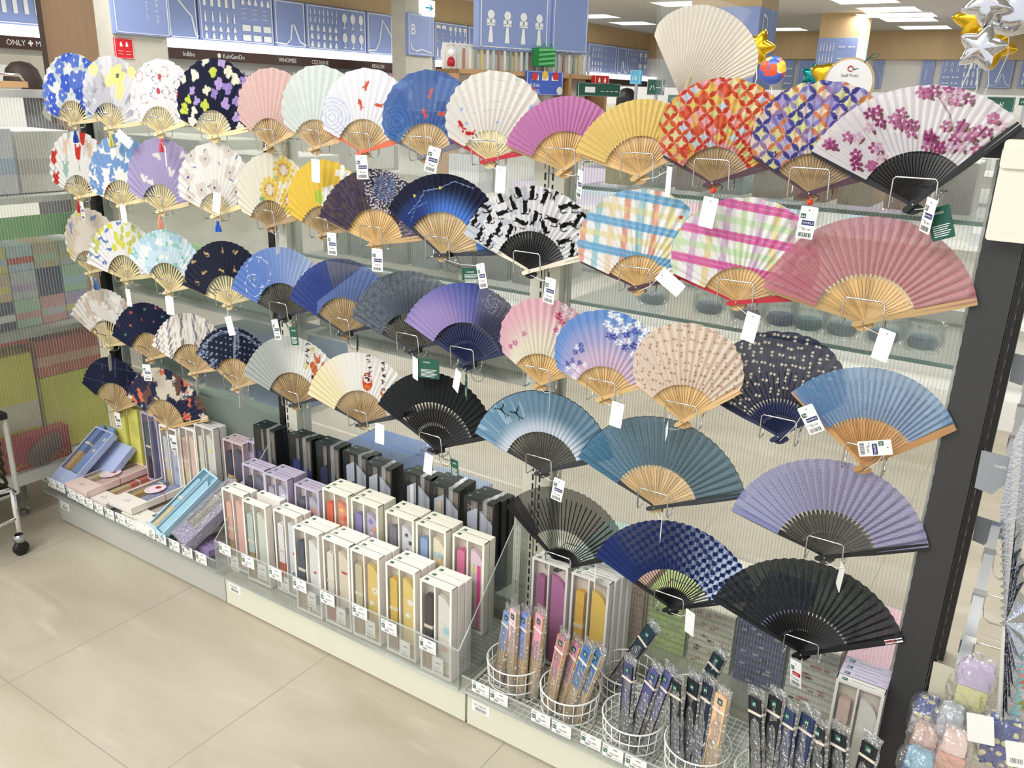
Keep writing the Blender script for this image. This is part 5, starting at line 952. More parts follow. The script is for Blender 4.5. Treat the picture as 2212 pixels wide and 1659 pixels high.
for (x, y) in ((112,845),(252,888),(368,955),(505,1032),(655,1115),(805,1180),(982,1285),(1150,1370)):
    c = PY(*CF(x, y), 1.394); b = MB(); f = lambda u, v, s_: (c.x + u, 1.3935 - s_, c.z + v)
    b.box(c.x - .017, c.x + .017, 1.3935, 1.3942, c.z - .024, c.z + .024, 0); barcode(b, -.012, -.020, .024, .006, lambda u, v, s_: (c.x + u, 1.3933, c.z + v)); b.text('2,750', .008, lambda u, v, s_: (c.x - .012 + u, 1.3933, c.z - .010 + v), 1); b.box(c.x - .006, c.x + .010, 1.3932, 1.3935, c.z + .006, c.z + .009, 1); b.build('barcode_card', [PAPER, INKG], tm, world=True)
tl = tray('low clear acrylic tray with a row of price cards under the flat pastel boxes', -2.87, -1.928, 0.108, 0.152, False, False, 1.598, 0.124)
for i, (x, y) in enumerate(((385,770),(450,800),(530,850),(595,885),(660,920),(735,960),(815,1000),(895,1035),(965,1070),(1040,1100),(1120,1140),(1200,1180),(1300,1235),(1395,1280),(1500,1330))):
    c = PY(x * .2893, y * .2893 + 820, 1.386); b = MB(); price_card(b, c.x, c.z - .002, 1.3865, 0.050, 0.036, str(20 + i), '3,300'); b.build('price_card', CARDM, tl, world=True)
tr_ = tray('low clear acrylic tray with price cards under the wire baskets', -1.012, -0.12, 0.112, 0.156, False, False)
for i, ((x, y), n, p) in enumerate(zip(((190,800),(390,900),(845,1125),(1070,1240),(1390,1370),(1630,1500),(1880,1620)), ('72','71','69','70','77','76','75'), ('2,750','2,750') + ('2,640',) * 5)):
    c = PY(x * .1983 + 1000, y * .1983 + 1330, 1.386); b = MB(); price_card(b, c.x, c.z, 1.3865, 0.050, 0.032, n, p); b.build('price_card', CARDM, tr_, world=True)
b = MB(); x = -1.0
while x < -0.13: b.tube([(x, 1.40, 0.1095), (x, 1.69, 0.1095)], 0.0011, 4); x += 0.0165
y = 1.405
while y < 1.69: b.tube([(-1.005, y, 0.1110), (-0.125, y, 0.1110)], 0.0011, 4); y += 0.0165
tag(b.build('wire_mesh_mat', WHITE, loc=(-0.56, 1.54, 0.1085)), 'white wire mesh mat on the right plinth under the baskets', 'mesh mat')
# ------------------------------------------------------------------ flat and leaning pastel boxes of the left bay
FG = 'pastel gift boxes lying along the front of the left bay'
def flat(label, col, NL, z, L=0.245, w=0.105, tilt=0.0, yaw=0.0, d=0.024, **k):
    p = PZ(*NL, z); return gift_box(label, col, (p.x, p.y, z), (math.radians(-90 + tilt), 0, math.radians(yaw)), w, d, L, bb=0.062, num='2', sticker=False, group=FG, **k)
flat('pale pink gift box lying flat with a round red flower card', 'pink', (139,1043), 0.175, w=0.125, yaw=3, disc=True, stick=((.88,.76,.72),'pale'), pouch=(.90,.78,.76))
flat('cream gift box lying flat with a red and pink lining, beside the pink box', 'cream', (188,1072), 0.150, w=0.105, yaw=2, stick=((.84,.45,.40),'pale'), pouch=(.86,.60,.58))
flat('cream gift box lying on top of another with a round red flower card', 'cream', (234,1077), 0.176, w=0.125, yaw=1, disc=True, stick=((.52,.55,.72),'gold'), pouch=(.60,.62,.76))
flat('cream gift box lying flat beneath the one with the flower card', 'ivory', (262,1106), 0.150, w=0.105, yaw=0, stick=((.80,.74,.60),'gold'), pouch=(.76,.74,.72))
flat('cream gift box half covered by the pale blue box', 'cream', (287,1128), 0.160, w=0.09, yaw=-2, stick=((.86,.80,.66),'gold'), pouch=(.80,.78,.74), d=0.02)
def lean(label, col, NL, Y, deg, w, L, yaw=0.0, **k):
    p = PY(*NL, Y); return gift_box(label, col, (p.x, Y, p.z), (math.radians(-90 + deg), 0, math.radians(yaw)), w, 0.024, L, num='2', sticker=False, group=FG, **k)
lean('periwinkle gift box leaning at the far left end, blue cloth inside', 'peri', (104,1036), 1.402, 36, 0.115, 0.245, -1, bb=0.06, stick=((.40,.50,.72),'gold'), pouch=(.45,.55,.76), spots=[(0,.1,.01,(.85,.82,.6),5),(.004,.15,.01,(.85,.82,.6),5)])
p = PY(150, 1040, 1.46); gift_box('second periwinkle gift box leaning behind the first at the far left', 'peri', (p.x + .03, 1.455, p.z - .02), (math.radians(-52), 0, 0), 0.115, 0.024, 0.22, front=False, sticker=False, group=FG)
lean('pale blue gift box leaning with its clear window up', 'blue', (318,1132), 1.402, 35, 0.105, 0.245, -14, bb=0.010, stick=((.60,.78,.85),'pale'), pouch=(.62,.79,.86), fill=(.56,.76,.82))
a = lean('lilac gift box in a shiny clear sleeve leaning beside the pale blue box', 'purple', (372,1150), 1.404, 34, 0.105, 0.235, -16, bb=0.055, stick=((.70,.62,.50),'tan'), pouch=(.62,.60,.68), fill=(.55,.5,.55))
b = MB(); b.box(-.004, .109, -.004, .030, -.004, .240); o = b.build('clear_sleeve', SLEEVE, a); o['label'] = 'shiny clear plastic sleeve'
flat('purple gift box lying at the right end against the tall cream boxes', 'purple', (416,1171), 0.148, L=0.20, w=0.085, yaw=-4, stick=((.55,.50,.60),'tan'))
# upright boxes along the back of the left bay
UG = 'upright boxes along the back of the left bay'
for i, (px, py, w, col, lab, Y, n, kw) in enumerate([
  (243,878,0.066,'yellow','tall lime yellow box at the left end of the back boxes',1.635,1,dict(front=False)), (273,878,0.060,'yellow','lime yellow box standing right beside the first yellow one',1.645,1,dict(front=False)),
  (302,888,0.090,'lilac','lilac windowed box with dark green and navy contents',1.62,1,dict(stick=((.30,.36,.34),'black'), pouch=(.22,.25,.40), fill=(.70,.66,.60))),
  (342,916,0.095,'cream','cream windowed box with a pale blue floral pouch',1.615,1,dict(stick=((.78,.80,.84),'pale'), pouch=(.70,.75,.84), spots=[(0,.16,.012,(.9,.9,.93),5),(0,.10,.012,(.55,.62,.78),5)])),
  (384,918,0.085,'cream','cream windowed box with a pale coral pouch',1.625,1,dict(stick=((.88,.74,.68),'pale'), pouch=(.90,.78,.72))),
  (418,914,0.098,'grey','pale grey windowed box with white and yellow flowers',1.625,2,dict(stick=((.86,.84,.76),'pale'), pouch=(.86,.86,.82), spots=[(0,.17,.013,(.92,.89,.55),5),(.004,.11,.012,(.95,.95,.95),5),(0,.06,.012,(.92,.86,.5),5)])),
  (480,946,0.098,'greypink','dusty pink windowed box with a navy fan',1.615,2,dict(stick=((.16,.17,.26),'gold'), pouch=(.30,.30,.38), fill=(.66,.58,.50), bandc=(.85,.70,.35))),
  (532,950,0.06,'lilac','narrow lilac windowed box beside the first black box',1.635,1,dict(stick=((.70,.68,.80),'pale')))]):
    p = PY(px, py, Y)
    for k in range(n):
        gift_box(lab if k == 0 else 'plain box tucked behind the ' + lab.replace('windowed ', ''), col, (p.x, Y + 0.028 * k, p.z - 0.262 if p.z - .262 > .108 else .1085), (0, 0, 0), w, 0.024, 0.262, sticker=(i > 4), num='3', group=UG, **(kw if k == 0 else dict(front=False)))
b = MB(); b.box(-2.80, -1.96, 1.60, 1.695, 0.1085, 0.125); tag(b.build('low_riser', ACRY, loc=(-2.4, 1.65, 0.1085)), 'low clear riser under the upright boxes of the left bay', 'riser')
# boxes at the back of the right bay
RG = 'pale boxes at the back of the right bay'
for px, py, lab, stk, pc, n in ((1150,1202,'tall pale grey box with a magenta fan and pouch',((.66,.38,.55),'amber'),(.74,.46,.64),2), (1235,1235,'tall pale grey box with a yellow fan and pouch',((.90,.72,.30),'gold'),(.91,.77,.36),4)):
    p = PY(px, py, 1.60)
    for k in range(n): gift_box(lab if k == 0 else 'plain pale grey box, %s behind the %s one' % (['', 'first', 'second', 'third'][k], 'magenta' if 'magenta' in lab else 'yellow'), 'grey', (p.x + .006 * k, 1.60 + .0235 * k, 0.1125), (0, 0, 0), 0.103, 0.0215, p.z - 0.1125, front=(k == 0), stick=stk, pouch=pc, num='68', group=RG)
p = PY(1808, 1462, 1.60)
for k in range(4):
    gift_box('lilac box with a blossom print pouch beside the charcoal post' if k == 0 else 'lilac box %s behind the blossom print one' % ['', 'first', 'second', 'third'][k], 'lilac' if k else 'grey', (p.x, 1.595 + .0235 * k, 0.1125), (0, 0, 0), 0.094, 0.0215, p.z - .1125, front=(k == 0), stick=((.86,.76,.72),'black'), pouch=(.90,.89,.86), spots=[(.004,.06,.010,(.62,.22,.46),5),(-.008,.05,.008,(.85,.65,.75),5),(.0,.19,.004,(.97,.97,.97),5),(-.008,.17,.004,(.97,.97,.97),5)] if k == 0 else None, num='63', group=RG)
# ------------------------------------------------------------------ wire baskets with sleeved fans
def basket(cx, cy, label, z0=0.1125, r=0.070, h=0.088):
    t = thing('wire_basket', label, 'basket', (cx, cy, z0), group='round white wire baskets'); b = MB(); R = lambda z: r * (0.90 + 0.10 * z / h)
    for z in (0.030, 0.058, h): b.tube([(cx + R(z) * math.cos(a), cy + R(z) * math.sin(a), z0 + z) for a in [2 * math.pi * q / 40 for q in range(40)]], 0.0015 if z < h else 0.0019, 6, closed=True)
    b.build('hoop', WHITE, t, world=True, smooth=True); b = MB()
    for q in range(20):
        a = 2 * math.pi * q / 20; b.tube([(cx + R(z) * math.cos(a), cy + R(z) * math.sin(a), z0 + z) for z in (0.0015, h * .5, h)], 0.0011, 5)
    b.tube([(cx + R(0) * math.cos(a), cy + R(0) * math.sin(a), z0 + .002) for a in [2 * math.pi * q / 40 for q in range(40)]], 0.0014, 6, closed=True)
    b.build('side_wire', WHITE, t, world=True, smooth=True); b = MB()
    for q in range(-4, 5):
        x = q * 0.0145; L = math.sqrt(max(0, (r * .9) ** 2 - x * x)); b.tube([(cx + x, cy - L, z0 + .002), (cx + x, cy + L, z0 + .002)], 0.001, 4); b.tube([(cx - L, cy + x, z0 + .003), (cx + L, cy + x, z0 + .003)], 0.001, 4)
    b.build('base_grid', WHITE, t, world=True); return t
basket(-0.913, 1.475, 'white wire basket of pastel sleeved fans, left end of the tray'); basket(-0.753, 1.462, 'white wire basket holding magenta and blue sleeved fans'); basket(-0.590, 1.462, 'white wire basket holding dark violet sleeved fans')
basket(-0.440, 1.462, 'white wire basket holding black and peach sleeved fans'); basket(-0.672, 1.600, 'white wire basket at the back with one dark teal fan'); basket(-0.500, 1.605, 'white wire basket at the back holding a single black fan'); basket(-0.285, 1.462, 'white wire basket in front of the lilac box, dark and lime fans')
def sleeved(label, bot, top, Yb, Yt, cloth, ribs, guard, num, band=(0.88, 0.84, 0.78), slv=True, frac=0.45, w=0.028, cut=None, ext=0.0):
    A = PY(*bot, Yb); B = PY(*top, Yt); A.z = max(A.z, 0.118); ax = (B - A); L = ax.length; ax.normalize(); L += ext
    side = ax.cross(Vector((0.45, 0.9, 0))).normalized() * -1; nrm = side.cross(ax); 
    if side.x < 0: side = -side
    nrm = ax.cross(side).normalized()
    if nrm.y > 0: nrm = -nrm; side = -side
    M = Matrix.Identity(4)
    for i, v in enumerate((side, nrm, ax)):
        for j in range(3): M[j][i] = v[j]
    M.translation = A; t = thing('sleeved_fan', label, 'folding fan', tuple(A), tuple(M.to_euler()), group='folded fans standing in the wire baskets'); BASE[t.name] = M
    zs = L * frac; b = MB()
    for q in range(6):
        x0 = -w / 2 + q * w / 6; b.prism([(x0 + .0002, -.001 * (q % 2)), (x0 + w / 6 - .0002, -.001 * (q % 2)), (x0 + w / 6 - .0002, zs), (x0 + .0002, zs)], lambda u, v, s_: (u * (0.72 + 0.28 * min(1, v / zs)), s_, v), -.0055, .0055)
    b.build('rib_bundle', RIBM[ribs], t)
    b = MB()
    for q in range(7):
        x0 = -w / 2 - .0006 + q * (w + .0012) / 7; hh = L - .0025 * abs(q - 3) / 3; b.prism([(x0 + .0003, zs - .001), (x0 + w / 7, zs - .001), (x0 + w / 7, hh), (x0 + .0003, hh)], lambda u, v, s_: (u, s_, v), -.0065 + .0008 * (q % 2), .0055)
    b.build('folded_leaf', cm(cloth), t)
    b = MB()
    for s_ in (-1, 1): b.box(s_ * (w / 2 + .0012) - .001, s_ * (w / 2 + .0012) + .001, -.006, .006, 0, L * .99)
    b.build('guard', RIBM[guard], t)
    b = MB(); b.box(-w / 2 - .003, w / 2 + .003, -.0078, .0070, L * .80, L * .80 + .005); b.build('paper_band', cm(band), t)
    b = MB(); b.box(-.0065, .0065, .0069, .0073, L * .885, L * .885 + .013, 0); b.box(-.0065, .0065, -.0079, -.0075, L * .885, L * .885 + .013, 0)
    b.text(num, .0085, lambda u, v, s_: (-.0056 + u, -.0081, L * .885 + .003 + v), 1); b.text(num, .0085, lambda u, v, s_: (-.0056 + u, .0075, L * .885 + .003 + v), 1); b.build('number_sticker', [GREEN, PWHITE], t)
    if slv:
        b = MB(); n = 14; rg = random.Random(int(A.x * 1e4)); ww = w / 2 + .007; prof = []
        for k in range(n + 1):
            z = -.004 + (L + .022) * k / n; g = 1 + rg.uniform(-.10, .10); prof.append((ww * g, .0095 * (1.15 - .75 * (k / n)) * g, z))
        vs = []; seg = 12
        for (a_, b_, z) in prof: vs += [(a_ * math.cos(q * 2 * math.pi / seg) + rg.uniform(-.0008, .0008), b_ * math.sin(q * 2 * math.pi / seg) + rg.uniform(-.001, .001), z) for q in range(seg)]
        b.add(vs, [(k * seg + q, k * seg + (q + 1) % seg, (k + 1) * seg + (q + 1) % seg, (k + 1) * seg + q) for k in range(n) for q in range(seg)]); b.build('clear_sleeve', SLEEVE, t)
    return t
SB = 1.462
for a in [('blue and tan folded fan at the left edge of the first basket', (1076,1488), (1100,1322), 1.470, 1.500, (.50,.60,.84), 'gold', 'gold', '72'),
  ('pink folded fan with a white barcode slip in the first basket', (1103,1491), (1113,1316), 1.462, 1.480, (.90,.76,.80), 'gold', 'gold', '71'),
  ('bright blue to lilac folded fan numbered 72 in the first basket', (1124,1500), (1136,1324), 1.458, 1.480, (.52,.58,.86), 'gold', 'gold', '72'),
  ('dusty pink folded fan half hidden in the first basket', (1139,1492), (1150,1326), 1.480, 1.500, (.82,.60,.68), 'gold', 'gold', '71'),
  ('rose pink folded fan numbered 71 at the right of the first basket', (1150,1500), (1170,1326), 1.460, 1.478, (.88,.62,.72), 'gold', 'gold', '71'),
  ('magenta rose folded fan numbered 69 leaning at the left of the second basket', (1184,1535), (1218,1375), 1.450, 1.475, (.76,.50,.56), 'gold', 'gold', '69'),
  ('second rose folded fan numbered 69 in the second basket', (1204,1538), (1248,1390), 1.465, 1.485, (.76,.50,.58), 'gold', 'gold', '69'),
  ('mid blue folded fan numbered 70 with a crinkled sleeve', (1222,1555), (1273,1399), 1.450, 1.470, (.30,.46,.70), 'gold', 'gold', '70'),
  ('mid blue folded fan numbered 70 at the right of the second basket', (1240,1558), (1295,1406), 1.452, 1.470, (.28,.45,.68), 'gold', 'gold', '70'),
  ('dark violet folded fan numbered 77 standing upright in the third basket', (1349,1605), (1361,1432), 1.440, 1.465, (.30,.30,.48), 'char', 'black', '77'),
  ('violet folded fan numbered 77 leaning in the middle of the third basket', (1362,1615), (1418,1447), 1.440, 1.470, (.34,.34,.54), 'char', 'black', '77'),
  ('violet folded fan numbered 77 at the right of the third basket', (1385,1622), (1446,1452), 1.440, 1.472, (.36,.37,.58), 'char', 'black', '77'),
  ('glossy dark teal folded fan numbered 75 leaning out of the back basket', (1311,1497), (1411,1357), 1.575, 1.590, (.12,.22,.27), 'char', 'black', '75'),
  ('glossy dark teal folded fan numbered 76 standing in the back basket', (1495,1540), (1556,1416), 1.575, 1.600, (.09,.18,.22), 'black', 'black', '76'),
  ('black folded fan numbered 74 at the left of the fourth basket', (1462,1648), (1463,1470), 1.435, 1.462, (.11,.12,.17), 'navy', 'black', '74'),
  ('black folded fan numbered 74 in the middle of the fourth basket', (1484,1648), (1501,1467), 1.445, 1.470, (.12,.13,.18), 'navy', 'black', '74'),
  ('navy black folded fan numbered 74 beside the peach fan', (1503,1656), (1531,1474), 1.440, 1.468, (.13,.15,.22), 'navy', 'navy', '74'),
  ('peach folded fan with brown dots numbered 73', (1530,1680), (1563,1500), 1.425, 1.455, (.92,.74,.60), 'gold', 'gold', '73'),
  ('black folded fan numbered 78 with a lime sleeve, left of the pair', (1637,1690), (1634,1504), 1.430, 1.462, (.14,.14,.16), 'black', 'black', '78'),
  ('black folded fan numbered 78 leaning right, beside the other 78', (1655,1695), (1679,1504), 1.430, 1.470, (.13,.13,.15), 'black', 'black', '78'),
  ('navy folded fan numbered 79 in shiny plastic, left one', (1686,1712), (1707,1531), 1.430, 1.462, (.20,.25,.42), 'navy', 'navy', '79'),
  ('navy folded fan numbered 79 in shiny plastic, right one', (1712,1725), (1750,1545), 1.430, 1.465, (.18,.22,.38), 'navy', 'navy', '79'),
  ('black folded fan numbered 80, left of the three 80s', (1767,1740), (1770,1568), 1.430, 1.458, (.14,.15,.19), 'black', 'black', '80'),
  ('black folded fan numbered 80, middle of the three 80s', (1808,1750), (1816,1580), 1.430, 1.458, (.11,.12,.14), 'black', 'black', '80'),
  ('black folded fan numbered 80 lying aslant beside the charcoal post', (1845,1765), (1883,1606), 1.430, 1.462, (.10,.11,.13), 'black', 'black', '80')]: sleeved(*a)
for i, (px0, py0, px1, py1, c) in enumerate(((1622,1640,1618,1585,(.66,.80,.22)), (1668,1640,1672,1580,(.40,.76,.22)))):
    p = PY(px0, 1690, 1.445); q = PY(px1, py1, 1.455); b = MB(); b.box(p.x - .012, p.x + .012, 1.475, 1.483, .118, q.z)
    tag(b.build('paper_sleeve', mat('lime_paper' + 'ab'[i], c, 0.5, var=0.05), loc=(p.x, 1.48, .118)), ['yellow-green paper sleeve behind the left number 78 fan', 'bright green paper sleeve between the 78 and 79 fans'][i], 'paper sleeve')
# ------------------------------------------------------------------ goods on the far side, seen through the ribbed panels
def shelf(label, x0, x1, z, glass=True, y0=1.735, y1=2.10, lip=None):
    t = thing('glass_shelf' if glass else 'steel_shelf', label, 'shelf', ((x0 + x1) / 2, 1.9, z)); b = MB(); b.box(x0, x1, y0, y1, z - 0.006, z); b.build('board', GLASS if glass else IVORY, t, world=True)
    b = MB(); b.box(x0, x1, y0 - 0.001, y0 + 0.0015, z - 0.0075, z + 0.0005); b.build('front_edge', GLEDGE if glass else (lip or WHITE), t, world=True)
    b = MB(); b.box(x0, x1, y1, y1 + 0.003, z - 0.008, z + 0.03); b.build('price_rail', WHITE, t, world=True); return t
shelf('upper glass shelf behind the right bay of fans', -0.96, -0.12, 1.305); shelf('middle glass shelf behind the right bay, with glass bowls', -0.96, -0.12, 1.037)
shelf('middle glass shelf behind the middle bay of fans', -1.87, -1.05, 1.037); shelf('ivory steel shelf behind the middle bay, low', -1.87, -1.05, 0.80, False); shelf('ivory steel shelf behind the leftmost bay, low', -2.81, -1.96, 0.80, False)
shelf('glass shelf behind the leftmost bay near the bottom', -2.81, -1.96, 0.485, True); shelf('upper glass shelf behind the leftmost bay', -2.81, -1.96, 1.20, True)
b = MB(); b.box(-2.81, -0.12, 1.74, 2.12, 0.0, 0.15); tag(b.build('far_side_plinth', IVORY, loc=(-1.5, 1.9, 0)), 'ivory plinth on the far side of the display', 'plinth')
rg = random.Random(5)
def crate(label, x0, x1, y0, y1, z0, z1, c, name='goods_box', cat='box', group=None, band=None, flap=True):
    t = thing(name, label, cat, ((x0 + x1) / 2, (y0 + y1) / 2, z0), group=group); b = MB(); b.bevel_box(x0, x1, y0, y1, z0, z1, min(0.004, (x1 - x0) * .2, (z1 - z0) * .2)); b.build('carton', cm(c), t, world=True)
    if band: b = MB(); h = z1 - z0; b.box(x0 - .0008, x1 + .0008, y0 - .0008, y1 + .0008, z0 + h * .3, z0 + h * .55); b.build('printed_band', cm(band), t, world=True)
    return t
BW = ['red', 'blue', 'teal', 'violet', 'rose', 'deep blue']
for i, (px, py, c) in enumerate(((1525, 655, (.62,.70,.82)), (1665, 690, (.50,.55,.76)), (1740, 690, (.55,.74,.80)), (1815, 700, (.62,.72,.82)), (1905, 715, (.60,.70,.80)), (1985, 735, (.55,.68,.78)), (1390, 640, (.66,.74,.82)), (1600, 672, (.70,.62,.72)))):
    p = PZ(px, py + 28, 1.040); 
    t = thing('glass_bowl', 'clear glass bowl with %s petals, %s, middle glass shelf' % (['blue','dark blue','teal','pink and blue','sky blue','navy','pale blue','violet'][i], ['fourth from the right end', 'under the rose fan', 'centre', 'right of centre', 'third from the right end', 'at the right end', 'at the left end', 'left of centre'][i]), 'bowl', (p.x, max(1.80, min(p.y, 2.0)), 1.0375), group='glass bowls on the middle shelf'); c0 = (p.x, max(1.80, min(p.y, 2.0)), 1.0375)
    b = MB(); b.lathe([(0.018, 0.001), (0.034, 0.004), (0.040, 0.022), (0.038, 0.045), (0.041, 0.060), (0.038, 0.060), (0.035, 0.045), (0.037, 0.022), (0.030, 0.006)], c0, 20); b.build('bowl', GLASS, t, world=True, smooth=True)
    b = MB(); b.lathe([(0.0001, 0.008), (0.026, 0.009), (0.030, 0.020), (0.024, 0.032), (0.0001, 0.036)], c0, 9); b.build('petals', cm(c), t, world=True)
for i in range(9):
    x = -0.93 + i * 0.088; c = [(.90,.86,.62), (.86,.88,.90), (.88,.80,.78), (.78,.86,.88), (.92,.90,.84), (.86,.62,.52), (.90,.84,.70), (.88,.72,.60), (.93,.92,.90)][i]; crate('%s pack on the upper glass shelf behind the right bay' % ['cream','frosted','blush','pale blue','off-white','brick','sand','salmon','white'][i], x, x + .066, 1.82, 1.95, 1.3055, 1.3055 + .06 + .018 * (i % 3), c, group='packs on the upper glass shelf')
for i in range(7):
    x = -1.84 + i * 0.112; c = [(.84,.87,.84), (.78,.84,.82), (.88,.88,.84), (.80,.86,.88), (.86,.84,.80), (.82,.84,.82), (.88,.87,.86)][i]; crate('%s carton on the glass shelf behind the middle bay' % ['sage white','pale mint','ivory','ice blue','stone','light sage','milk white'][i], x, x + .095, 1.80, 2.0, 1.0375, 1.0375 + .12 + .02 * (i % 3), c, group='cartons behind the middle bay')
TW = [(-0.955,-0.845,(.72,.85,.82),'mint wave print'),(-0.83,-0.72,(.96,.74,.68),'coral'),(-0.705,-0.60,(.84,.92,.56),'lime'),(-0.59,-0.48,(.97,.94,.86),'cream'),(-0.47,-0.355,(.32,.34,.56),'navy floral'),(-0.345,-0.235,(.97,.95,.92),'white with red marks'),(-0.225,-0.135,(.97,.80,.85),'pink')]
for i, (x0, x1, c, nm) in enumerate(TW):
    for k in range(5):
        t = thing('folded_towel', '%s folded towel, %s of its stack behind the right bay' % (nm, ['bottom', 'second from bottom', 'middle', 'second from top', 'top'][k]), 'towel', ((x0 + x1) / 2, 1.9, .1505 + .034 * k), group='folded towels behind the right bay'); b = MB(); z0 = .1505 + .034 * k
        for q in range(2):
            za = z0 + .016 * q; b.prism([(x0, za), (x1, za), (x1, za + .0155), (x0, za + .0155)], lambda u, v, s_: (u, s_, v), 1.78, 2.05)
            b.tube([(x0, 1.782, za + .0078), (x1, 1.782, za + .0078)], .0078, 8)
        b.build('towel_fold', cm(c), t, world=True)
        b = MB(); rt_ = random.Random(i * 9 + k)
        for q in range(5): xx = x0 + .006 + rt_.random() * (x1 - x0 - .03); b.box(xx, xx + .012, 1.7725, 1.7735, z0 + .010 + .009 * (q % 2), z0 + .015 + .009 * (q % 2), 0)
        b.build('woven_marks', cm([(.55,.74,.74),(.95,.84,.80),(.86,.90,.70),(.85,.60,.56),(.80,.80,.86),(.86,.52,.50),(.96,.88,.91)][i]), t, world=True)
for i, (x0, x1, z0, z1, c, nm) in enumerate(((-2.79,-2.40,.81,.93,(.55,.74,.50),'leaf green'),(-2.38,-1.98,.81,.92,(.66,.80,.72),'pale green'),(-2.79,-2.45,.495,.62,(.62,.76,.72),'sea green'),(-2.43,-2.20,.495,.70,(.66,.78,.86),'light blue'),(-2.18,-1.97,.495,.72,(.45,.62,.82),'mid blue'),(-1.85,-1.60,.16,.40,(.42,.58,.85),'bright blue'),(-1.58,-1.36,.16,.33,(.66,.74,.86),'grey blue'),(-2.75,-2.20,.16,.36,(.62,.72,.62),'moss'),(-1.85,-1.50,.81,.96,(.82,.86,.84),'grey white'),(-1.46,-1.10,.81,.90,(.86,.84,.80),'sand'),(-2.79,-2.35,1.205,1.33,(.84,.84,.78),'beige'),(-2.3,-1.98,1.205,1.30,(.86,.86,.84),'light grey'))):
    crate('wide %s box on the far side of the display' % nm, x0, x1, 1.78, 2.02, z0, z1, c, band=(.93,.94,.95) if i % 2 else None, group='boxes on the far side shelves')
# neighbour shelving behind the far left side panel
XN = -3.02
def PN(px, py): return PX(px, py, XN)
t = thing('side_shelving', 'white shelving unit at the far left behind the ribbed side panel', 'shelving', (-3.25, 1.35, 0))
b = MB(); b.box(-3.5, -2.945, 0.90, 1.80, 0.118, 0.165); b.build('base_deck', WHITE, t, world=True)
for z, m in ((1.12, WHITE), (0.66, GREYST)): b = MB(); b.box(-3.42, -2.96, 0.90, 1.80, z - 0.02, z); b.build('shelf_board', m, t, world=True)
for y in (0.93, 1.36, 1.72):
    b = MB(); b.box(-3.0, -2.955, y - .012, y + .012, 0.05, 0.118); b.lathe([(0.010, 0.02), (0.010, 0.05)], (-2.98, y, 0), 10); b.lathe([(0.0001, 0), (0.02, 0), (0.02, 0.012), (0.008, 0.02), (0.0001, 0.02)], (-2.98, y, 0), 12); b.build('levelling_foot', STEEL if y != 1.72 else WHITE, t, world=True)
b = MB(); b.box(-2.99, -2.965, 0.90, 1.80, 0.985, 1.055); b.build('green_strip', cm((.52,.80,.50)), t, world=True)
NG = 'goods behind the far left side panel'
for i, (y0, y1, z0, z1, c, nm, bd) in enumerate(((.92,1.16,1.125,1.40,(.72,.64,.52),'brown kraft',(.60,.53,.43)), (1.17,1.27,1.125,1.38,(.93,.93,.95),'white and pink',(.90,.70,.74)), (1.28,1.40,1.125,1.36,(.66,.76,.92),'sky blue',(.95,.95,.97)), (1.41,1.55,1.125,1.34,(.90,.90,.93),'white',(.70,.78,.90)), (1.56,1.75,1.125,1.33,(.86,.85,.82),'off-white',(.75,.72,.70)),
   (.92,1.30,.17,.60,(.94,.92,.22),'tall bright yellow',(.97,.96,.70)), (1.32,1.50,.17,.57,(.93,.91,.28),'bright yellow with silver print',(.90,.90,.80)), (1.52,1.76,.17,.46,(.88,.88,.30),'olive yellow',(.93,.90,.35)), (1.52,1.76,.462,.60,(.84,.42,.36),'brick red',(.90,.70,.60)), (.92,1.50,.605,.632,(.84,.28,.25),'flat red',None))):
    crate('%s pack behind the far left side panel' % nm, -3.30, -3.03, y0, y1, z0, z1, c, group=NG, band=bd)
rg = random.Random(4); y = .92; k = 0
MXC = [('white',(.94,.94,.94)), ('rose',(.90,.66,.66)), ('silver',(.82,.84,.86)), ('pale yellow',(.92,.89,.50)), ('lilac',(.78,.70,.86)), ('navy',(.20,.24,.42)), ('ice blue',(.76,.86,.94)), ('tomato red',(.86,.32,.28)), ('mint',(.74,.88,.78)), ('sand',(.86,.78,.66))]
while y < 1.72:
    for r_, (za, zb) in enumerate(((.6605, .76), (.7605, .86), (.8605, .95))):
        nm, c = MXC[(k * 3 + r_ * 4) % 10]; crate('%s packet behind the far left side panel, %s layer, %s from the near end' % (nm, ['bottom', 'middle', 'top'][r_], ['first','second','third','fourth','fifth','sixth','seventh','eighth','ninth'][k]), -3.22, -3.03, y, y + .088, za, zb, c, group='packets on the middle shelf behind the side panel', band=MXC[(k + r_ * 3 + 5) % 10][1])
    y += .092; k += 1
a, c_ = PX(20, 1063, -2.945), PX(172, 950, -2.945)
t = thing('red_carton', 'red display carton with yellow lettering under the side panel', 'carton', (-2.98, 1.4, .166)); b = MB(); b.box(-3.015, -2.965, a.y, 1.56, 0.1655, 0.285); b.build('carton', mat('red_display_card', (0.82, 0.16, 0.18), 0.4, var=0.04), t, world=True)
b = MB(); b.text('nowNo・INK・GMION', 0.040, lambda u, v, w: (-2.9640 + w, a.y + 0.02 + u * 0.55, 0.172 + v)); b.build('lettering', cm((.88,.72,.22)), t, world=True)
t = thing('oval_pouch', 'brown speckled oval pouch leaning on the red carton', 'pouch', (-2.975, 1.33, 0.29)); b = MB(); c0 = PX(97, 970, -2.955)
vs = []
for k in range(9):
    ph = math.pi * k / 8
    for q in range(28): an = 2 * math.pi * q / 28; vs.append((c0.x - .013 * math.cos(ph), c0.y + .066 * math.sin(ph) ** .6 * math.cos(an), c0.z + .048 * math.sin(ph) ** .6 * math.sin(an) + .35 * .066 * math.sin(ph) ** .6 * math.cos(an)))
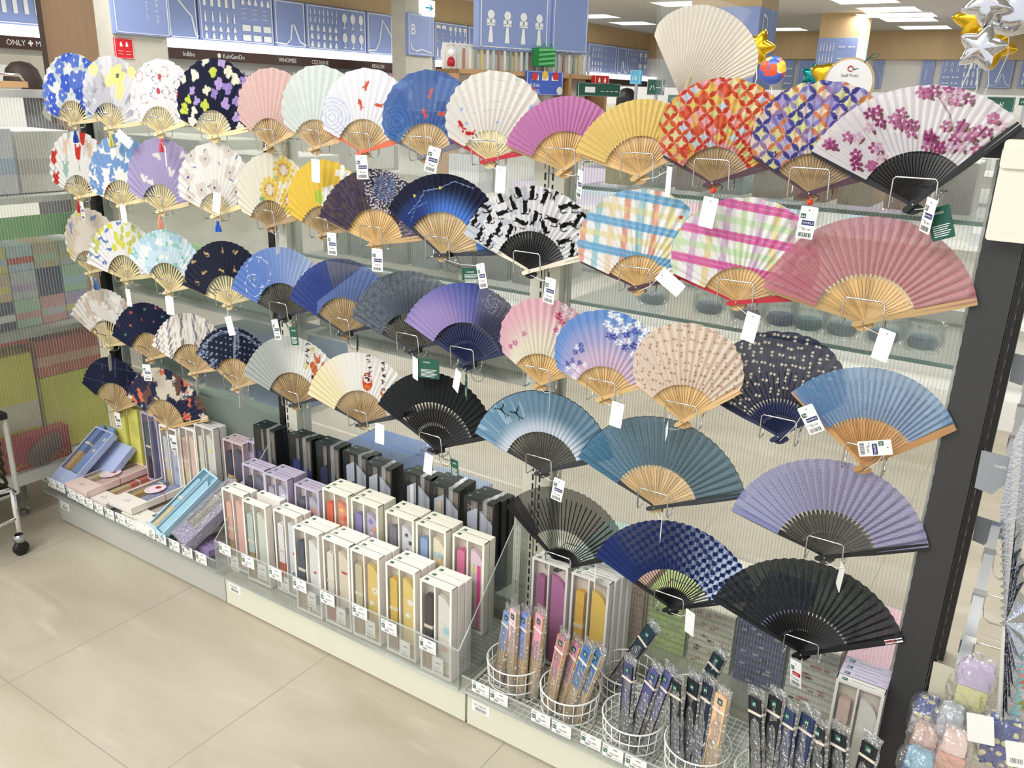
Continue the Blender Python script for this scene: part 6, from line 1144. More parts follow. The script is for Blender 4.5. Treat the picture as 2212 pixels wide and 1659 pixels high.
b.add(vs, [(k * 28 + q, k * 28 + (q + 1) % 28, (k + 1) * 28 + (q + 1) % 28, (k + 1) * 28 + q) for k in range(8) for q in range(28)])
b.build('pouch_body', mat('speckled_brown_cloth', (0.55, 0.40, 0.38), 0.7, var=0.35, scale=140), t, world=True, smooth=True)
# shopping cart corner
t = thing('shopping_cart', 'chrome and black shopping cart corner at the left edge', 'cart', (-2.78, 1.1, 0)); b = MB(); L_ = lambda px, py, X: PX(px, py, X)
p0, p1, p2, p3 = PX(22, 1058, -2.72), PX(28, 1072, -2.71), PX(43, 1160, -2.70), PX(45, 1172, -2.70); b.tube([p0 + Vector((0, -.3, .004)), p0 + Vector((0, -.04, .004)), p0, p1, p2, p3], 0.009, 10); q0, q1 = PX(-60, 1165, -2.72), PX(34, 1120, -2.705); b.tube([q0, q1], 0.008, 8); b.build('tube_frame', CHROME, t, world=True, smooth=True)
b = MB(); c0 = PX(46, 1186, -2.69); c0.z = 0; b.lathe([(0.013, .075), (0.019, .068), (0.019, .052), (0.012, .048)], (c0.x, c0.y, 0), 14); b.build('caster_swivel', STEEL, t, world=True, smooth=True)
b = MB(); b.lathe([(0.0001, -.010), (0.020, -.010), (0.025, -.006), (0.025, .006), (0.020, .010), (0.0001, .010)], (0, 0, 0), 20); Rm = Matrix.Translation((c0.x, c0.y, 0.0251)) @ Matrix.Rotation(math.radians(90), 4, 'Y'); b.v = [tuple(Rm @ Vector(v)) for v in b.v]; b.build('caster_wheel', BLACK, t, world=True, smooth=True)
b = MB()
for k in range(7):
    z = 0.23 + 0.035 * k; pts = [(-2.86 + .10 * math.sin(math.pi * .5 * q / 8), 1.245 + 0.0 * q - .01 - (.05 if q == 8 else 0) + .012 * math.cos(math.pi * q / 8), z - .004 * math.sin(math.pi * q / 8)) for q in range(9)] + [(-2.752, 1.0, z), (-2.752, 0.8, z)]
    b.tube(pts, [0.006] * len(pts), 6)
for yy in (1.19, 1.10, 1.0): b.tube([(-2.752, yy, 0.20), (-2.748, yy, 0.47)], 0.005, 6)
b.box(-2.90, -2.745, 0.80, 1.255, 0.455, 0.475); b.box(-2.90, -2.75, 0.80, 1.245, 0.19, 0.2); b.build('basket_slats', BLACK, t, world=True)
b = MB(); b.tube([(-2.757, 1.25, 0.19), (-2.757, 1.25, .47)], 0.009, 8); b.tube([(-2.757, 1.25, 0.19), (-2.757, .8, .19)], 0.009, 8); b.build('grey_corner', GREYST, t, world=True)

# ------------------------------------------------------------------ right foreground: cover, brackets, rails, hanging goods
t = thing('plastic_cover', 'cream plastic cover clipped to the top of the charcoal post', 'cover', (-0.08, 1.62, 1.29)); a = PY(2144, 505, 1.635); b = MB(); b.bevel_box(-0.112, -0.048, 1.605, 1.646, 1.292, 1.452, .006); b.build('cover_body', mat('cream_plastic', (0.91, 0.90, 0.84), 0.3, var=0.01), t, world=True)
b = MB(); b.bevel_box(-0.1125, -0.0475, 1.598, 1.645, 1.408, 1.440, .006); b.build('cover_cap', mat('cream_plastic', (0.91, 0.90, 0.84), 0.3), t, world=True)
b = MB(); b.text('CHVEN', 0.0075, lambda u, v, w: (-0.093 + u, 1.6045 - w, 1.303 + v)); b.build('embossed_mark', WHITE, t, world=True)
GRY = mat('satin_bracket_steel', (0.66, 0.70, 0.76), 0.22, 0.85, var=0.04)
def bracket(label, y, z, txt=False, m=GRY):
    t = thing('rail_bracket', label, 'bracket', (-0.05, y, z), group='steel rail brackets on the end posts'); pts = [(-.050, .028), (.030, .022), (.030, -.020), (.012, -.022), (-.002, -.028), (-.012, -.040), (-.018, -.052), (-.048, -.046)]
    b = MB(); b.prism(pts, lambda u, v, s_: (u, y + s_, z + v), -.0015, .0015); b.build('plate', m, t, world=True)
    if txt: b = MB(); b.text('CHEMURA', 0.0068, lambda u, v, s_: (-.026 + u, y - .0018, z + .002 + v)); b.text('80', 0.0068, lambda u, v, s_: (.010 + u, y - .0018, z - .008 + v)); b.build('engraved_mark', PWHITE, t, world=True)
    return t
bracket('steel rail bracket engraved with lettering beside the charcoal post', 1.655, 0.885, True); bracket('upper steel rail bracket on the far post', 2.43, 0.885); bracket('lower steel rail bracket on the far post', 2.43, 0.425); bracket('cream-lit rail bracket low on the charcoal post', 1.655, 0.43, False, mat('cream_lit_steel', (0.84, 0.82, 0.74), 0.35, 0.2, var=0.05))  # low bracket: cream cast of the light mixed into its steel colour
for z, l in ((0.885, 'upper square chrome rail running back from the bracket'), (0.43, 'lower square chrome rail running back from the bracket')):
    t = thing('square_rail', l, 'rail', (0.0, 2.0, z)); b = MB(); b.box(-.012, .010, 1.66, 2.44, z - .012, z + .012); b.build('rail_tube', STEEL, t, world=True)
    for k, y in enumerate((1.80, 2.02, 2.25)):
        b = MB(); b.box(-.015, .013, y - .012, y + .012, z - .016, z + .016); hk = b.build('hook_clamp', CHROME, t, world=True)
        b = MB(); b.tube([(.010, y, z + .010), (.022, y, z + .014), (.20, y + .004, z + .014)], .0016, 6); b.tube([(.010, y, z - .012), (.018, y, z - .045), (.030, y, z - .055), (.20, y, z - .050)], .0016, 6); b.build('double_hook', CHROME, t, world=True, smooth=True)
GLIT = mat('silver_foil', (0.82, 0.84, 0.88), 0.18, 1.0, var=0.10, scale=200, bump=0.9); AQUA = mat('aqua_foil', (0.62, 0.84, 0.90), 0.25, 0.5, var=0.15, scale=60)
t = thing('foil_rosette', 'pleated silver and aqua foil rosette hanging at the right edge', 'paper decoration', (0.10, 1.70, 0.75)); b = MB(); n = 26; c0 = PY(2172, 1345, 1.585); vs = [tuple(c0)]
OUT = [(2196,1120), (2192,1180), (2205,1215), (2200,1270), (2218,1330), (2204,1400), (2196,1440), (2188,1480), (2182,1520), (2170,1560), (2164,1580)]
for q in range(n + 1):
    f_ = q / n * (len(OUT) - 1); k = min(int(f_), len(OUT) - 2); g = f_ - k; x = OUT[k][0] * (1 - g) + OUT[k + 1][0] * g + (14 if q % 2 else 0); y = OUT[k][1] * (1 - g) + OUT[k + 1][1] * g; p = PY(x, y, 1.585 + (.012 if q % 2 else 0)); vs.append(tuple(p))
b.add(vs, [(0, q, q + 1) for q in range(1, n + 1)]); p = PY(2215, 900, 1.60); p2 = PY(2160, 1100, 1.59); b.add([tuple(c0), tuple(p2), tuple(PY(2190, 950, 1.60)), tuple(p), tuple(PY(2215, 1150, 1.6))], [(0, 1, 2), (0, 2, 3), (0, 3, 4)])
for q in range(14): y = 1130 + q * 16; b.add([tuple(PY(2172, y, 1.584)), tuple(PY(2160 - (q % 3), y + 8, 1.578)), tuple(PY(2171, y + 16, 1.584))], [(0, 1, 2)])
b.build('pleated_foil', GLIT, t, world=True); b = MB()
for q in range(12):
    x, y = 2196 - q * 1.6, 1400 + q * 15; b.add([tuple(PY(x, y, 1.60)), tuple(PY(x + 26, y + 4, 1.604)), tuple(PY(x + 2, y + 22, 1.60))], [(0, 1, 2)])
b.build('aqua_fringe', AQUA, t, world=True)
t = thing('clear_tube', 'milky clear plastic tube standing by the foil rosette', 'tube', (0.06, 1.60, 0.2)); a, c_ = PY(2152, 1680, 1.60), PY(2175, 1335, 1.60); b = MB(); b.tube([a, (a + c_) / 2, c_], 0.0065, 12); b.build('tube', mat('milky_plastic', (0.86, 0.87, 0.85), 0.3, var=0.02, alpha=0.75), t, world=True, smooth=True); b = MB(); b.tube([a, a + (c_ - a) * .10], .0125, 12); b.build('end_cap', WHITE, t, world=True, smooth=True)
def bagged(label, px, py, Y, rx, rz, cols, seed, pat=None):
    c = PY(px, py, Y); rg = random.Random(seed); t = thing('bagged_cloth', label, 'bagged cloth', tuple(c), group='bagged pastel cloths at the lower right')
    b = MB(); seg, rings = 20, 10; vs = []
    for k in range(rings + 1):
        ph = math.pi * k / rings
        for q in range(seg):
            a = 2 * math.pi * q / seg; g = 1 + rg.uniform(-.13, .13); vs.append((c.x + rx * math.sin(ph) ** .7 * math.cos(a) * g, c.y + .035 * math.sin(ph) * math.sin(a) * g, c.z + rz * math.cos(ph) * (1 + rg.uniform(-.06, .06))))
    fs = [(k * seg + q, k * seg + (q + 1) % seg, (k + 1) * seg + (q + 1) % seg, (k + 1) * seg + q) for k in range(rings) for q in range(seg)]; b.add(vs, fs)
    b.build('clear_bag', mat_bag, t, world=True)
    for i, cc in enumerate(cols):
        b = MB(); n = len(cols); z0 = c.z - rz * .8 + rz * 1.6 * i / n; z1 = z0 + rz * 1.6 / n * .96; w = rx * (.72 - .1 * (i % 2)); b.bevel_box(c.x - w, c.x + w * .9, c.y - .016, c.y + .014, z0, z1, .006); b.build('folded_cloth', cc if not isinstance(cc, tuple) else cm(cc), t, world=True)
mat_bag = clear('crinkled_bag', (1, 1, 1), 0.10, 0.07, 0.15, 1.0, 45)
NYF = mat('navy_yellow_floral', (0.30, 0.34, 0.62), 0.7, var=0.0)
def floral(m):
    nt = m.node_tree; N = nt.nodes; L = nt.links; tc = N.new('ShaderNodeTexCoord'); vo = N.new('ShaderNodeTexVoronoi'); vo.inputs['Scale'].default_value = 60; L.new(tc.outputs['Object'], vo.inputs[0]); r = N.new('ShaderNodeValToRGB'); r.color_ramp.interpolation = 'CONSTANT'; r.color_ramp.elements[0].color = (.78, .74, .38, 1); r.color_ramp.elements[1].position = .38; r.color_ramp.elements[1].color = (.06, .08, .32, 1); L.new(vo.outputs['Distance'], r.inputs[0]); L.new(r.outputs[0], N['Principled BSDF'].inputs['Base Color'])
floral(NYF)
for a in (('bag with white and yellow striped cloth under the lower rail', 2100, 1500, 1.66, .045, .09, [(.92,.92,.88),(.90,.89,.62),(.80,.74,.86)], 1), ('bag with a navy and yellow floral cloth at the lower left', 2000, 1545, 1.64, .035, .05, [(.86,.86,.90), NYF], 2), ('bag with a coral cloth near the charcoal post', 1998, 1600, 1.61, .036, .045, [(.93,.66,.56),(.95,.80,.74)], 3),
   ('bag with pale blue and blue cloths in the bottom corner by the post', 1985, 1655, 1.57, .040, .045, [(.40,.55,.82),(.62,.80,.90)], 4), ('bag with a salmon cloth at the bottom centre', 2060, 1620, 1.58, .036, .055, [(.93,.70,.62),(.95,.84,.80)], 5), ('bag with a white and grey cloth', 2055, 1560, 1.62, .034, .045, [(.86,.86,.88),(.78,.80,.84)], 6),
   ('bag with a bold navy and yellow floral cloth at the right edge', 2165, 1600, 1.60, .045, .065, [NYF, NYF], 7), ('bag with lime and orange edged cloth at the right edge', 2205, 1500, 1.66, .035, .06, [(.93,.92,.88),(.80,.84,.30),(.94,.93,.90),(.88,.45,.30)], 8), ('bag with a violet edged cloth at the right edge', 2200, 1560, 1.64, .028, .035, [(.60,.35,.62),(.93,.92,.92)], 9)): bagged(*a)
t = thing('blank_card', 'blank ivory card hanging among the bagged cloths', 'card', tuple(PY(2118, 1575, 1.555))); c = PY(2118, 1575, 1.555); b = MB(); b.bevel_box(-.022, .022, -.0004, .0004, -.030, .030, .002, 0, Matrix.Translation(c) @ Matrix.Rotation(math.radians(-12), 4, 'Y')); b.build('card', PAPER, t, world=True)
t = thing('swing_tag', 'white swing tag with small print at the bottom right corner', 'tag', tuple(PY(2195, 1630, 1.54))); c = PY(2195, 1630, 1.54); M = Matrix.Translation(c) @ Matrix.Rotation(math.radians(-15), 4, 'Y'); b = MB(); b.bevel_box(-.016, .016, -.0004, .0004, -.026, .026, .003, 0, M); b.build('card', PAPER, t, world=True); b = MB(); barcode(b, -.010, -.018, .02, .010, lambda u, v, s_: tuple(M @ Vector((u, -.0006, v)))); b.m = [0] * len(b.m); b.build('print', INKG, t, world=True)
# uchiwa in a clear bag on top
t = thing('round_paper_fan', 'large blank cream round paper fan in a clear bag above the top row', 'round fan', tuple(PY(1490, 215, 1.76)), group=None); O = PY(1473, 218, 1.76); TP = PY(1545, 12, 1.76); ax = (TP - O); Lr = ax.length; ax.normalize(); sd = Vector((ax.z, 0, -ax.x)); n, K = 30, 12
AG = [19, 26, 33, 43, 53, 65, 76, 88, 100, 107, 113]; RD = [165, 183, 197, 208, 214, 216, 214, 204, 188, 174, 152]; vs = []
for i in range(n * 2 + 1):
    a = 19 + 94 * i / (n * 2); r_ = float(np.interp(a, AG, RD)); ca, sa = math.cos(math.radians(a)), math.sin(math.radians(a))
    for k in range(K + 1): s_ = .10 + .90 * k / K; p = PY(1473 + r_ * s_ * ca, 218 - r_ * s_ * sa, 1.76); vs.append((p.x, p.y - (.0022 if i % 2 else 0), p.z))
b = MB(); b.add(vs, [(i * (K + 1) + k, (i + 1) * (K + 1) + k, (i + 1) * (K + 1) + k + 1, i * (K + 1) + k + 1) for i in range(n * 2) for k in range(K)]); b.build('paper_face', mat('washi_paper', (0.88, 0.85, 0.79), 0.8, var=0.03, scale=60), t, world=True)
b = MB(); b.tube([O - ax * .10, O + ax * .05], [.006, .005], 8); b.build('handle', RIBM['pale'], t, world=True, smooth=True)
b = MB(); h0, h1 = O - ax * .02, TP + ax * .012
for dy in (-.010, .010): b.add([tuple(h0 + sd * -.05 + Vector((0, dy, 0))), tuple(h0 + sd * .05 + Vector((0, dy, 0))), tuple(h1 + sd * .075 + Vector((0, dy, 0))), tuple(h1 - sd * .135 + Vector((0, dy, 0)))], [(0, 1, 2, 3)])
b.build('clear_bag', clear('big_clear_bag', (1, 1, 1), 0.03, 0.04, 0.1, 0.8, 14), t, world=True)
t = thing('staff_picks_sign', 'round cream card sign reading Staff Picks behind the circle print fans', 'sign', tuple(PY(1835, 200, 1.90))); c = PY(1833, 180, 1.90); b = MB(); N_ = 40; R_ = .050
b.prism([(R_ * math.cos(2 * math.pi * q / N_), R_ * math.sin(2 * math.pi * q / N_)) for q in range(N_)], lambda u, v, s_: (c.x + u, c.y + s_, c.z + v), 0, .004); b.box(c.x - .012, c.x + .012, c.y, c.y + .004, 1.42, c.z - .03); b.build('wooden_backing', RIBM['tan'], t, world=True)
b = MB(); b.prism([(.046 * math.cos(2 * math.pi * q / N_), .046 * math.sin(2 * math.pi * q / N_)) for q in range(N_)], lambda u, v, s_: (c.x + u, c.y - .0015 + s_, c.z + v), 0, .0012); b.build('card_face', PAPER, t, world=True)
b = MB(); b.text('Staff Picks', .0085, lambda u, v, s_: (c.x + u, c.y - .002, c.z + .012 + v), align='c'); b.build('lettering', GREEN, t, world=True)
b = MB(); b.tube([(c.x + .005 * math.cos(a), c.y - .003, c.z + .028 + .005 * math.sin(a)) for a in [q * .7 for q in range(9)]], .001, 5); b.build('cherry_ring', RIBM['red'], t, world=True)
b = MB(); b.tube([(c.x + .005, c.y - .002, c.z + .026), (c.x + .02, c.y, c.z + .030), (c.x + .028, c.y, c.z + .046), (c.x + .040, c.y, c.z + .056), (c.x + .052, c.y, c.z + .056), (c.x + .045, c.y, c.z + .050), (c.x + .03, c.y, c.z + .048)], .0012, 5); b.build('stem_loop', GREEN, t, world=True)
ORD = ['first', 'second', 'third', 'fourth', 'fifth', 'sixth', 'seventh', 'eighth', 'ninth', 'tenth', 'eleventh', 'twelfth', 'thirteenth', 'fourteenth', 'fifteenth', 'sixteenth', 'seventeenth', 'eighteenth', 'nineteenth', 'twentieth', 'twenty-first', 'twenty-second', 'twenty-third', 'twenty-fourth', 'twenty-fifth', 'twenty-sixth'] + ['later'] * 80
# ------------------------------------------------------------------ the shop beyond
class Pl:
    """a vertical plane through A towards B; gives (u, z) for a pixel and maps (u, z, out) back to the room"""
    def __init__(s, A, B):
        s.A = Vector((A[0], A[1], 0)); d = Vector((B[0] - A[0], B[1] - A[1], 0)); s.d = d.normalized(); s.n = Vector((s.d.y, -s.d.x, 0))
        if s.n.dot(-s.A) < 0: s.n = -s.n
    def uz(s, px, py):
        r = Vector(ray(px, py)); e = Vector(EYE); t = (s.A - e).dot(s.n) / r.dot(s.n); p = e + r * t; return (p - s.A).dot(s.d), p.z
    def P(s, u, z, o=0.0): p = s.A + s.d * u + s.n * o; return Vector((p.x, p.y, z))
    def box(s, b, u0, u1, z0, z1, o0, o1, mi=0):
        vs = [s.P(u, z, o) for z in (z0, z1) for o in (o0, o1) for u in (u0, u1)]; b.add(vs, [(0, 2, 3, 1), (4, 5, 7, 6), (0, 1, 5, 4), (2, 6, 7, 3), (0, 4, 6, 2), (1, 3, 7, 5)], mi)
    def poly(s, b, pts, o, mi=0): b.add([s.P(u, z, o) for u, z in pts], [tuple(range(len(pts)))], mi)
def ic(kind):
    c = lambda x, y, r, n=12, a0=0: [(x + r * math.cos(a0 + 2 * math.pi * k / n), y + r * math.sin(a0 + 2 * math.pi * k / n)) for k in range(n)]
    R = lambda x0, y0, x1, y1: [(x0, y0), (x1, y0), (x1, y1), (x0, y1)]
    return {'bottle': [R(-.22, 0, .22, .68), [(-.22, .68), (.22, .68), (.1, .8), (-.1, .8)], R(-.08, .8, .08, 1)], 'slim': [R(-.13, 0, .13, .6), R(-.08, .6, .08, .75), R(-.06, .75, .06, 1)], 'pot': [R(-.28, 0, .28, .55), R(-.16, .55, .16, .9)],
            'mirror': [c(0, .66, .32), R(-.05, .08, .05, .36), R(-.18, 0, .18, .08)], 'box': [R(-.42, .08, .42, .85)], 'bar': [R(-.42, .42, .42, .55), R(.1, .36, .42, .6)], 'kendama': [c(0, .86, .14, 16), R(-.17, .56, -.03, .72), R(.03, .56, .17, .72), R(-.17, .52, .17, .60), [(-.10, 0), (.10, 0), (.05, .50), (-.05, .50)]],
            'A': [[(-.3, 0), (-.18, 0), (.05, 1), (-.03, 1)], [(.3, 0), (.18, 0), (-.05, 1), (.03, 1)]], 'dumb': [R(-.3, .4, .3, .52), R(-.42, .25, -.28, .67), R(.28, .25, .42, .67)], 'tick': [[(-.3, .55), (-.2, .55), (.02, .1), (-.08, .1)], R(-.08, .1, .4, .2)], 'tool': [R(-.42, .42, .3, .52), c(.3, .47, .13)], 'frame': [R(-.32, .5, .32, .95), R(-.1, 0, .1, .5)]}[kind]
def sign(name, label, pl, bl, tr, icons=(), curve=None, th=0.06, off=0.0, group='blue pictogram signs of the shop', letters=(), m=None, big=None):
    u0, z0 = pl.uz(*bl); u1, z1 = pl.uz(*tr); W, H = u1 - u0, z1 - z0; p = pl.P((u0 + u1) / 2, z0, off)
    t = thing(name, label, 'sign', tuple(p), group=group); b = MB(); pl.box(b, u0, u1, z0, z1, off, off + th); b.build('board', m or SIGN, t, world=True); o = off + th + .004
    b = MB(); e = min(W, H) * .03; w = e * .35
    for a in ((u0 + e, u1 - e, z0 + e, z0 + e + w), (u0 + e, u1 - e, z1 - e - w, z1 - e), (u0 + e, u0 + e + w, z0 + e, z1 - e), (u1 - e - w, u1 - e, z0 + e, z1 - e)): pl.box(b, *a, o - .003, o + .002)
    b.build('border_line', PWHITE, t, world=True)
    if icons:
        b = MB()
        for (kind, fx0, fy0, fx1, fy1, nx, ny) in icons:
            for i in range(nx):
                for j in range(ny):
                    cw, ch = (fx1 - fx0) * W / nx, (fy1 - fy0) * H / ny; cx = u0 + fx0 * W + (i + .5) * cw; cz = z0 + fy0 * H + j * ch + ch * .12; s_ = min(cw, ch) * .78; sx = (s_ if kind not in ('box', 'bar', 'dumb', 'tool') else cw * .8) * (1.9 if kind == 'kendama' else 1); sz = s_ if kind not in ('slim', 'bottle', 'kendama', 'mirror') else ch * .78
                    for pg in ic(kind): pl.poly(b, [(cx + x * sx, cz + y * sz) for x, y in pg], o)
        b.build('pictograms', PWHITE, t, world=True)
    if curve:
        b = MB(); pts = [pl.P(u0 + x * W, z0 + y * H, o) for x, y in curve]; b.tube(pts, min(W, H) * .018, 5); b.build('line_drawing', PWHITE, t, world=True)
    for i, (txt, fx, fy, fs, vert) in enumerate(letters):
        b = MB()
        for k, ch in enumerate(txt if vert else [txt]): b.text(ch, H * fs, lambda x, y, s_: pl.P(u0 + fx * W + x, z0 + fy * H - (k * H * fs * 1.05 if vert else 0) + y, o))
        b.build('lettering', PWHITE, t, world=True)
    return t
XW = -12.0; LW = Pl((XW, 0), (XW, 1))
u_, zs0 = LW.uz(550, 98); u2, zs1 = LW.uz(840, 33); _, zf1 = LW.uz(550, 117); _, zf0 = LW.uz(550, 137); ztop = zs1
for o in bpy.data.objects:
    if o.name == 'trim_2': bpy.data.objects.remove(o); break
b = MB(); b.box(-12.28, -12.02, 1.5, 29.7, zs1 + .02, 3.42); struct(b.build('trim_2', WOOD), 'wooden band above the blue signs on the left wall')
arch = [(.1, .1), (.55, .12), (.72, .3), (.62, .75), (.45, .9), (.30, .7)]
CV1 = [(.05, .95), (.2, .9), (.3, .8), (.55, .62), (.8, .45), (.9, .1), (.98, .08)]; CV2 = [(0, .1), (.35, .08), (.5, .2), (.55, .5), (.62, .5), (.8, .15), (1, .08)]
def zz(px): 
    return None
def band(label, x0, x1, icons=(), curve=None):
    ua, _ = LW.uz(x0, 60); ub, _ = LW.uz(x1, 60); t = thing('wall_sign', label, 'sign', (XW, (ua + ub) / 2, zs0), group='blue pictogram signs of the shop'); b = MB(); LW.box(b, ua, ub, zs0, zs1, 0, .08); b.build('board', SIGN, t, world=True); W, H = ub - ua, zs1 - zs0; o = .09; b = MB(); e = .03
    for a in ((ua + e, ub - e, zs0 + e, zs0 + e + .012), (ua + e, ub - e, zs1 - e, zs1 - e + .012), (ua + e, ua + e + .012, zs0 + e, zs1 - e), (ub - e, ub - e + .012, zs0 + e, zs1 - e)): LW.box(b, *a, o - .012, o)
    b.build('border_line', PWHITE, t, world=True)
    if icons:
        b = MB()
        for (kind, fx0, fy0, fx1, fy1, nx, ny) in icons:
            for i in range(nx):
                for j in range(ny):
                    cw, ch = (fx1 - fx0) * W / nx, (fy1 - fy0) * H / ny; cx = ua + fx0 * W + (i + .5) * cw; cz = zs0 + fy0 * H + j * ch + ch * .1; sx = cw * .9 if kind in ('box', 'bar') else min(cw, ch) * .9; sz = ch * .8
                    for pg in ic(kind): LW.poly(b, [(cx + x * sx, cz + y * sz) for x, y in pg], o)
        b.build('pictograms', PWHITE, t, world=True)
    if curve: b = MB(); b.tube([LW.P(ua + x * W, zs0 + y * H, o) for x, y in curve], .014, 5); b.build('line_drawing', PWHITE, t, world=True)
band('blue wall sign with four bottle pictograms at the top left corner', -60, 92, [('bottle', .35, .15, .98, .62, 4, 1), ('bar', .35, .7, .98, .85, 4, 1)])
band('blue wall sign with a hand line drawing, right of the red poster', 356, 420, (), CV1)
band('blue wall sign crowded with bottle and compact pictograms', 424, 583, [('bottle', .03, .66, .5, .94, 5, 1), ('slim', .03, .36, .5, .62, 5, 1), ('pot', .03, .05, .5, .34, 5, 2), ('pot', .54, .78, .98, .95, 5, 1), ('bar', .54, .48, .98, .76, 3, 3), ('box', .54, .04, .98, .44, 3, 2)])
band('blue wall sign with a swan neck line drawing', 586, 652, (), CV2)
band('blue wall sign with six hand mirror pictograms', 655, 783, [('slim', .03, .60, .52, .94, 7, 2), ('pot', .03, .05, .52, .58, 5, 3), ('mirror', .55, .05, .98, .94, 3, 2)])
band('blue wall sign with a lamp line drawing beside the concrete column', 786, 840, (), [(.02, .1), (.3, .12), (.45, .3), (.6, .85), (.75, .7), (.98, .45)])
band('blue wall sign with frames and bottles, behind the tall middle sign', 932, 1003, [('box', .03, .8, .35, .95, 2, 1), ('bar', .03, .45, .35, .75, 2, 3), ('bottle', .03, .05, .35, .4, 3, 1), ('frame', .4, .65, .98, .95, 4, 1), ('bottle', .4, .35, .98, .6, 4, 1), ('pot', .4, .05, .98, .32, 4, 2)])
band('blue wall sign with a small line drawing, right of the frames', 1005, 1060, (), CV2)
band('blue wall sign with ticks and bottles, right of the tall middle sign', 1268, 1330, [('slim', .1, .5, .5, .95, 4, 2), ('tick', .5, .05, .98, .95, 2, 4), ('pot', .1, .05, .5, .45, 4, 2)])
band('blue wall sign with a faint line drawing beyond the ticks', 1333, 1352, (), CV2)
band('blue wall sign with mallet pictograms, half hidden by the paper fan', 1354, 1400, [('slim', .05, .5, .45, .95, 5, 2), ('frame', .5, .1, .98, .95, 2, 2), ('slim', .05, .1, .45, .4, 5, 1)])
ua, _ = LW.uz(-40, 90); ub, _ = LW.uz(870, 130); uc, _ = LW.uz(940, 130); ud, _ = LW.uz(1400, 160)
for k, (a, c, l) in enumerate(((ua, ub, 'bright white lit cornice under the blue wall signs'), (uc, ud, 'bright white lit cornice beyond the second column'))):
    b = MB(); LW.box(b, a, c, zf1, zs0, 0, .30); tag(b.build('lit_cornice', LIT, loc=(XW, a, zf1)), l, 'cornice', 'lit cornices')
t = thing('brown_fascia', 'dark brown fascia with white shop names along the left wall', 'fascia', (XW + .3, 8, zf0)); b = MB(); LW.box(b, ua, ub, zf0, zf1, .02, .32); LW.box(b, uc, ud, zf0, zf1, .02, .32); b.build('fascia_board', BROWN, t, world=True)
H = zf1 - zf0
for txt, px in (('ONLY ✚ MINERALS', 16), ('lo&be', 394), ('● KohGenDo', 468), ('WHOMEE', 601), ('CEZANNE', 672), ('REVLON', 803)):
    b = MB(); u, _ = Pl((XW + .325, 0), (XW + .325, 1)).uz(px, 110); b.text(txt, H * .66, lambda x, y, s_: LW.P(u + x * .95, zf0 + H * .26 + y, .325)); o = b.build('shop_name', PWHITE, t, world=True); o['label'] = 'white lettering on the fascia'
b = MB(); LW.box(b, ua, ub, .0, zf0, -.2, .05); tag(b.build('display_back', mat('white_display_back', (0.92, 0.93, 0.92), 0.5, var=0.02, scale=2), loc=(XW, 6, 0)), 'white back board of the cosmetics shelves', 'display board')
rg = random.Random(9); k = 0
for px in range(375, 860, 34):
    ua1, z1 = LW.uz(px, 160); w_ = .35; c = [(.92,.90,.88),(.80,.88,.82),(.90,.55,.35),(.88,.80,.86),(.70,.76,.84),(.93,.86,.60),(.86,.48,.44)][k % 7]
    t = thing('cosmetics_tray', '%s cosmetics tray under the brown fascia, %s from the concrete column' % (['white','pale green','orange','lilac','grey blue','cream','coral'][k % 7], ORD[k]), 'tray', tuple(LW.P(ua1, z1 - .12, .06)), group='cosmetics trays under the brown fascia'); b = MB(); w_ = LW.uz(px + 31, 160)[0] - ua1; LW.box(b, ua1, ua1 + w_, z1 - .14, z1 - .02, .045, .28); b.build('tray_box', cm(c), t, world=True)
    b = MB()
    for q in range(5): LW.box(b, ua1 + w_ * (.08 + q * .18), ua1 + w_ * (.20 + q * .18), z1 - .02, z1 + .03, .12, .2)
    b.build('product_row', cm([(.3,.3,.34),(.93,.93,.93),(.75,.35,.40)][k % 3]), t, world=True); k += 1
# columns and their signs
def column(name, label, pl, x0, x1, zt, depth, m, y_ref=60, z0=0.0):
    u0, _ = pl.uz(x0, y_ref); u1, _ = pl.uz(x1, y_ref); b = MB(); pl.box(b, u0, u1, z0, zt, -depth, 0); o = b.build(name, m, loc=tuple(pl.P((u0 + u1) / 2, 0, 0))); return o
C1 = Pl((-9.5, 0), (-9.5, 1)); tag(column('concrete_column', 'pale concrete column carrying the red poster', C1, 240, 358, 3.42, .45, CONC), None, 'column'); 
C2 = Pl((-10.5, 0), (-10.5, 1)); tag(column('concrete_column', 'pale concrete column with the letter B sign', C2, 876, 934, 3.42, .32, CONC), None, 'column')
for o in bpy.data.objects:
    if o.name == 'concrete_column': o['label'] = 'pale concrete column carrying the red poster'; o['group'] = 'concrete columns'
    if o.name == 'concrete_column.001': o['label'] = 'pale concrete column with the letter B sign'; o['group'] = 'concrete columns'
sign('column_sign', 'blue sign with vertical cosmetics lettering on the first concrete column', C1, (243, 72), (352, -30), letters=(('コスメティック', .74, .86, .095, True), ('COSMETICS', .58, .80, .06, True), ('K', .04, .80, .5, False)))
sign('red_poster', 'small red poster with two white dots on the concrete column', C1, (249, 126), (285, 84), m=mat('poster_red', (0.84, 0.13, 0.17), 0.4, var=0.03), th=.01, group=None, icons=(('pot', .2, .55, .8, .9, 2, 1), ('bar', .1, .15, .9, .45, 2, 2)))
sign('column_sign', 'blue sign with a large letter B on the second concrete column', C2, (876, 118), (932, 35), letters=(('B', .10, .50, .36, False), ('コスメティック', .78, .82, .09, True)), curve=[(.1, .3), (.15, .15), (.3, .1), (.5, .15), (.9, .08)])
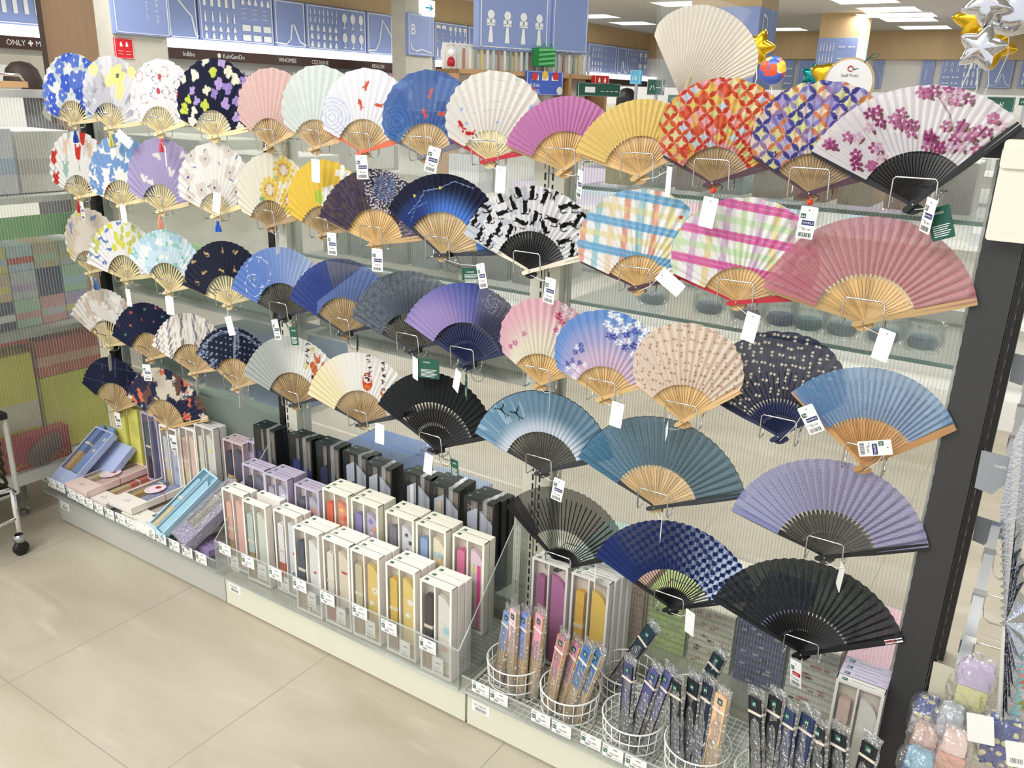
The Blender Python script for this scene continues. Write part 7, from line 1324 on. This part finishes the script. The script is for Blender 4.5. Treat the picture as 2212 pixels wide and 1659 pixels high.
t = thing('exit_sign', 'white lit sign with a cyan arrow above the letter B sign', 'sign', tuple(C2.P(C2.uz(918, 18)[0], 3.0, 0))); u0, z0 = C2.uz(905, 33); u1, z1 = C2.uz(930, 3); b = MB(); C2.box(b, u0, u1, z0, z1, 0, .1); b.build('sign_box', LIT, t, world=True); b = MB(); W, H = u1 - u0, z1 - z0; C2.box(b, u0 + .2 * W, u0 + .7 * W, z0 + .46 * H, z0 + .56 * H, .1, .106); C2.poly(b, [(u0 + .55 * W, z0 + .75 * H), (u0 + .50 * W, z0 + .70 * H), (u0 + .70 * W, z0 + .51 * H), (u0 + .50 * W, z0 + .32 * H), (u0 + .55 * W, z0 + .27 * H), (u0 + .85 * W, z0 + .51 * H)], .105); b.build('arrow', cm((.10,.72,.82)), t, world=True)
WC = Pl((-5.6, 0), (-5.6, 1)); t = column('wooden_column', '', WC, 98, 210, 3.42, .05, mat('walnut_panel', (0.58, 0.47, 0.36), 0.5, var=0.10, scale=4, stretch=(6, 6, .4)), 80); tag(t, 'brown wooden column at the top left behind the blue flower fan', 'column')
tag(column('dark_column_edge', '', Pl((-5.55, 0), (-5.55, 1)), 88, 98, 3.42, .01, mat('dark_walnut', (0.24, 0.18, 0.14), 0.5, var=0.05), 80), 'narrow dark edge board left of the brown wooden column', 'column trim')
# tall middle sign and its fixture
A = PZ(1022, 105, 1.86); B = PZ(1262, 121, 1.86); MP = Pl((A.x, A.y), (B.x, B.y))
sign('hanging_sign', 'large blue sign with four kendama toy pictograms above the accessories rack', MP, (1022, 106), (1178, -60), icons=(('kendama', .05, .03, .97, .52, 4, 1), ('box', .1, .6, .4, .75, 2, 1), ('bar', .5, .6, .95, .75, 4, 1)), th=.08); sign('hanging_sign', 'plain blue half of the large middle sign', MP, (1180, 112), (1264, -60), th=.08)
t = thing('accessory_rack', 'white wire rack of small hanging accessories under the large middle sign', 'rack', tuple(MP.P(.3, 1.6, .05))); u0, zb = MP.uz(960, 152); u1, zt = MP.uz(1268, 118); b = MB(); MP.box(b, u0, u1, 0, zt + .02, -.04, 0); b.build('rack_back', WHITE, t, world=True); b = MB()
for q in range(26): u = u0 + (u1 - u0) * (q + .5) / 26; b.tube([MP.P(u, zt, 0), MP.P(u, zt, .12)], .004, 4)
b.build('peg_row', CHROME, t, world=True)
for q in range(26):
    u = u0 + (u1 - u0) * (q + .5) / 26; b = MB(); MP.box(b, u - .010, u + .010, zb + .02, zt - .02, .06, .075); tag(b.build('accessory_card', cm([(.92,.93,.93),(.80,.86,.88),(.70,.55,.50),(.93,.93,.92),(.60,.66,.60),(.85,.80,.55)][q % 6]), loc=tuple(MP.P(u, zb, .07))), ['white','pale blue','brown','plain white','grey green','straw'][q % 6] + ' accessory card on the white rack, ' + ORD[q] + ' from its left end', 'accessory', 'accessory cards on the white rack')
WSH = Pl((PZ(985, 146, 1.70).x, PZ(985, 146, 1.70).y), (PZ(1315, 160, 1.70).x, PZ(1315, 160, 1.70).y)) 
WSH = Pl((A.x + .05, A.y - .45), (B.x + .05, B.y - .45)); t = thing('wooden_shelf_unit', 'pale wooden cubby shelf unit below the accessories rack', 'shelf unit', tuple(WSH.P(0, 1.4, 0))); u0, z1 = WSH.uz(985, 148); u1, _ = WSH.uz(1314, 160); z0 = 0.3; b = MB(); MW = mat('oak_shelf', (0.76, 0.60, 0.42), 0.5, var=0.08, scale=5)
for (a, c, d, e) in ((u0, u1, z1 - .035, z1), (u0, u0 + .03, z0, z1), (u1 - .03, u1, z0, z1), (u0, u1, z0, z0 + .03), (u0, u1, 1.35, 1.38), (u0 + (u1 - u0) * .31, u0 + (u1 - u0) * .31 + .03, z0, z1), (u0 + (u1 - u0) * .72, u0 + (u1 - u0) * .72 + .03, z0, z1)): WSH.box(b, a, c, d, e, -.30, 0)
WSH.box(b, u0, u1, z0, z1, -.31, -.30); b.build('cubby_frame', MW, t, world=True)
sign('bright_poster', 'bright blue, red and yellow sticker poster on the wooden shelf unit', WSH, (1132, 204), (1212, 156), m=cm((.30,.42,.80)), th=.02, off=.01, group=None, icons=(('box', .1, .55, .9, .9, 3, 1),), letters=(('B-Side', .08, .34, .22, False), ('LABEL', .08, .08, .22, False)))
for i, (x, y, c) in enumerate(((1150,165,(.85,.25,.25)), (1172,162,(.93,.80,.30)), (1195,165,(.86,.22,.24)), (1142,195,(.9,.4,.3)), (1203,196,(.93,.93,.95)))):
    u, z = WSH.uz(x, y); b = MB(); WSH.poly(b, [(u + .035 * math.cos(q), z + .035 * math.sin(q)) for q in [k * .785 for k in range(8)]], .038); o = b.build('sticker_spot', cm(c)); o.parent = [o2 for o2 in bpy.data.objects if o2.name == 'bright_poster'][0]; o.matrix_parent_inverse = BASE['bright_poster'].inverted()
sign('red_box_sign', 'small red box with two pale dots on the wooden shelf unit', WSH, (1277, 181), (1308, 164), m=cm((.82,.14,.14)), th=.05, off=.0, group=None, icons=(('pot', .1, .1, .9, .9, 2, 1),))
sign('framed_notice', 'dark green framed notice in front of the wooden shelf unit', WSH, (1214, 206), (1306, 181), m=GREEN, th=.02, off=.2, group=None, icons=(('box', .1, .15, .45, .85, 1, 1), ('bar', .5, .2, .95, .6, 4, 1)))
t = thing('gift_bag', 'green diagonally striped paper bag standing on the wooden shelf unit', 'paper bag', tuple(WSH.P(0, 1.6, -.1))); u0_, z0_ = WSH.uz(1166, 143); u1_, z1_ = WSH.uz(1203, 105); b = MB(); WSH.box(b, u0_, u1_, z0_, z1_, -.12, -.02); b.build('bag_body', cm((.15,.55,.28)), t, world=True); b = MB(); W, H = u1_ - u0_, z1_ - z0_
for q in range(4): WSH.poly(b, [(u0_ + W * (.0 if q < 1 else 0), z0_ + H * (.05 + .25 * q)), (u0_ + W, z0_ + H * (min(1, .30 + .25 * q - .0)) - H * .12), (u0_ + W, z0_ + H * min(1, .30 + .25 * q)), (u0_, z0_ + H * (.16 + .25 * q) if q < 3 else z0_ + H * .95)], -.015)
b.build('pale_stripe', cm((.45,.80,.50)), t, world=True); b = MB()
for s_ in (.3, .7): b.tube([WSH.P(u0_ + W * (s_ - .12), z1_, -.02), WSH.P(u0_ + W * s_, z1_ + .04, -.02), WSH.P(u0_ + W * (s_ + .12), z1_, -.02)], .005, 5)
b.build('ribbon_handle', cm((.15,.55,.28)), t, world=True)
t = thing('toy_figure', 'small red and white toy on the left of the accessories rack', 'toy', tuple(WSH.P(-.3, 1.6, 0))); u, z = WSH.uz(988, 143); b = MB(); b.lathe([(0.0001, 0), (.03, 0), (.035, .04), (.02, .07), (.0001, .075)], tuple(WSH.P(u, z, -.1)), 10); b.build('toy_body', RIBM['red'], t, world=True, smooth=True); b = MB(); b.lathe([(0.0001, .07), (.022, .08), (.028, .10), (.02, .125), (.0001, .13)], tuple(WSH.P(u, z, -.1)), 10); b.build('toy_head', PAPER, t, world=True, smooth=True)
# right half: far wall, columns, ceiling lights
YF = 26.0
for o in [o for o in bpy.data.objects if o.name in ('wall_back', 'trim_1')]: bpy.data.objects.remove(o)
FW = Pl((0, YF), (1, YF)); _, zw = FW.uz(1700, 128); _, zb = FW.uz(1700, 190)
b = MB(); b.box(-15, 9, YF + .05, YF + .15, 0, 3.42); struct(b.build('wall_back', WALLW), 'far back wall'); b = MB(); b.box(-15, 9, YF - .12, YF + .05, zw, 3.42); struct(b.build('trim_1', WOOD), 'wooden band along the top of the far wall')
for l, a, c, ics, cv in (('blue far wall sign with box and square pictograms behind the balloons', 1690, 1718, [('box', .1, .1, .9, .9, 3, 3)], None), ('blue far wall sign with an arc drawing', 1720, 1765, (), CV2), ('blue far wall sign between the two wooden-topped columns', 1880, 1912, (), CV1), ('blue far wall sign with small vertical lettering', 1985, 2022, [('slim', .3, .2, .5, .9, 1, 1)], None), ('blue far wall sign with scissor and weight pictograms', 2026, 2125, [('A', .04, .55, .5, .95, 3, 2), ('dumb', .04, .08, .5, .5, 2, 2), ('bottle', .54, .08, .98, .95, 4, 3)], None), ('blue far wall sign with a swan drawing at the right', 2128, 2194, (), CV2), ('blue far wall sign at the right edge', 2196, 2260, [('bottle', .1, .1, .9, .9, 4, 3)], None)):
    sign('far_wall_sign', l, FW, (a, 190), (c, 130), icons=ics, curve=cv, th=.05)
CS = [('wooden-topped column with slim bottle and tool pictograms', 1776, 1863, 30, 82, [('slim', .05, .10, .45, .95, 5, 4), ('tool', .5, .10, .98, .95, 2, 4)]), ('wooden-topped column with scissor and bag pictograms', 1913, 1983, 80, 118, [('A', .05, .5, .5, .92, 2, 2), ('pot', .55, .5, .95, .92, 2, 2), ('dumb', .55, .08, .95, .45, 1, 3)])]
for (l, x0, x1, yt, yw, ics) in CS:
    q = PZ((x0 + x1) / 2, yt, 3.40); pl = Pl((0, q.y), (1, q.y)); u0, zt = pl.uz(x0, yt); u1, _ = pl.uz(x1, yt); _, zs = pl.uz(x0, yw); t = thing('shop_column', l, 'column', tuple(pl.P((u0 + u1) / 2, 0)), group='wooden-topped columns'); b = MB(); pl.box(b, u0, u1, zs, 3.42, -1.0, 0); b.build('wooden_top', WOOD, t, world=True); b = MB(); pl.box(b, u0, u1, 0, zs, -1.0, .02); b.build('blue_panel', SIGN, t, world=True)
    b = MB(); _, zl = pl.uz(x0, 198); W, H = u1 - u0, zs - zl
    for (kind, fx0, fy0, fx1, fy1, nx, ny) in ics:
        for i in range(nx):
            for j in range(ny):
                cw, ch = (fx1 - fx0) * W / nx, (fy1 - fy0) * H / ny; cx = u0 + fx0 * W + (i + .5) * cw; cz = zl + fy0 * H + j * ch + ch * .1; sx = cw * .8 if kind in ('tool', 'dumb') else min(cw, ch) * .8
                for pg in ic(kind): pl.poly(b, [(cx + x * sx, cz + y * ch * .75) for x, y in pg], .03)
    b.build('pictograms', PWHITE, t, world=True)
q = 9.0; DP = Pl((0, q), (1, q)); u0, _ = DP.uz(1490, 60); u1, _ = DP.uz(1640, 60); _, zs = DP.uz(1640, 14); t = thing('shop_column', 'nearest wooden-topped column with the large letter D', 'column', tuple(DP.P((u0 + u1) / 2, 0)), group='wooden-topped columns'); b = MB(); DP.box(b, u0, u1, zs, 3.42, -.55, 0); b.build('wooden_top', WOOD, t, world=True); b = MB(); DP.box(b, u0, u1, 0, zs, -.55, .02); b.build('blue_panel', SIGN, t, world=True)
SX = u1 + .004; _, zd = PX(1650, 72, SX).y, PX(1650, 72, SX).z; b = MB(); b.text('D', .26, lambda x, y, s_: (SX, q + .06 + x, zd + y))
for k, ch in enumerate('デイリー'): b.text(ch, .055, lambda x, y, s_: (SX, q + .34 + x, zd + .20 - k * .06 + y))
b.build('lettering', PWHITE, t, world=True)
for i, (x, y) in enumerate(((1868,1),(1921,20),(1964,42),(1999,59),(2029,73),(2055,86),(2066,95),(1696,63),(1747,77),(1285,35),(1367,50),(1470,8))):
    p = PZ(x, y, 3.41); s_ = .55 if i < 7 else .5; t = thing('ceiling_light', ['recessed ceiling light panel, %s in the row at the upper right' % ['nearest', 'second', 'third', 'fourth', 'fifth', 'sixth', 'farthest'][min(i, 6)], 'recessed ceiling light panel %s' % ['left of the bottle column', 'farther one left of the bottle column', 'near the large middle sign', 'left of the bagged paper fan', 'over the bagged paper fan'][max(0, i - 7)]][i >= 7], 'ceiling light', (p.x, p.y, 3.40), group='recessed ceiling lights')
    b = MB(); b.box(p.x - s_, p.x + s_, p.y - s_ * .9, p.y + s_ * .9, 3.405, 3.415); b.build('diffuser', mat('lit_diffuser', (1, 1, 1), 0.5, var=0, emit=(1, 1, .98), estr=1.7), t, world=True); b = MB(); e = .04
    for a in ((-s_ - e, s_ + e, -s_ * .9 - e, -s_ * .9), (-s_ - e, s_ + e, s_ * .9, s_ * .9 + e), (-s_ - e, -s_, -s_ * .9, s_ * .9), (s_, s_ + e, -s_ * .9, s_ * .9)): b.box(p.x + a[0], p.x + a[1], p.y + a[2], p.y + a[3], 3.402, 3.418)
    b.build('trim_frame', WHITE, t, world=True)
# balloons
GOLD = mat('gold_foil', (0.90, 0.72, 0.18), 0.18, 1.0, var=0.05); SILV = mat('silver_balloon_foil', (0.86, 0.86, 0.88), 0.12, 1.0, var=0.05); TEAL = mat('teal_foil', (0.15, 0.55, 0.55), 0.2, 0.9, var=0.05)
def star(label, px, py, Y, R, m, rot=0.0, pts=5, name='star_balloon'):
    c = PY(px, py, Y); N_ = pts * 12; t = thing(name, label, 'balloon', tuple(c), group='foil balloons'); vs = []; rings = 7
    for k in range(-rings, rings + 1):
        s_ = math.cos(k / rings * math.pi / 2) ** .55; d = math.sin(k / rings * math.pi / 2) * R * .34
        for q in range(N_):
            a = 2 * math.pi * q / N_; w = abs(((a / (2 * math.pi) * pts) % 1) - .5) * 2; r = R * (.60 + .40 * w ** 1.3) * s_ if pts > 1 else R * s_; vs.append((c.x + r * math.sin(a + rot), c.y + d, c.z + r * math.cos(a + rot)))
    b = MB(); b.add(vs, [(k * N_ + q, k * N_ + (q + 1) % N_, (k + 1) * N_ + (q + 1) % N_, (k + 1) * N_ + q) for k in range(2 * rings) for q in range(N_)]); b.build('foil_skin', m, t, world=True, smooth=True)
    b = MB(); b.tube([c + Vector((0, 0, -R * .8)), c + Vector((.01, 0, -R * 1.6)), c + Vector((-.01, 0, -R * 2.6))], .002, 4); b.build('ribbon', WHITE, t, world=True); return t
star('silver star balloon at the front of the top right cluster', 2120, 103, 3.2, .075, SILV, .2); star('gold star balloon behind the silver star at the right', 2145, 98, 3.4, .078, GOLD, .5); star('gold star balloon at the upper left of the cluster', 2112, 42, 3.5, .085, GOLD, -.2); star('silver star balloon at the very top of the cluster', 2132, 5, 3.2, .075, SILV, .6)
star('round silver balloon with faint print at the top right corner', 2190, 18, 3.3, .085, SILV, 0, 1, 'round_balloon'); star('gold balloon edge beside the bagged paper fan', 1638, 102, 4.2, .085, GOLD, .3); star('teal star balloon behind the shelf, left of the gold heart', 1754, 163, 6.5, .085, TEAL, .2); star('gold heart-like balloon beside the Staff Picks sign', 1780, 160, 6.0, .095, GOLD, .9, 3, 'heart_balloon')
t = star('round balloon with red, yellow and blue patches beside the bagged paper fan', 1669, 152, 4.0, .062, mat('patchwork_foil', (0.86, 0.30, 0.20), 0.25, 0.4, var=0), 0, 1, 'round_balloon')
mm = MATS['patchwork_foil']; N = mm.node_tree.nodes; Lk = mm.node_tree.links; vo = N.new('ShaderNodeTexVoronoi'); vo.inputs['Scale'].default_value = 22; tc = N.new('ShaderNodeTexCoord'); Lk.new(tc.outputs['Object'], vo.inputs[0]); rr = N.new('ShaderNodeValToRGB'); rr.color_ramp.interpolation = 'CONSTANT'; rr.color_ramp.elements[0].color = (.70, .10, .05, 1); rr.color_ramp.elements[1].position = .35; rr.color_ramp.elements[1].color = (.85, .60, .08, 1); e = rr.color_ramp.elements.new(.6); e.color = (.08, .14, .55, 1); e = rr.color_ramp.elements.new(.8); e.color = (.8, .75, .65, 1); Lk.new(vo.outputs['Color'], rr.inputs[0]); Lk.new(rr.outputs[0], N['Principled BSDF'].inputs['Base Color'])
# signs and shelving in the middle distance on the right
YM = Pl((0, 6.5), (1, 6.5))
for l, bl, tr, m, txt in (('dark green shop sign behind the bagged paper fan', (1400,205), (1437,172), GREEN, 'ハード'), ('green hardware sign at the right behind the magenta blossom fan', (2128,241), (2195,210), GREEN, 'ード'), ('bright blue sign reading 10 beyond the yellow fan', (1364,182), (1388,152), cm((.40,.72,.86)), '10'), ('green shop sign at the right edge', (2200,228), (2230,212), GREEN, 'ハ'), ('green shop sign low behind the yellow fan', (1445,222), (1500,206), GREEN, 'パーティ')):
    sign('shop_sign', l, YM, bl, tr, m=m, th=.03, group='small shop signs', letters=((txt, .15, .30, .45, False),)); u0, z0 = YM.uz(*bl); u1, _ = YM.uz(*tr); b = MB(); YM.box(b, (u0 + u1) / 2 - .01, (u0 + u1) / 2 + .01, 0, z0 + .02, -.01, .01); b.build('sign_pole', STEEL, bpy.data.objects[max(o.name for o in bpy.data.objects if o.name.startswith('shop_sign'))], world=True)
rg = random.Random(17); SN = ['white','pale blue','pale pink','mint','cream','silver grey','lavender','straw']; SCc = [(.92,.92,.92),(.76,.84,.90),(.92,.80,.84),(.78,.88,.84),(.92,.89,.80),(.80,.81,.82),(.84,.80,.90),(.90,.84,.66)]
for r_, (Y, x0, x1, zt) in enumerate(((4.6, -3.6, 0.6, 1.38), (8.5, -7.5, 1.5, 1.62), (13.0, -9.4, 2.5, 1.60))):
    t = thing('shop_shelving', ['near', 'middle', 'far'][r_] + ' run of white shop shelving beyond the fan display', 'shelving', ((x0 + x1) / 2, Y, 0)); b = MB(); b.box(x0, x1, Y, Y + .5, 0, .15); b.box(x0, x1, Y + .24, Y + .26, 0, zt); 
    for z in (.5, .85, 1.2): b.box(x0, x1, Y + .02, Y + .48, z, z + .02)
    b.build('shelving_frame', WHITE, t, world=True); x = x0 + .05; k = 0
    while x < x1 - .3:
        w = rg.uniform(.16, .32) * (1 + r_ * .9); z = 1.2205 if k % 2 else .8705; h = rg.uniform(.10, .26 if z > 1 else .28); cI = rg.randrange(8)
        crate('%s pack on the %s run of white shelving, %s from its left end' % (SN[cI], ['near', 'middle', 'far'][r_], ORD[k]), x, x + w, Y + .05, Y + .22, z, z + h, SCc[cI], group='packs on the white shop shelving', band=SCc[(cI + 3) % 8]); x += w + .02; k += 1
# people glimpsed behind the display
def person(label, loc, face, hairc, shirt, scale=1.0):
    t = thing('person', label, 'person', loc); me = bpy.data.meshes.new('body')
    J = [(0, 0, .92, .13), (0, 0, 1.10, .12), (0, 0, 1.32, .15), (0, 0, 1.44, .07), (0, 0, 1.52, .055), (0, .01, 1.60, .085), (0, .01, 1.68, .08), (.17, 0, 1.38, .055), (.22, .02, 1.12, .042), (.20, .12, .92, .03), (-.17, 0, 1.38, .055), (-.22, .02, 1.12, .042), (-.20, .12, .92, .03), (.09, 0, .85, .09), (.10, .01, .48, .06), (.10, -.02, .08, .04), (.10, .12, .04, .035), (-.09, 0, .85, .09), (-.10, .01, .48, .06), (-.10, -.02, .08, .04), (-.10, .12, .04, .035)]
    E = [(0, 1), (1, 2), (2, 3), (3, 4), (4, 5), (5, 6), (2, 7), (7, 8), (8, 9), (2, 10), (10, 11), (11, 12), (0, 13), (13, 14), (14, 15), (15, 16), (0, 17), (17, 18), (18, 19), (19, 20)]
    c, s_ = math.cos(face), math.sin(face); me.from_pydata([((x * c - y * s_) * scale, (x * s_ + y * c) * scale, z * scale) for x, y, z, r in J], E, []); me.materials.append(shirt); o = bpy.data.objects.new('body', me); COL.objects.link(o); o.parent = t
    o.modifiers.new('skin', 'SKIN'); 
    for i, v in enumerate(me.skin_vertices[0].data): v.radius = (J[i][3] * scale, J[i][3] * scale)
    me.skin_vertices[0].data[0].use_root = True; o.modifiers.new('smooth', 'SUBSURF').levels = 2; o.modifiers['smooth'].render_levels = 2
    b = MB(); prof = [(0.0001, .115), (.05, .105), (.085, .07), (.104, .01), (.106, -.06), (.098, -.13), (.08, -.17)]; b.lathe([(r * scale, z * scale) for r, z in prof], (-.012 * s_ * scale, -.02 * c * scale, 1.665 * scale), 22); h = b.build('hair', hairc, t, smooth=True); return t
p = PZ(57, 150, 1.56); 
P0 = PY(57, 170, 2.9); person('person seen from behind at the far left, long dark brown hair and a dark top', (P0.x, P0.y, P0.z - 1.68), 0.4, mat('dark_brown_hair', (0.17, 0.10, 0.09), 0.65, var=0.15, scale=90, stretch=(4, 4, .4)), cm((.25,.24,.27)), 1.0)
P0 = PY(1352, 212, 8.2); person('person glimpsed in the distance above the yellow fan, short black hair and a dark top', (P0.x, P0.y, P0.z - 1.68), 3.0, mat('black_hair', (0.07, 0.06, 0.06), 0.5, var=0.1), cm((.22,.24,.30)), 1.0)
t = thing('mirror_frame', 'pale grey rounded mirror frame behind the seated customer at the far left', 'mirror', tuple(PX(50, 150, -6.5))); MPn = Pl((-6.5, 0), (-6.5, 1)); u0, z0 = MPn.uz(-30, 195); u1, z1 = MPn.uz(100, 122); b = MB(); MPn.box(b, u0, u1, z0 - .3, z1, 0, .04); b.build('frame', mat('stone_grey', (0.74, 0.72, 0.67), 0.5, var=0.03), t, world=True); b = MB(); MPn.box(b, u0, u1 - .12, z0 - .3, z1 - .07, .04, .045); b.build('glass', mat('pale_mirror', (0.88, 0.92, 0.90), 0.15, var=0.02), t, world=True)
t = thing('wooden_counter', 'wooden counter top with a chrome rail at the far left', 'counter', tuple(PX(30, 182, -3.9))); CP = Pl((-3.9, 0), (-3.9, 1)); u0, z0 = CP.uz(-40, 187); u1, z1 = CP.uz(60, 179); b = MB(); CP.box(b, u0, u1, z0, z1 + .005, -.4, 0); b.build('counter_top', MW, t, world=True); b = MB(); CP.box(b, u0, u1 - .02, 0, z0, -.38, -.02); b.build('counter_body', WHITE, t, world=True); b = MB(); b.tube([CP.P(u0, z1 + .035, -.02), CP.P(u1 - .02, z1 + .03, -.02), CP.P(u1, z1, -.02)], .006, 6); b.build('chrome_rail', CHROME, t, world=True, smooth=True)
